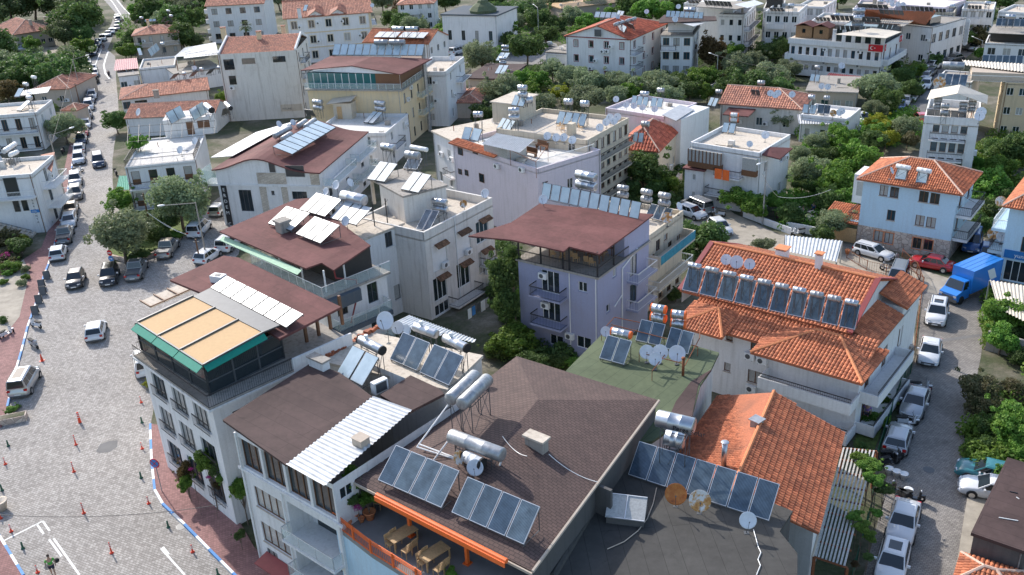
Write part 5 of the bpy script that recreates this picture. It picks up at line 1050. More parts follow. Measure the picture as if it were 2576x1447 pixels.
S(b, 'roof', [[((6,-440,925), 10.9), ((6,0,965), 10.9), ((6,520,1080), 10.75), ((6,575,1032), 10.85), ((6,880,1108), 10.75), ((6,1240,850), 10.95), ((6,1425,708), 11.2), ((6,700,640), 11.25), ((6,280,598), 11.2), ((6,-10,790), 10.95)]], 'mem')
acs(b, 'F', 6, ((305,1330),)); acs(b, 'F', 10, ((330,180), (575,490)))
m = MB(); 
for s_ in (b.W-.15, b.W*.66): m.tube(T((s_, .07, 0)), T((s_, .07, 8.3)), .05, 5)
T2 = b.T('R'); m.tube(T2((b.D*.45, .07, 0)), T2((b.D*.45, .07, 7.6)), .07, 5); m.tube(T2((b.D*.45, .07, 7.6)), T2((b.D*.75, .07, 8.5)), .07, 5); m.tube(T2((b.D*.45, .07, 5)), T2((b.D*.3, .07, 4.4)), .06, 5); m.build('drainpipe', MT['pvcw'], b.e)
pl = 'along the back of the lilac hotel roof'
solar((6,290,545), (6,1280,760), (6,375,400), 10, 10.95, pl, 'solp', h=1.45, dmax=1.9)
tank((6,655,300), (6,840,340), 10.6, 2.5, .42, pl, 'galv', stack=2, what='pair of big stacked galvanised water tanks'); dish((6,315,560), 11.0, pl, .9, az=-20)
tank((6,1070,435), (6,1165,450), 8.6, 1.8, .3, 'behind the lilac hotel roof', 'galvold', stack=2); tank((6,1310,475), (6,1400,495), 8.6, 1.8, .32, 'behind the lilac hotel roof', 'galvold', stack=2); tank((6,1485,510), (6,1585,530), 8.6, 1.8, .32, 'behind the lilac hotel roof', 'galvold', stack=2)
# rattan chairs and tables on the lilac terrace
def chair(p, z, rz, place, mt='woodl', s=1.0, z0=0):
    def mk():
        m = MB(); m.box(-.22, .22, -.22, .22, .42, .47)
        for x in (-.2, .2):
            for y in (-.2, .2): m.tube((x, y, 0), (x, y, .43), .022, 4)
        return m
    A = at(p, z); o = thing('chair', '', 'chair', (A.x, A.y, z), rz); obj('seat', cached(('chs', mt), lambda: mk().mesh('seat', [MT[mt]])), o)
    def mb():
        m = MB(); m.tube((-.2, -.2, .45), (-.2, -.26, .95), .022, 4); m.tube((.2, -.2, .45), (.2, -.26, .95), .022, 4)
        for i in range(5): z_ = .55+i*.09; m.box(-.2, .2, -.27, -.235, z_, z_+.055)
        return m.mesh('backrest', [MT[mt]])
    obj('backrest', cached(('chb', mt), mb), o); reg(o, {'woodl': 'light wooden chair', 'pvcw': 'white plastic chair', 'iron': 'black chair'}[mt], 'chair', place, p)
def table(p, z, rz, place, w=1.5, d=.8, mt='woodl', what='light wooden table'):
    A = at(p, z); o = thing('table', '', 'table', (A.x, A.y, z), rz)
    m = MB(); m.box(-w/2, w/2, -d/2, d/2, .71, .76); m.build('tabletop', MT[mt], o)
    for x in (-1, 1):
        for y in (-1, 1): m = MB(); m.box(x*(w/2-.07)-.035, x*(w/2-.07)+.035, y*(d/2-.07)-.035, y*(d/2-.07)+.035, 0, .71); m.build('leg', MT[mt], o)
    reg(o, what, 'table', place, p)
for x, y, r in ((415,1150,.3), (505,1180,3.3), (600,1170,.2), (650,1190,.1), (755,1220,.1), (810,1235,0), (935,1130,-.5)): chair((6,x,y), 8.5, r+L0.ang, 'on the lilac hotel terrace')
for x, y in ((450,1130), (690,1140), (840,1180), (965,1105)): table((6,x,y), 8.5, L0.ang, 'on the lilac hotel terrace', 1.3, .75, 'wood', 'brown wooden table')
# terrace restaurant furniture
r0 = H4.ang
for (x, y) in ((1480,1190), (1800,1380)):
    table((13,x,y-60), 6.9, r0+math.pi/2-.15, 'on the orange-railed terrace', 1.7, .85)
    for dx, dy, rr_ in ((-120,-5, -1.7), (-60,-55, -1.7), (40,70, 1.5), (100,15, 1.5)): chair((13,x+dx,y+dy), 6.9, r0+rr_, 'on the orange-railed terrace')
for x, y in ((1235,770), (1290,730)): chair((13,x,y), 6.9, r0+2, 'in the shade under the shingle roof')
for x, y, s_ in ((865,930,.30), (1065,910,.2), (1150,880,.38), (930,960,.25), (1000,880,.28)):
    A = at((13,x,y), 6.9); o = thing('plant_pot', '', 'plant pot', (A.x, A.y, 6.9)); m = MB(); m.lathe([(0, 0), (s_*.6, 0), (s_*.95, s_*1.3), (s_*1.05, s_*1.35), (s_, s_*1.5), (s_*.85, s_*1.4), (0, s_*1.3)], (0, 0, 0), (0, 0, 1), 12); m.build('pot', MT['tile'] if 0 else MT['ridgeo'], o, True); reg(o, 'terracotta plant pot', 'plant pot', 'by the orange railing', (13,x,y))
# --- building behind the lilac hotel with the blue balcony screen
b = Bld('blue_screen_block', 'narrow white block with a bright blue balcony screen beside the lilac hotel', (6,1370,930), (6,1725,670), (6,1600,640), 8.1, MT['cream'], D=8); b.kn2 = 'on the blue-screen block'
b.wpx('F', [(1450,980,1490,1060), (1530,920,1565,960)], 'b', 6); b.grid('F', 3, 4, .9, 1.9, 'b', sill=.3, top=5.4); b.walls(); b.flat(.5, 'roofcream')
for z_, mt in ((5.3, 'b'), (2.6, 'w')):
    o = b.balc('F', 0, b.W, z_, 1.3, 'p' if mt == 'b' else 'w', .2, .9)
m = MB(); T = b.T('F'); k = int(b.W/.3)
for i in range(k): m.box(i*.3+.02, i*.3+.28, 1.4, 1.43, 5.35, 6.25, 0, T)
m.build('balcony_screen', plain('blue_screen_panel', (.03, .25, .36), .5, var=.25), b.e)
pl = 'on the blue-screen block roof'; solar((6,1340,730), (6,1560,790), (6,1400,600), 3, 7.7, pl, 'sol', h=1.1, dmax=2.0); dish((6,1562,745), 7.7, pl, 1.1, kind='dishrust', az=-30); dish((6,1680,630), 8.0, pl, .9, az=50)
# --- orange tiled villa complex
b = Bld('tiled_villa', 'white villa with long orange clay tile roofs and iron-railed balconies', (1738,806), (2167,924), (2222,690), 6.1, MT['white'], D=11.5); b.kn2 = 'on the tiled villa'; V = b
k = 10; b.wpx('F', [(2155,440,2220,545), (2405,505,2535,660), (2135,745,2195,850), (2375,815,2510,985)], 'b', 10); b.wpx('F', [(265,625,410,735), (230,955,380,1055)], 'b', 11)
b.grid('R', 2, 3, 1.1, 1.9, 'b', sill=.3); b.walls()
acs(b, 'F', 10, ((2385,690), (2510,735), (2400,1020)))
W, D = b.W, b.D; s0 = b.fp('F', (11,25,600))[0]
for z_ in (3.15, .45): b.balc('F', s0, W+.1, z_, 1.9, 'p', .2, .75); b.rail('F', s0, W+.1, z_+.75, 1.86, 'i', .35, ret=False)
for z_ in (3.15, .45): b.balc('R', .3, D*.75, z_, 1.4, 'p', .2, .75); b.rail('R', .3, D*.75, z_+.75, 1.36, 'i', .3, ret=False)
m = MB(); m.c = []
e1, e2, r1, r2 = [b.l(p, z_) for p, z_ in (((1706,735), 7.2), ((2140,838), 7.2), ((2207,690), 9.6), ((1782,622), 9.6))]
yr = (r1.y+r2.y)/2; ye = (e1.y+e2.y)/2; x0, x1 = e1.x, max(e2.x, r1.x)
A_ = [(x0, ye, 7.25), (x1, ye, 7.25), (x1, yr, 9.6), (x0, yr, 9.6)]; slab(m, A_, .14); tiles(m, A_, .3, .38, 9)
B_ = [(x1, yr+6, 7.3), (x0, yr+6, 7.3), (x0, yr, 9.6), (x1, yr, 9.6)]; slab(m, B_, .14, off=-.01); tiles(m, B_, .28, .3, 10)
C_ = [(-.5, -.55, 6.1), (W+.5, -.55, 6.1), (W+.3, ye+.15, 7.15), (-.5, ye+.15, 7.15)]; slab(m, C_, .14); tiles(m, C_, .3, .38, 11)
xs = s0-.6; xc = (xs+W+.6)/2; yf = -2.4
tip = (xc+1.2, 1.6, 7.35); tb = (xc-.6, 1.6, 7.35)
for i, P_ in enumerate(([(xs, yf, 6.12), (W+.9, yf, 6.12), tip, tb], [(W+.9, yf, 6.12), (W+.9, 3.4, 6.12), tip], [(xs, 2.4, 6.5), (xs, yf, 6.12), tb])): slab(m, P_, .14); tiles(m, P_, .28, .36, 12+i)
t2 = (2.0, .9, 7.4)
for i, P_ in enumerate(([(-.8, -1.6, 6.15), (3.6, -1.6, 6.15), t2], [(3.6, -1.6, 6.15), (3.6, 2.2, 6.8), t2], [(-.8, 2.2, 6.8), (-.8, -1.6, 6.15), t2])): slab(m, P_, .14); tiles(m, P_, .26, .34, 20+i)
for i, P_ in enumerate(([(14.4, 9.3, 7.1), (14.4, 14.5, 7.1), (12.1, 14.5, 8.0), (12.1, 9.3, 8.0)], [(14.2, 3.0, 6.5), (14.2, 9.2, 6.5), (12.1, 9.2, 7.3), (12.1, 3.0, 7.3)])): slab(m, P_, .14); tiles(m, P_, .26, .34, 30+i)
rf = m.build('roof', MT['tile'], b.e)
m = MB(); caps(m, [((x0, yr, 9.68), (x1, yr, 9.68))], .13); caps(m, [((xs, yf, 6.2), tb), ((W+.9, yf, 6.2), tip), (tb, tip), ((-.8, -1.6, 6.22), t2), ((3.6, -1.6, 6.22), t2)], .13); m.build('ridge_cap', MT['ridgeo'], rf)
m = MB(); m.q([(x1-.15, ye+.1, 6.1), (x1-.15, yr+5.9, 6.1), (x1-.15, yr+5.9, 7.2), (x1-.15, yr, 9.5), (x1-.15, ye+.1, 7.1)]); m.q([(x0+.15, ye+.1, 6.1), (x0+.15, yr+5.9, 6.1), (x0+.15, yr+5.9, 7.2), (x0+.15, yr, 9.5), (x0+.15, ye+.1, 7.1)]); m.box(.2, x1-.2, ye+.3, yr+5.8, 0, 7.1); m.box(x1-.3, 14, 9.6, 14.2, 0, 7.0); m.build('gable_wall', MT['white'], b.e)
m = MB(); m.box(x1-.2, x1+.2, ye, ye+.01, 7.0, 7.3)
for xx in (x0, x1): 
    for (ya, za, yb, zb_) in ((ye, 7.28, yr, 9.68), (yr, 9.68, yr+6, 7.3)): slab(m, [(xx-.22, ya, za+.12), (xx+.22, ya, za+.12), (xx+.22, yb, zb_+.12), (xx-.22, yb, zb_+.12)], .12)
m.build('verge_board', MT['maroon'], rf)
pl = 'on the tiled villa roof'
n = 10
for i in range(n):
    f_ = i/(n-1); xb = 1715+(2110-1715)*f_; yb = 729+(821-729)*f_
    solar((xb,yb), (xb+41,yb+9), (xb+15,yb-62), 1, 7.85, pl, 'sol', h=1.7, dmax=2.2, what='grey framed solar panel'); 
    tank((xb+18,yb-63), (xb+48,yb-57), 8.3, 1.95, .24, pl, 'galvold' if i % 3 else 'galv', what='slim cylindrical water tank')
for x, y in ((2155,1165), (2260,1190), (2390,1210)): dish((6,x,y), 8.6, pl, .95 if x != 2260 else 1.15, az=-15, hh=.7)
chimney(b, (1966,660), 9.0, .9, .9, 1.2, 'white', 'ridgeo', rf); chimney(b, (2058,680), 9.3, .5, .5, 1.4, 'white', 'ridgeo', rf)
# --- pale blue house
b = Bld('pale_blue_house', 'pale blue house with rubble stone ground floor and red tiled hip roof', (7,965,345), (7,1915,490), (7,2010,285), 7.7, MT['blue']); b.kn2 = 'on the pale blue house'; PB = b
b.wpx('F', [(1130,410,1200,530), (1235,428,1308,550), (1528,470,1605,595), (1640,490,1718,612), (1203,660,1272,778), (1490,712,1565,833), (1600,732,1678,852)], 'b', 7)
b.trim = MT['ridgeo']; b.wpx('F', [(1075,868,1148,990), (1178,888,1252,1010), (1463,938,1532,1062), (1573,958,1647,1078)], 'btn', 7)
b.grid('R', 3, 2, 1.1, 1.8, 'b', sill=.4); b.walls()
sz = b.fp('F', (7,960,820))[1]; m = MB(); T = b.T('F')
rects = [o for o in b.op['F'] if o[1] < sz]; xs = sorted({-.05, b.W+.05}|{o[0]-.1 for o in rects}|{o[2]+.1 for o in rects}); z1 = max(o[3] for o in rects)+.1; z0 = min(o[1] for o in rects)-.1
for i in range(len(xs)-1):
    if i % 2 == 0: m.box(xs[i], xs[i+1], 0, .06, 0, sz, 0, T)
    else: m.box(xs[i], xs[i+1], 0, .06, 0, z0, 0, T); m.box(xs[i], xs[i+1], 0, .06, z1, sz, 0, T)
m.box(-.05, b.D, 0, .06, 0, sz, 0, b.T('R')); m.build('stone_facing', MT['rubble'], b.e)
for z_ in (5.0, 2.4): b.balc('R', .6, b.D-.6, z_, 1.5, 'i', .3, .95, MT['white'])
b.hip(1.9, .6, 'tile', .24)
m = MB(); m.box(-1.4, 0, 1.2, 4.5, 4.3, 7.6); m.build('bay_window', MT['white'], b.e); m = MB(); m.box(-1.0, -.1, 1.17, 1.199, 5.2, 6.8); m.build('bay_pane', MT['glassc'], b.e)
b.balc('L', b.D-4.6, b.D-.2, 2.5, 1.4, 'i')
m = MB(); m.c = []; P_ = [(-4.2, -.2, 2.3), (-.05, -.2, 2.3), (-.05, 4, 3.0), (-4.2, 4, 3.0)]; slab(m, P_, .1); tiles(m, P_, .26, .36, 5); m.build('porch_roof', MT['tile'], b.e)
m = MB(); m.box(-4.1, -3.95, -.1, .05, 0, 2.2); m.box(-3.9, -.1, -.1, -.02, 0, 1.7); m.build('wooden_screen', MT['woodl'], b.e)
pl = 'on the pale blue house roof'
for x, y in ((1270,350), (1480,385)):
    solar((7,x,y), (7,x+120,y+15), (7,x+35,y-105), 1, 8.2, pl, 'solp', h=.9, dmax=2.2, what='evacuated-tube solar collector'); tank((7,x+25,y-130), (7,x+160,y-105), 8.6, 1.1, .25, pl, 'pvcw', stand=True, what='silver-white cylindrical water tank')
dish((7,1243,270), 8.6, pl, .8, az=55)
# --- right edge blue shop house
b = Bld('shop_house', 'blue-white house at the right edge with a blue shop sign and tile roof', (7,2440,618), (7,2960,700), (7,2500,300), 8.0, MT['blue'], D=9); b.kn2 = 'on the blue shop house'
b.win('F', (1.6, 3.4, 2.8, 5.0), 'b'); b.win('F', (.5, .1, 3.2, 2.3), 'wgn'); b.win('F', (3.6, .1, 5.5, 2.3), 'wgn'); b.grid('L', 3, 2, 1.1, 1.8, 'd', sill=.4); b.walls(); b.hip(1.9, .6, 'tile', .24)
for z_ in (5.2, 2.8, .4): b.balc('L', 1, b.D-.5, z_, 1.4, 'w' if z_ > 5 else 'i', .3)
m = MB(); m.box(.25, 6, .01, .12, 2.55, 3.4, 0, b.T('F')); sg = m.build('shop_sign', plain('shop_sign_blue', (.02, .16, .42), .5), b.e)
def text(s, T, x, z, n, h, mt, parent, name='lettering', vert=False, rotm=None, align='LEFT'):
    for i, ch in enumerate(s if vert else [s]):
        c = bpy.data.curves.new(name, 'FONT'); c.body = ch; c.size = h; c.extrude = .01; c.align_x = 'CENTER' if vert else align
        if ch == ' ': continue
        tmp = bpy.data.objects.new('tmp', c); me = bpy.data.meshes.new_from_object(tmp); bpy.data.objects.remove(tmp); me.materials.clear(); me.materials.append(MT[mt]); o = obj(name, me, parent); p = T((x, n, z-(i*h*1.25 if vert else 0))); q0 = Vector(T((0, 0, 0))); ex = (Vector(T((1, 0, 0)))-q0); ez = Vector((0, 0, 1)); ey = ez.cross(ex)*-1
        M = Matrix((ex, ez, ex.cross(ez))).transposed().to_4x4(); M.translation = Vector(p); o.matrix_local = M
text('yuno', b.T('F'), 1.2, 2.75, .13, .6, 'pvcw', sg)
for x, y, s_ in ((2270,905,1.2), (2355,930,1.1), (2345,580,1.1)): dish((7,x,y), 3.0 if y > 800 else 6, 'beside the blue shop house', s_, kind='dishrust' if x != 2355 else 'dish', az=-30, hh=.9)
text('Perge Solar', lambda p: (p[0], -p[1], p[2]), 1.1, 3.72, .54, .42, 'iron', PT)
# --- stone gable hotel
b = Bld('stone_gable_hotel', 'white and cut-stone hotel with a wavy gable roof and vertical black name sign', (4,2190,400), (5,648,420), (5,965,290), 5.6, MT['white'], D=18); b.kn2 = 'on the cut-stone gable hotel'; E0 = b
b.z = 5.6; b.wpx('F', [(2395,462,2560,680)], 'dg', 4); b.wpx('F', [(150,472,190,518), (358,478,520,560)], 'dg', 5); b.win('F', (1.5, .4, 3.2, 2.3), 'dg'); b.win('F', (7, .4, 8.5, 2.3), 'dg')
for F in 'R': b.grid(F, 2, 3, 1.1, 1.9, 'dg', sill=.4)
b.walls(faces='FRB')
W, D = b.W, b.D; xa = W*.42; T = b.T('F')
m = MB(); n = 16
prof = [(W*i/n, 7.35+1.7*math.exp(-((W*i/n-xa)/(W*.28))**2)+(.0)) for i in range(n+1)]
m.q([(0, 0, 5.6), (W, 0, 5.6)]+[(x, 0, z_) for x, z_ in prof[::-1]]); m.q([(W, 0, 5.6), (W, D, 5.6), (W, D, 7.3), (W, 0, 7.3)]); m.q([(0, D, 0), (0, 0, 0), (0, 0, 7.2), (0, D, 7.2)]); m.build('attic_wall', MT['white'], b.e)
m = MB()
for i in range(n): 
    (xa_, za), (xb_, zb_) = prof[i], prof[i+1]; slab(m, [(xa_-(.3 if i == 0 else 0), -.35, za), (xb_+(.3 if i == n-1 else 0), -.35, zb_), (xb_+(.3 if i == n-1 else 0), D, zb_), (xa_-(.3 if i == 0 else 0), D, za)], .16)
m.build('roof', MT['mem'], b.e)
for (x0_, x1_) in ((5, 295), (540, 650)): 
    s0 = b.fp('F', (5,x0_,300))[0]; s1 = b.fp('F', (5,x1_,300))[0]; m = MB(); s1 = min(s1, W-.02); m.box(s0, s1, .002, .05, 5.7, 7.15, 0, T); m.build('stone_facing', MT['stone'], b.e)
s0, s1 = b.fp('F', (5,10,300))[0], b.fp('F', (5,290,300))[0]
m = MB(); w_ = [o for o in b.op['F'] if s0 < o[0] < s1]
m.box(s0, s0+.9, .003, .05, .2, 5.3, 0, T); m.box(s1-.8, s1, .003, .05, .2, 5.3, 0, T); m.build('stone_facing', MT['stone'], b.e)
m = MB(); m.box(-.1, W+.1, .0, .14, 5.35, 5.6, 0, T); m.build('string_course', MT['white'], b.e)
for r in ((5,125,180,200,285), (5,290,215,495,330)):
    a = b.fp('F', (5,r[1],r[2])); c_ = b.fp('F', (5,r[3],r[4])); m = MB(); m.box(a[0], c_[0], .055, .1, c_[1], a[1], 0, T); o = m.build('window', MT['dgrey'], b.e); m = MB(); m.box(a[0]+.06, c_[0]-.06, .09, .11, c_[1]+.06, a[1]-.06, 0, T); m.build('pane', MT['glass'], o)
a = b.fp('F', (4,2250,415)); c_ = b.fp('F', (4,2250,830)); m = MB(); m.box(a[0]-.35, a[0]+.35, .05, .2, .1, a[1], 0, T); sg = m.build('name_sign', MT['iron'], b.e)
text('ERDEM C\u0130', T, a[0], a[1]-.75, .21, .62, 'pvcw', sg, vert=True)
m = MB(); slab(m, [b.l(p, z_) for p, z_ in (((4,2120,135), 7.5), ((4,2340,120), 7.9), ((1,420,1210), 8.6), ((1,0,1330), 8.0))], .08); m.build('canopy', MT['sheetgrey'], b.e)
m = MB(); q = b.l((4,2160,330), 5.6); m.box(-2.2, -.0, .2, 2.6, 5.2, 5.5); m.build('balcony', MT['white'], b.e)
b2 = MB(); b2.box(-2.15, 1.4, .05, .1, 5.5, 7.3); b2.box(-2.2, -2.15, .1, 3.0, 5.5, 7.3); b2.build('terrace_glazing', MT['clear'], b.e)
for z_ in (5.3, 2.6): b.balc('R', .8, D*.5, z_, 1.6, 'g', .3); b.balc('R', D*.6, D-.4, z_, 1.4, 'g', .3)
pl = 'on the cut-stone gable hotel roof'; solar((735,389), (845,321), (691,362), 8, 8.7, pl, 'solp', h=.9, dmax=2.6)
for a_, b_ in (((1,190,1370), (1,340,1290)), ((1,270,1400), (1,350,1350)), ((1,430,1270), (1,500,1220)), ((1,500,1280), (1,590,1210))): tank(a_, b_, 8.8, .9, .38, pl, 'galvold')
for p in ((1,335,1285), (1,370,1235), (1,230,1250)): dish(p, 8.8, pl, .9, az=55)
# ------------------------------------------------------------------ the rest of the town, one call per building
def house(name, label, place, A, B, C, z, wall, roof, grids=(), balcs=(), D=None, trim=None):
    b = Bld(name, label, A, B, C, z, MT[wall], D=D); b.kn2 = place
    if trim: b.trim = MT[trim]
    for g in grids: b.grid(*g[:3], **(g[3] if len(g) > 3 else {}))
    b.walls(); r = None
    if roof[0] == 'flat': b.flat(*roof[1:])
    elif roof[0] == 'over': b.flat(0, roof[1], over=roof[2])
    elif roof[0] == 'hip': r = b.hip(**roof[1])
    for F, f0, f1, z_, d, kd in balcs: L_ = b.len(F); b.balc(F, L_*f0, L_*f1, z_, d, kd)
    b.rf = r
    if roof[0] in ('flat', 'over'):
        zf = z-(roof[1] if roof[0] == 'flat' else -.22)
        for i in range(5):
            x, y = R.uniform(.8, b.W-.8), R.uniform(1, b.D-.8); m = MB(); k = R.random()
            if k < .4: m.tube((x, y, zf-.02), (x, y, zf+R.uniform(.4, .9)), .05, 6); m.build('vent_pipe', MT[R.choice(['pvcw', 'rust', 'galvold'])], b.e)
            elif k < .7: w_ = R.uniform(.2, .4); m.box(x-w_, x+w_, y-.25, y+.25, zf-.02, zf+R.uniform(.4, .9)); m.build('chimney', MT[R.choice(['concrete', 'whitedirty'])], b.e)
            else: x2 = R.uniform(.8, b.W-.8); m.tube((x, y, zf+.04), (x2, y+R.uniform(-.5, .5), zf+.04), .03, 4); m.build('roof_pipe', MT[R.choice(['pvcw', 'iron'])], b.e)
    for F in 'FR':
        L_ = b.len(F); T = b.T(F); m = MB(); x = R.choice([.25, L_-.25]); m.tube(T((x, .05, 0)), T((x, .05, z-.1)), .045, 5); m.build('drainpipe', MT[R.choice(['pvcw', 'galvold', 'wood'])], b.e)
        if place and b.op[F] and D != 8:
            for o in R.sample(b.op[F], min(2 if F == 'F' else 1, len(b.op[F]))):
                q = b.l2w(T((o[2]+.55, .06, 0))); th_ = (0 if F == 'F' else math.pi/2)+b.ang
                if o[2]+1.0 < L_ and not any(abs(p[0]-o[2]-.55) < .7 and p[1] < o[1]+.9 and p[3] > o[1] for p in b.op[F]):
                    q = b.l2w(T((o[2]+.55, .38, 0))); a = thing('air_conditioner', '', 'air conditioner', (q.x, q.y, o[1]+.1), th_); obj('casing', cached('ac', _ac), a); obj('fan_grille', cached('fan', _fan), a); m = MB(); m.box(-.3, -.26, 0, .37, -.05, -.001); m.box(.26, .3, 0, .37, -.05, -.001); m.build('bracket', MT['dgrey'], a); pp = pxof(Vector((q.x, q.y, o[1]))); reg(a, 'white air conditioner', 'air conditioner', place, pp)
    return b
def pxof(p): q = p-Vector((0, 0, CH)); zc = q.dot(FW); return (CX+q.dot(_r)/zc*FPX, CY-q.dot(_u)/zc*FPX)
G = dict
# left side
b = house('white_balcony_house', 'white flat-roofed house at the left edge above the hotel with outside stairs', 'on the upper left white house', (0,-330,1185), (0,365,1130), (0,385,950), 6.3, 'white', ('flat', .5, 'roofcream'), [('F', 2, 5, G(w=.9, h=1.9, st='b', sill=.4)), ('R', 2, 2)], [('F', .35, .97, 3.15, 1.0, 'i'), ('F', .35, .97, .3, 1.0, 'i')], D=9)
solar((0,165,1110), (0,215,1115), (0,270,1010), 1, 5.8, b.kn2, 'solp'); solar((0,140,975), (0,200,975), (0,225,890), 1, 6.5, b.kn2, 'solp'); tank((0,275,980), (0,315,985), 5.8, 2.2, .35, b.kn2, 'galv'); tank((0,240,845), (0,275,850), 5.9, 2.0, .32, b.kn2, 'galv'); tank((0,325,775), (0,355,780), 5.9, 2.0, .32, b.kn2, 'pvcw')
m = MB(); P_ = [b.l(p, 6.6) for p in ((0,190,965), (0,480,930), (0,515,870), (0,230,910))]; corr(m, P_, .3, .03); m.build('canopy', MT['sheet'], b.e)
b = house('stairs_hotel', 'white hotel at the left edge with outside stairs and stepped railed balconies', 'on the hotel with outside stairs', (4,-340,350), (4,320,300), (4,420,120), 7.9, 'white', ('flat', .45, 'roofcream'), [('R', 3, 1, G(w=1, h=1.8, sill=.3, st='d'))], [('R', .25, .9, 5.2, 1.6, 'w'), ('R', .25, .9, 2.6, 1.6, 'w'), ('F', .1, .98, 5.0, 1.0, 'w')]); SH = b
b = SH; T = b.T('F')
for r in ((25,345,210,520), (120,565,215,680), (205,552,298,670)): a = b.fp('F', (4,r[0],r[1])); c_ = b.fp('F', (4,r[2],r[3])); m = MB(); m.box(a[0], c_[0], .0, .05, c_[1], a[1], 0, T); o = m.build('window', MT['dgrey'], b.e); m = MB(); m.box(a[0]+.06, c_[0]-.06, .04, .06, c_[1]+.06, a[1]-.06, 0, T); m.build('pane', MT['glass'], o)
m = MB(); m.prism([(0, 0), (5.5, 0), (5.5, 0.01), (0, .01)], 0, .1); L_ = 7.0
for i in range(12): m.box(b.W-8+i*.55, b.W-7.4+i*.55, .25, 1.6, 2.6-i*.22-.5, 2.7-i*.22, 0, T)
m.build('stairs', MT['roofcream'], b.e); m = MB(); m.tube(T((b.W-8, 1.6, 3.6)), T((b.W-1.2, 1.6, .95)), .03, 4); m.tube(T((b.W-8, 1.6, 3.2)), T((b.W-1.2, 1.6, .55)), .02, 4); m.build('stair_railing', MT['iron'], b.e)
a = b.fp('F', (4,322,560)); text('SARDUNYA', T, a[0], a[1]-.2, .03, .34, 'dgrey', b.e, vert=True); a = b.fp('F', (4,315,690)); m = MB(); m.box(a[0], a[0]+1.1, .02, .06, a[1]-.05, a[1]+.35, 0, T); o = m.build('hotel_sign', MT['kerbb'], b.e); text('OTEL', T, a[0]+.12, a[1]+.05, .07, .26, 'pvcw', o)
b.deck([((4,410,110), 7.0), ((4,550,80), 7.6), ((4,520,280), 7.0), ((4,430,210), 7.0)], 7, .1, 'tileold', 'porch_roof')
tank((4,40,75), (4,150,0), 7.5, 1.6, .32, b.kn2, 'pvcw', capm='sheet', what='white tube solar heater tank'); tank((4,100,115), (4,175,80), 7.5, 1.4, .3, b.kn2, 'pvcw', what='lower white heater tank'); solar((4,-60,260), (4,60,190), (4,-90,170), 1, 7.5, b.kn2, 'solw')
b = house('stone_tile_house', 'low stone house with faded red hip tile roof beside the upper left street lamp', 'on the stone tile house', (0,330,905), (0,690,890), (0,700,790), 3.6, 'beigewall', ('hip', G(rise=1.6, over=.3, mt='tileold', tw=.32)), [('F', 1, 2)], D=12)
b = house('small_tiled_porch', 'small red tiled lean-to roof behind the big olive beside the pavement', '', (0,620,1110), (0,770,1110), (0,770,1040), 3.0, 'beigewall', ('hip', G(rise=.8, over=.2, mt='tileold', tw=.3)), D=3.5)
b = house('school_house', 'long beige building with faded pink hip tile roof among the top left trees', 'on the beige park building', (0,150,345), (0,520,290), (0,690,225), 4.4, 'beigewall', ('hip', G(rise=2.6, over=.8, mt='tileold', tw=.36)), [('F', 1, 5, G(w=1.1, h=1.2))], D=17)
for x, y in ((310,245), (460,215)): chimney(b, (0,x,y), 6.0, .7, .7, 1, 'beigewall', 'concrete', b.rf)
# street's right side, far to near
b = house('twin_dormer_house', 'beige house with two small roof gables and white roof railings near the park', 'on the twin-gabled beige house', (0,1335,360), (0,1790,320), (0,1840,290), 5.6, 'beigewall', ('hip', G(rise=1.4, over=.3, mt='tileold', tw=.32, z=5.6)), [('F', 2, 4, G(w=.8, h=1.3, st='d')), ('R', 2, 2)], [('F', .0, .4, 2.8, .9, 'w'), ('F', .6, 1, 2.8, .9, 'w')], D=9)
chimney(b, (0,1500,285), 6.4, .6, .6, 1.9, 'yellow', 'tile', b.rf)
for p in ((0,1345,240), (0,1620,215), (0,1650,250)): solar(p, (0,p[1]+30,p[2]-5), (0,p[1]+60,p[2]-45), 1, 6.6, b.kn2, 'solp')
for p in ((0,1410,180), (0,1680,110), (0,1710,160)): tank(p, (0,p[1]+25,p[2]), 6.6, 1.8, .3, b.kn2, 'galv')
solar((0,1455,220), (0,1570,215), (0,1455,198), 3, 7.2, b.kn2, 'solp', h=.5)
b = house('solar_yard_house', 'low concrete house with tilted solar racks below the twin-gabled house', 'on the low concrete roof', (0,1400,690), (0,1755,655), (0,1740,505), 4.3, 'white', ('flat', .4, 'concrete'), D=11)
solar((0,1400,560), (0,1440,555), (0,1480,470), 1, 4.0, b.kn2, 'solp', h=1.2); solar((0,1520,570), (0,1610,500), (0,1530,480), 3, 4.0, b.kn2, 'solp', h=1.5); tank((0,1620,440), (0,1650,440), 4.0, 2.6, .35, b.kn2, 'galv')
b = house('pink_roof_house', 'small white house with pink corrugated roof beside the street bend', 'on the pink sheet roof', (0,1195,780), (0,1400,755), (0,1395,600), 3.2, 'white', ('over', 'concrete', .1), [('F', 1, 3, G(w=1.4, h=1.3, st='w', sill=.9))], D=9)
m = MB(); P_ = [b.l(p, z_) for p, z_ in (((0,1145,712), 3.9), ((0,1395,688), 3.9), ((0,1375,583), 4.5), ((0,1165,600), 4.5))]; corr(m, P_, .4, .04); m.build('corrugated_roof', plain('pink_sheet', (.42, .17, .18), .6), b.e)
b = house('metal_canopy_bar', 'open roof terrace bar under a light grey sheet canopy behind the tiled restaurant', 'under the grey sheet canopy', (0,1760,760), (0,2230,690), (0,2200,530), 3.6, 'white', ('over', 'concrete', .1), D=11)
m = MB()
for P4_ in (((0,1750,575), (0,2200,545), (0,2170,425), (0,1860,480)), ((0,1850,588), (0,2205,548), (0,2180,500), (0,1860,520))): P_ = [b.l(p, 6.2) for p in P4_]; corr(m, P_, .3, .03)
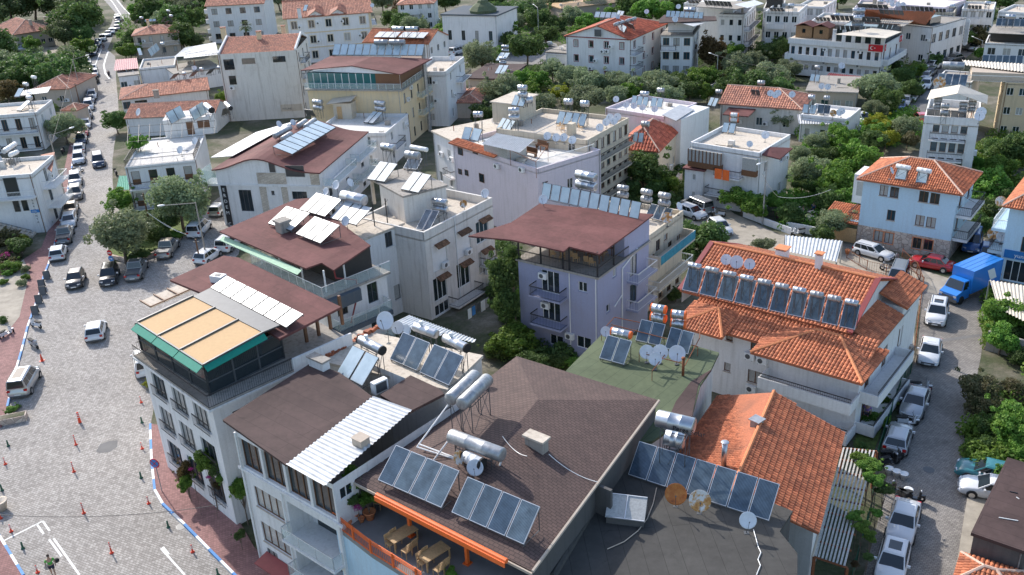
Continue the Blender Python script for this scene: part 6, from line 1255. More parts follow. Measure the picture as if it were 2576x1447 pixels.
m.build('canopy', MT['sheetgrey'], b.e); 
for p in ((0,1770,600), (0,1950,600), (0,2190,560)): q = b.l(p, 6.1); m = MB(); m.box(q.x-.08, q.x+.08, q.y-.08, q.y+.08, 3.8, 6.1); m.build('canopy_post', MT['wood'], b.e)
b = house('tiled_restaurant', 'long white restaurant with clay tile roof and open window band facing the street', 'on the tiled restaurant', (0,1220,1000), (0,2090,900), (0,2230,690), 3.0, 'white', ('hip', G(rise=1.3, over=.4, mt='tileold', tw=.3, gable='R')), [('F', 1, 5, G(w=2.2, h=1.3, st='b', sill=1.1, m1=12))], D=10)
for p in ((0,1705,800), (0,1900,775), (0,2070,750)): solar(p, (0,p[1]+55,p[2]-15), (0,p[1]+115,p[2]-70), 2, 4.2, b.kn2, 'solp', h=1.1)
for p in ((0,1840,740), (0,2015,695), (0,2190,680)): tank(p, (0,p[1]+28,p[2]), 4.2, 1.2, .3, b.kn2, 'galv')
dish((0,1960,685), 4.2, b.kn2, .9)
b = house('red_tile_annex', 'white annex with red tile roof and two big solar racks beside the terrace house', 'on the red tile annex', (0,1260,1190), (0,2150,1150), (0,2030,950), 3.3, 'white', ('hip', G(rise=1.5, over=.2, mt='tileold', tw=.3, gable='LR', axis='x')), D=8)
chimney(b, (0,1575,960), 4.3, .9, .5, .8, 'concrete', 'concrete', b.rf); dish((0,1395,1130), 3.6, b.kn2, 1.3, az=-40)
b = house('railed_terrace_house', 'white corner house with broad pale roof terrace behind black lattice railings', 'on the railed terrace house', (4,1255,235), (4,1960,165), (4,2090,-40), 6.1, 'white', ('flat', .25, 'roofwhite'), [('F', 2, 4, G(w=1.1, h=1.9, st='D', sill=.45))], [('F', .02, .98, 3.15, 1.1, 'i'), ('F', .02, .98, .35, 1.1, 'i')], D=14)
b.rail('F', 0, b.W, 6.1, -.1, 'i', .95, ret=False); b.rail('L', 0, b.D, 6.1, -.1, 'i', .95, ret=False); b.rail('R', 0, b.D*.6, 6.1, -.1, 'i', .95, ret=False)
m = MB(); q0 = b.l((0,1660,1400), 6.0); q1 = b.l((0,2160,1320), 6.0); m.box(q0.x, q1.x, q0.y+1, q0.y+6, 5.9, 8.5); m.build('roof_room', MT['white'], b.e); m = MB(); m.box(q0.x+3.2, q0.x+4.2, q0.y+.95, q0.y+.999, 6, 8.0); m.box(q0.x+4.8, q1.x-.4, q0.y+.95, q0.y+.999, 6.9, 8.0); m.build('roof_room_window', MT['wood'], b.e)
m = MB()
for i in range(9): f_ = i/8; p, q = b.l((0,1290+f_*870,1260-f_*50), 8.6), b.l((0,1280+f_*880,1450-f_*100), 8.6); m.tube((p.x, p.y, 8.6), (q.x, q.y, 8.6), .035, 4)
for i in range(4): f_ = i/3; p, q = b.l((0,1290,1200+f_*230), 8.6), b.l((0,2160,1150+f_*200), 8.6); m.tube((p.x, p.y, 8.6), (q.x, q.y, 8.6), .035, 4)
m.build('pergola_frame', MT['iron'], b.e)
solar((0,1725,1250), (0,1870,1170), (0,1720,1110), 2, 8.6, b.kn2, 'solp', h=1.6, dmax=3); solar((0,1955,1215), (0,2090,1130), (0,1930,1090), 2, 8.6, b.kn2, 'solp', h=1.6, dmax=3); tank((0,2070,1060), (0,2130,1110), 8.6, 1.5, .45, b.kn2, 'galv', capm='tyre')
solar((0,2225,1170), (0,2300,1140), (0,2210,1110), 2, 6.4, b.kn2, 'solp'); tank((0,2270,1040), (0,2320,1090), 6.2, 1.8, .35, b.kn2, 'galv', capm='tyre'); dish((4,1815,60), 6.1, b.kn2, 1.1, az=-30); dish((0,1965,1420), 6.1, b.kn2, 1.1, az=-30)
m = MB(); P_ = [b.l(p, 2.4) for p in ((4,1170,460), (4,1300,460), (4,1290,320), (4,1200,320))]; corr(m, P_, .3, .03); m.build('green_awning', MT['teal'], b.e)
b = house('blank_wall_house', 'tall white house with big blank wall, few small windows and clay tile roof', 'on the tall blank-walled house', (0,2190,548), (1,400,505), (1,590,375), 12.0, 'whitedirty', ('none',), [('R', 4, 3, G(w=.9, h=1.6, st='d', sill=.6))], [('R', .2, .6, 9.2, 1.0, 'i'), ('R', .2, .6, 6.4, 1.0, 'i')], D=13)
T = b.T('F'); m = MB()
for k, r in ((0, (2430,590,2572,640)), (1, (165,570,300,622)), (0, (2300,765,2385,850)), (0, (2245,600,2365,700))):
    a = b.fp('F', (k,r[0],r[1])); c_ = b.fp('F', (k,r[2],r[3])); m.box(a[0], c_[0], 0, .05, c_[1], a[1], 0, T)
m.build('window', MT['cglass'], b.e)
A_ = [b.l(p, z_) for p, z_ in (((0,2210,545), 12.0), ((1,400,500), 12.0), ((1,640,320), 13.6), ((0,2190,410), 13.6))]; m = MB(); m.c = []; x1 = b.W-.2; P_ = [(.3, .2, 11.9), (x1, .2, 11.9), (x1, 7.5, 13.6), (.3, 7.5, 13.6)]; slab(m, P_, .1); tiles(m, P_, .3, .42, 3); P_ = [(x1, 13, 12), (.3, 13, 12), (.3, 7.5, 13.6), (x1, 7.5, 13.6)]; slab(m, P_, .1); rf = m.build('roof', MT['tileold'], b.e)

for x in (0, b.W-.28): m = MB(); slab(m, [(x, 0, 12.3), (x+.28, 0, 12.3), (x+.28, 7.5, 13.95), (x, 7.5, 13.95)], .5); slab(m, [(x, 7.5, 13.95), (x+.28, 7.5, 13.95), (x+.28, 13, 12.4), (x, 13, 12.4)], .5); m.build('parapet', MT['white'], b.e)
chimney(b, (0,2260,390), 13.0, .9, .6, 1.9, 'yellow', 'tileold', rf); chimney(b, (1,40,420), 12.8, .8, .6, 1.7, 'yellow', 'tileold', rf); chimney(b, (1,285,355), 13.0, .7, .6, 1.6, 'yellow', 'tileold', rf)
a = b.fp('F', (1,245,1060)); c_ = b.fp('F', (1,470,1110)); m = MB(); m.box(a[0], c_[0], .01, .08, c_[1], a[1]+.1, 0, T); sg = m.build('wall_sign', MT['roofcream'], b.e); text('FITLINE', T, a[0]+.3, a[1]-.85, .09, .5, 'dgrey', sg)
acs(b, 'F', 0, ((2335,888),))
b = house('ochre_trim_house', 'white apartment house with ochre corner trim and wavy clay tile eaves', 'on the ochre-trimmed house', (1,285,188), (1,1150,122), (1,1280,60), 10.2, 'white', ('hip', G(rise=2.8, over=.35, mt='tileold', tw=.34, gable='LR', axis='x')), [('F', 3, 5, G(w=1.3, h=1.7, st='wt', sill=.9)), ('R', 3, 3, G(w=1.0, h=1.7))], [('R', .3, .9, 6.8, 1.4, 'i')], D=14, trim='yellow')
m = MB(); T = b.T('F')
for z_ in (3.3, 6.6): m.box(-.03, b.W+.05, .01, .07, z_, z_+.22, 0, T)
m.box(-.04, .5, .012, .08, 0, 10.1, 0, T); m.box(b.W-.5, b.W+.05, .012, .08, 0, 10.1, 0, T); m.build('ochre_trim', MT['yellow'], b.e)
for xx in (b.W*.36, b.W*.62):
    m = MB(); m.c = []; P_ = [(xx-2.2, -.4, 10.1), (xx, -.4, 11.5), (xx, 3.5, 11.6), (xx-2.2, 3, 11.2)]; slab(m, P_, .1); tiles(m, [P_[0], P_[3], P_[2], P_[1]], .32, .4, 3); P_ = [(xx, -.4, 11.5), (xx+2.2, -.4, 10.1), (xx+2.2, 3, 11.2), (xx, 3.5, 11.6)]; slab(m, P_, .1); tiles(m, [P_[2], P_[1], P_[0], P_[3]], .32, .4, 3); m.build('dormer_roof', MT['tileold'], b.rf)
    m = MB(); m.q([(xx-2.1, -.02, 10.0), (xx+2.1, -.02, 10.0), (xx, -.02, 11.4)]); m.build('dormer_wall', MT['white'], b.e)
acs(b, 'F', 1, ((625,235), (865,215), (1050,358))); chimney(b, (1,440,160), 10.6, .8, .7, 1.6, 'white', 'tileold', b.rf); dish((1,1170,55), 11.5, b.kn2, .9); solar((1,470,110), (1,510,110), (1,550,50), 1, 11.6, b.kn2, 'solp')
b = house('top_left_hotel', 'white hotel with clay tile roof, round balconies and a palm in front, top left', 'on the top left hotel', (0,2075,62), (1,70,32), (1,70,-60), 9.4, 'white', ('hip', G(rise=2.6, over=.4, mt='tileold', tw=.36, gable='LR', axis='x')), [('F', 3, 4, G(w=1.5, h=1.4, st='b')), ('L', 3, 2)], D=12)
for z_ in (7.4, 4.9, 2.4, .4):
    m = MB(); m.lathe([(0, -.15), (1.5, -.15), (1.5, 0), (1.5, .8), (1.42, .8), (1.42, 0), (0, 0)], (-.1, 3.0, z_), (0, 0, 1), 18); m.build('round_balcony', MT['white'], b.e)
# yellow building
b = house('ochre_glass_terrace_block', 'ochre-walled block with low brown felt gable roof over a teal glazed restaurant floor', 'on the ochre teal-glazed block', (1,515,895), (1,1450,905), (1,1810,800), 9.3, 'yellow', ('none',), [('R', 3, 4, G(w=.8, h=1.6, st='d', sill=.6))], D=13); Y = b
m = MB(); m.box(-.3, b.W+.5, -.5, b.D, 9.15, 9.35); m.build('terrace_floor', MT['concrete'], b.e)
m = MB(); m.box(.2, b.W-.2, .3, b.D-.4, 9.35, 11.7); m.build('terrace_glazing', MT['tealglass'], b.e); m = MB(); m.box(b.W*.75, b.W+.02, .1, b.D-.3, 9.36, 11.9); m.build('wood_front', MT['wood'], b.e)
b.rail('F', -.2, b.W+.4, 9.35, .45, 'g', .95, ret=False); b.rail('R', 0, b.D-1, 9.35, .45, 'g', .95, ret=False)
m = MB(); T = b.T('F')
for i in range(14): x = i*b.W/13; m.box(x-.04, x+.04, -.32, -.24, 9.35, 11.7, 0, T)
m.build('glazing_post', MT['pvcw'], b.e)
S(b, 'roof', [[((1,450,708), 12.0), ((1,960,660), 12.9), ((1,1175,568), 13.2), ((1,755,562), 12.8)], [((1,960,660), 12.9), ((1,1455,748), 12.0), ((1,1685,640), 12.2), ((1,1770,592), 12.4), ((1,1175,568), 13.2)]])
m = MB(); m.q([b.l((1,500,722), 11.8)+Vector((0, .3, 0)), b.l((1,1450,752), 11.8)+Vector((0, .3, 0)), b.l((1,960,672), 12.75)+Vector((0, .3, 0))]); m.build('gable_wall', MT['white'], b.e)
for z_ in (6.3, 3.4): b.balc('R', b.D*.55, b.D*.95, z_, 1.0, 'g', .2)
m = MB(); m.tube((b.W+.8, b.D*.75, 0), (b.W+.8, b.D*.75, 14), .35, 8); m.build('flue', MT['galvold'], b.e); acs(b, 'R', 1, ((1565,880),))
solar((1,765,555), (1,1680,560), (1,800,445), 12, 12.8, 'along the top of the ochre block', 'solp', h=1.5, dmax=2.2); tank((1,1195,425), (1,1325,425), 13.0, 1.9, .42, b.kn2, 'galvold'); tank((1,1345,425), (1,1495,425), 13.0, 1.9, .42, b.kn2, 'galvold')
b = house('white_rear_block', 'white block with blue balconies attached behind the ochre restaurant block', 'on the white rear block', (1,1560,720), (1,1905,720), (1,2015,620), 9.3, 'white', ('flat', .7, 'roofcream'), [('R', 3, 2, G(w=.8, h=1.5)), ('F', 3, 1)], [('R', .5, 1, 6.2, 1.2, 'i'), ('R', .5, 1, 3.2, 1.2, 'i')], D=12)
dish((1,1975,578), 9.3, b.kn2, 1.1, az=-20)
b = house('tile_top_house', 'white house with orange tile roof behind the ochre block solar row', 'on the tile-topped white house', (1,1080,425), (1,1730,440), (1,1990,350), 9.4, 'white', ('hip', G(rise=1.8, over=.2, mt='tile', tw=.32, gable='LR', axis='x')), [('R', 3, 3)], D=9)
solar((1,1185,375), (1,1410,380), (1,1245,315), 3, 10.2, b.kn2, 'solw', h=.6); solar((1,1430,378), (1,1690,385), (1,1490,320), 3, 10.2, b.kn2, 'solw', h=.6); tank((1,1375,285), (1,1495,290), 10.5, 1.6, .42, b.kn2, 'galv', capm='tyre'); tank((1,1510,290), (1,1635,290), 10.5, 1.6, .42, b.kn2, 'galv', capm='tyre')
# stucco house between
b = house('stepped_roof_house', 'white house with stepped sunlit roof terrace and a small hut with corrugated lid', 'on the stepped sunlit roof', (1,560,1330), (1,1300,1340), (1,1400,1130), 5.6, 'white', ('flat', .5, 'roofwhite'), [('R', 2, 2, G(w=1, h=1.6)), ('F', 2, 2)], [('R', .1, .5, 2.8, 1.2, 'i')], D=11)
q = b.l((1,790,1200), 5.1); m = MB(); m.box(q.x, q.x+3.0, q.y, q.y+3.5, 5.1, 7.6); m.build('hut_wall', MT['cream'], b.e); m = MB(); corr(m, [(q.x-.8, q.y-.6, 7.6), (q.x+3.3, q.y-.6, 8.1), (q.x+3.3, q.y+3.8, 8.6), (q.x-.8, q.y+3.8, 8.0)], .3, .04); m.build('hut_roof', MT['sheetcream'], b.e)
m = MB(); m.box(q.x+.6, q.x+1.4, q.y-.05, q.y-.001, 5.15, 7.1); m.build('hut_door', MT['woodl'], b.e)
solar((1,1080,1230), (1,1180,1245), (1,1145,1105), 2, 5.2, b.kn2, 'solp', h=1.1); tank((1,1200,1030), (1,1290,1040), 5.2, 2.6, .38, b.kn2, 'galv', stack=2); tank((1,580,1020), (1,660,1030), 5.2, 2.6, .38, b.kn2, 'galv', stack=2); solar((1,510,1160), (1,600,1170), (1,560,1100), 2, 5.2, b.kn2, 'solp')
# centre
b = house('pale_pink_house', 'pale pink white-roofed house with tile-edged terrace of clutter and air conditioners', 'on the pale pink house', (5,1975,-20), (6,255,252), (6,660,18), 9.2, 'pink', ('flat', .5, 'roofwhite'), [('R', 2, 3, G(w=.9, h=1.3))], D=10)
b2 = b; T = b.T('F')
for r in ((2030,30,2085,120), (2178,30,2235,110), (2035,245,2075,312), (2100,255,2140,325), (2245,290,2300,395)): a = b.fp('F', (5,r[0],r[1])); c_ = b.fp('F', (5,r[2],r[3])); m = MB(); m.box(a[0], c_[0], .0, .05, c_[1], a[1], 0, T); o = m.build('window', MT['wood'], b.e); m = MB(); m.box(a[0]+.07, c_[0]-.07, .04, .07, c_[1]+.07, a[1]-.07, 0, T); m.build('pane', MT['glass'], o)
acs(b, 'F', 5, ((2415,225),)); acs(b, 'F', 6, ((90,262),)); b.deck([((6,240,345), 7.6), ((6,320,395), 7.4), ((6,600,240), 7.4), ((6,510,200), 7.7)], 7.5, .12, 'memdark', 'porch_roof')
m = MB(); P_ = [b.l(p, 10.9) for p in ((1212,362), (1308,384), (1345,352), (1250,335))]; corr(m, P_, .3, .03); m.build('lean_to_roof', MT['sheetgrey'], b.e)
m = MB(); q = b.l((5,2420,120), 9.2); m.box(q.x-2.4, q.x+2.0, q.y, q.y+3, 8.7, 10.7); m.build('roof_room', MT['glassc'], b.e)
m = MB(); m.c = []; P_ = [(-.2, -.5, 9.15), (b.W*.55, -.5, 9.15), (b.W*.55, 1.0, 9.5), (-.2, 1.0, 9.5)]; slab(m, P_, .1); tiles(m, P_, .28, .36, 8); m.build('tile_edge', MT['tile'], b.e)
solar((1,2065,1400), (1,2150,1410), (1,2115,1280), 1, 9.2, b.kn2, 'solp', h=1.3); solar((1,2150,1405), (1,2240,1425), (1,2205,1290), 1, 9.2, b.kn2, 'solp', h=1.3); tank((1,2190,1150), (1,2280,1150), 8.7, 3.0, .38, b.kn2, 'galv')
b.rail('R', 0, b.D*.9, 9.2, -.1, 'w', .9, ret=False)
for i in range(16):
    p = (6, R.uniform(20, 150), R.uniform(100, 200)); A = at(p, 8.75); o = thing('floor_cushion', '', 'cushion', (A.x, A.y, 8.75), R.uniform(0, 3)); m = MB(); m.lathe([(0, 0), (.4, .02), (.45, .16), (.3, .28), (0, .3)], (0, 0, 0), (0, 0, 1), 9); m.build('cushion', MT[R.choice(['sheetcream', 'beigewall', 'roofcream'])], o, True); reg(o, 'beige floor cushion', 'cushion', 'heaped on the pale pink roof', p)
for p in ((6,300,50), (6,190,120)): A = at(p, 8.75); o = thing('bench', '', 'bench', (A.x, A.y, 8.75), b.ang+.1); m = MB(); m.box(-.9, .9, -.25, .25, .4, .47); m.build('seat', MT['wood'], o); m = MB(); m.box(-.9, .9, .22, .28, .47, 1.0); m.build('backrest', MT['wood'], o); m = MB(); m.box(-.85, -.75, -.2, .2, 0, .4); m.build('leg', MT['wood'], o); m = MB(); m.box(.75, .85, -.2, .2, 0, .4); m.build('leg', MT['wood'], o); reg(o, 'brown wooden bench', 'bench', 'on the pale pink roof', p)
m = MB(); q = [b.l(p, 10.6) for p in ((6,-20,60), (6,240,180), (6,360,20), (6,60,-60))]
for i in range(4): m.tube(q[i], q[(i+1)%4], .03, 4); m.tube(q[i], (q[i].x, q[i].y, 8.7), .03, 4)
m.build('pipe_frame', MT['rust'], b.e)
b = house('shaded_side_house', 'pale house with beige slab roof left of the pale pink house', 'on the beige slab roof', (1,1780,1330), (5,1985,-20), (1,2380,1210), 7.6, 'white', ('over', 'roofcream', .2), [('F', 2, 2, G(w=.9, h=1.4))], [('F', .6, 1, 2.6, .8, 'i')], D=10)
b = house('cream_roof_block', 'cream apartment block with wide flat roof of dishes, tanks and wicker chairs', 'on the wide cream roof', (2,755,1412), (2,1175,1185), (2,270,1120), 10.3, 'cream', ('flat', .55, 'roofcream'), [('F', 4, 7, G(w=.85, h=1.8, st='b', sill=.5)), ('L', 4, 3)], [('F', .02, 1, 7.2, .9, 'i'), ('F', .02, 1, 4.6, .9, 'i'), ('F', .02, 1, 2.0, .9, 'i')], D=13)
for x0_, y0_, n_ in ((440,1240, 2), (585,1255, 2)): solar((2,x0_,y0_), (2,x0_+145,y0_+18), (2,x0_+45,y0_-118), n_, 9.8, b.kn2, 'solp', h=1.3)
for x, y in ((530,1020), (695,1040)): tank((2,x,y), (2,x+75,y+5), 9.8, 2.8, .4, b.kn2, 'galv')
for x, y in ((985,1185), (1062,1180), (950,1230), (1028,1220), (885,1285), (358,1370), (447,1385), (523,1385), (610,1410)): dish((2,x,y), 9.9, b.kn2, 1.0, az=-25, hh=.8)
m = MB(); q = b.l((2,130,1200), 9.8); m.box(q.x-2.8, q.x+2.5, q.y-.2, q.y+3.2, 9.8, 12.4); m.build('stair_room', MT['cream'], b.e); m = MB(); m.box(q.x-3, q.x+2.8, q.y-.5, q.y+3.4, 12.4, 12.55); m.build('stair_room_roof', MT['roofcream'], b.e)
solar((2,-10,1060), (2,120,1075), (2,30,955), 2, 12.5, b.kn2, 'solp'); tank((2,135,1010), (2,200,1000), 12.5, .8, .42, b.kn2, 'galv'); tank((2,65,880), (2,145,885), 12.5, 2.4, .36, b.kn2, 'galv', stack=2); solar((1,2420,1290), (2,-20,1325), (1,2475,1185), 3, 9.8, b.kn2, 'solp'); tank((2,-30,1110), (2,70,1110), 9.8, 2.8, .38, b.kn2, 'galv', stack=2)
for x, y, r in ((470,1300,1.), (510,1330,.2), (690,1315,-1.2), (575,1300,2.5)): chair((2,x,y), 9.75, r, b.kn2)
q = b.l((2,600,1350), 9.8); m = MB(); m.box(q.x-.5, q.x+.5, q.y-.4, q.y+.4, 9.7, 11.2); m.build('chimney', MT['cream'], b.e)
b = house('tin_roof_corner_house', 'lilac-white house with flat roof of dishes and a grey sheet lean-to', 'on the lilac-white flat roof', (2,940,1085), (2,1530,1175), (2,1660,1010), 7.4, 'pink', ('flat', .45, 'roofwhite'), [('R', 2, 2), ('F', 2, 2, G(w=.8, h=1))], D=9)
b.deck([((2,1510,1155), 7.7), ((2,1650,1215), 7.5), ((2,1835,1100), 7.5), ((2,1690,1055), 7.7)], 7.6, .1, 'sheetgrey', 'lean_to_roof'); m = MB(); m.box(b.W, b.W+2.6, .2, b.D-1, 0, 7.3); m.build('side_wing', MT['white'], b.e)
solar((2,1195,1050), (2,1365,1070), (2,1230,965), 3, 7.0, b.kn2, 'solp', h=1.2); solar((2,1390,1070), (2,1510,1085), (2,1420,990), 2, 7.0, b.kn2, 'solp', h=1.2); tank((2,1295,940), (2,1375,945), 5.6, 2.2, .36, b.kn2, 'galv'); tank((2,1465,905), (2,1530,910), 5.6, 2.8, .36, b.kn2, 'galvold')
for x, y in ((1150,1055), (1228,1065), (1315,1080), (1437,1098), (1048,1000)): dish((2,x,y), 7.1, b.kn2, .95, az=-20)
b = house('ribbed_tile_house', 'low cream house with ribbed red tile hip roof between two taller blocks', 'on the ribbed red tile roof', (1552,372), (1655,380), None, 5.4, 'cream', ('hip', G(rise=2.2, over=.3, mt='tilered', tw=.42)), [('R', 1, 3), ('F', 1, 2)], D=10)
solar((2,1210,1425), (2,1320,1435), (2,1285,1340), 2, 6.8, b.kn2, 'solp'); tank((2,1305,1245), (2,1380,1250), 6.6, 2.2, .38, b.kn2, 'galvold')
b = house('wood_balcony_house', 'white house with brown wooden glazed upper floor and drying orange cloths', 'on the brown wood-fronted house', (2,1795,1430), (6,2490,90), (7,10,-60), 7.9, 'white', ('flat', .5, 'roofcream'), [('R', 2, 2, G(w=1, h=1.3)), ('F', 1, 3, G(w=1.3, h=1.2, st='b', top=4.4))], D=9)
T = b.T('F'); m = MB(); m.box(.1, b.W*.5, .02, .7, 5.0, 5.7, 0, T); m.box(b.W*.8, b.W+.0, .02, .7, 5.0, 5.7, 0, T); o = m.build('wood_front', MT['wood'], b.e); m = MB(); m.box(.15, b.W*.5-.05, .1, .62, 5.7, 7.2, 0, T); m.build('glazing', MT['glassc'], o); m = MB(); m.box(b.W*.8, b.W-.05, .1, .62, 5.7, 7.2, 0, T); m.build('glazing', MT['glassc'], o)
m = MB()
for i in range(10): x = .1+i*(b.W*.5-.1)/9; m.box(x-.05, x+.05, .62, .7, 5.7, 7.25, 0, T)
m.build('mullion', MT['wood'], o); b.balc('F', b.W*.42, b.W*.8, 4.5, 1.2, 'i'); b.balc('F', b.W*.3, b.W*.8, 1.9, 1.2, 'i', .1)
for f_ in (.45, .56):
    m = MB(); m.box(b.W*f_, b.W*f_+b.W*.1, 1.22, 1.26, 4.2, 5.5, 0, T); m.v = [(x, y+.05*math.sin(x*9), z_) for x, y, z_ in m.v]; o = tag(m.build('drying_cloth', MT['orange']), 'orange cloth drying over the wooden house balcony, ' + ('left' if f_ < .5 else 'right')+' one of two', 'laundry', 'orange cloths on the balcony'); o.matrix_world = Matrix.LocRotScale(b.a, Matrix.Rotation(b.ang, 3, 'Z').to_quaternion(), None)
S(b, 'porch_roof', [[((6,2480,95), 7.6), ((7,-10,30), 7.9), ((7,250,40), 7.4), ((7,120,150), 7.2)]])
solar((2,2105,1330), (2,2240,1345), (2,2150,1235), 2, 7.4, b.kn2, 'solp'); dish((2,2550,1360), 7.4, b.kn2, 1.0); dish((2,2390,1450), 7.6, b.kn2, .8)
b = house('tower_annex', 'small white tower annex with red-brown cap beside the wood-fronted house', '', (6,1740,250), (6,1925,275), (6,1950,230), 4.6, 'white', ('over', 'mem', .25), [('F', 2, 1, G(w=.5, h=.8))], D=2.8)
b = house('old_tile_house', 'low white house with weathered orange tile roof and brown felt porch', 'on the weathered tile house', (2,2100,1040), (3,330,1100), (3,400,1010), 4.0, 'whitedirty', ('hip', G(rise=1.9, over=.3, mt='tileold', tw=.38, gable='L', axis='x')), [('F', 1, 3)], D=9)
S(b, 'porch_roof', [[((2,2120,1150), 3.2), ((2,2380,1172), 3.2), ((2,2480,1075), 3.6), ((2,2210,1050), 3.6)]])
tank((2,2475,830), (2,2540,835), 4.8, 2.0, .38, b.kn2, 'galvold'); tank((2,2200,1155), (2,2275,1160), 3.4, 2.2, .32, b.kn2, 'pvcw', stack=2, capm='orange'); tank((2,2055,920), (2,2110,925), 3.6, 2.2, .36, b.kn2, 'galvold'); solar((2,1965,1060), (2,2050,1075), (2,2030,985), 2, 3.6, b.kn2, 'solp')
solar((2,2410,950), (2,2500,960), (2,2430,900), 2, 5.4, b.kn2, 'solp', h=.9)
for x, y in ((25,940), (75,958), (102,938), (243,952)): dish((3,x,y), 5.2, b.kn2, 1.0, az=-20)
b = house('small_solar_house', 'small white flat house with grey corrugated porch and four blue collectors', 'on the small grey-porch house', (3,330,1150), (3,800,1200), (3,880,1085), 4.2, 'white', ('flat', .4, 'roofwhite'), [('F', 1, 3, G(w=.8)), ('R', 1, 2)], D=7)
m = MB(); P_ = [b.l(p, 3.4) for p in ((3,310,1245), (3,780,1255), (3,800,1190), (3,290,1150))]; corr(m, P_, .35, .04); m.build('porch_roof', MT['sheetgrey'], b.e)
solar((3,340,1135), (3,480,1150), (3,385,1055), 2, 4.0, b.kn2, 'solp', h=1.2); solar((3,490,1140), (3,620,1150), (3,520,1060), 2, 4.0, b.kn2, 'sol', h=1.2); tank((3,410,975), (3,470,980), 4.0, 2.6, .34, b.kn2, 'galv'); tank((3,565,985), (3,620,988), 4.0, 2.6, .34, b.kn2, 'galvold')
for x, y, kd in ((655,1140, 'dishrust'), (712,1135, 'dish'), (742,1120, 'dish')): dish((3,x,y), 4.0, b.kn2, 1.0, kind=kd)
b = house('concrete_slab_house', 'low brick and concrete house with bare grey slab roof below the flag hotel', 'on the bare grey slab roof', (3,395,920), (3,890,940), (3,900,815), 3.5, 'beigewall', ('over', 'concrete', .3), [('F', 1, 4, G(w=1.2, h=1.3, st='w'))], D=11)
solar((3,415,815), (3,515,825), (3,445,750), 2, 3.8, b.kn2, 'solp'); tank((3,475,675), (3,520,678), 3.8, 2.4, .34, b.kn2, 'galvold')
for x, y in ((538,868), (600,876)): dish((3,x,y), 3.8, b.kn2, 1.0)
m = MB(); P_ = [b.l(p, 3.6) for p in ((3,550,800), (3,940,825), (3,960,770), (3,620,735))]; corr(m, P_, .35, .04); m.build('maroon_canopy', MT['maroon'], b.e)
# red trim block
b = house('red_trim_block', 'white apartment block with dark red window trim and red tile gable roof', 'on the red-trimmed apartment block', (2,545,362), (2,1185,398), (2,1500,255), 8.6, 'white', ('hip', G(rise=2.3, over=.35, mt='tilered', tw=.34, gable='F', axis='y')), [('F', 3, 4, G(w=.85, h=1.25, st='wt', m0=.5)), ('R', 3, 4, G(w=.8, h=1.25, st='wt', sill=.9))], [('R', .0, .22, 5.6, 1.2, 'i'), ('R', .0, .22, 2.8, 1.2, 'i')], D=18, trim='maroon')
m = MB(); m.box(-.3, b.W+.32, -.1, -.02+.1, 8.45, 8.62, 0, b.T('F')); m.build('red_cornice', MT['maroon'], b.e)
a = b.fp('F', (2,838,262)); c_ = b.fp('F', (2,905,355)); T = b.T('F'); m = MB(); m.box(a[0], c_[0], .36, .4, 8.9, 10.2, 0, T); m.build('gable_window', MT['dgrey'], b.e)
solar((2,825,175), (2,1045,185), (2,875,120), 4, 10.0, b.kn2, 'solp', h=1.0); solar((2,1040,275), (2,1130,330), (2,1090,245), 2, 9.6, b.kn2, 'solp', h=1.0); solar((2,1110,245), (2,1240,300), (2,1170,225), 3, 9.6, b.kn2, 'solp', h=1.0); solar((2,1050,150), (2,1115,160), (2,1075,108), 2, 10.2, b.kn2, 'solp', h=.8)
for x, y in ((1035,250), (1085,235), (1150,215), (1205,200)): tank((2,x,y), (2,x+35,y-15), 10.0, 1.0, .34, b.kn2, 'galvold')
dish((2,1062,170), 10.2, b.kn2, 1.0); dish((2,1355,118), 9.8, b.kn2, 1.0); acs(b, 'F', 2, ((908,520), (955,520), (790,690), (935,695)))
b = house('side_terrace_block', 'white terrace wing with iron railings left of the red-trimmed block', '', (2,340,530), (2,560,545), (2,560,420), 4.2, 'white', ('over', 'concrete', .1), [('F', 1, 2)], [('F', 0, 1, 4.1, .3, 'i')], D=8)
b = house('hammock_terrace_block', 'white block with open roof terrace, hammock and row of solar panels above', 'on the hammock terrace block', (2,1500,365), (2,1815,368), (2,2000,320), 8.0, 'white', ('over', 'concrete', .2), [('F', 3, 3, G(w=1.2, h=1.4, st='b')), ('R', 3, 2, G(w=1, h=1.4, st='b'))], [('F', 0, .5, 5.4, 1.1, 'i')], D=10)
b.rail('F', 0, b.W, 8.2, .1, 'i', .9, ret=False); b.rail('R', 0, b.D, 8.2, .1, 'i', .9, ret=False); m = MB(); m.box(.8, b.W-.5, 3.2, b.D, 8.2, 10.4); m.build('upper_room', MT['white'], b.e); b.deck([(2,1490,185), (2,1480,230), (2,2060,205), (2,2050,165), (2,1530,150)], 10.6, .15, 'memdark'); b.deck([(2,1650,220), (2,1830,265), (2,1940,230), (2,1750,195)], 10.3, .06, 'sheet', 'canopy')
solar((2,1545,170), (2,1920,190), (2,1580,110), 8, 10.7, b.kn2, 'solp', h=1.1); tank((2,1740,95), (2,1840,100), 10.7, 1.3, .45, b.kn2, 'galv'); dish((2,1640,195), 10.6, b.kn2, 1.2); dish((2,1675,68), 10.8, b.kn2, 1.0)
b = house('tall_white_block', 'tall white block with side balconies behind the brown round tree', 'on the tall white block', (2,2080,145), (2,2340,150), (2,2560,90), 9.4, 'white', ('flat', .4, 'concrete'), [('F', 3, 3, G(w=.8, h=1.2)), ('R', 3, 5, G(w=.9, h=1.8, sill=.4, st='b'))], [('R', .0, 1, 6.2, 1.2, 'i'), ('R', 0, 1, 3.2, 1.2, 'i')], D=13)
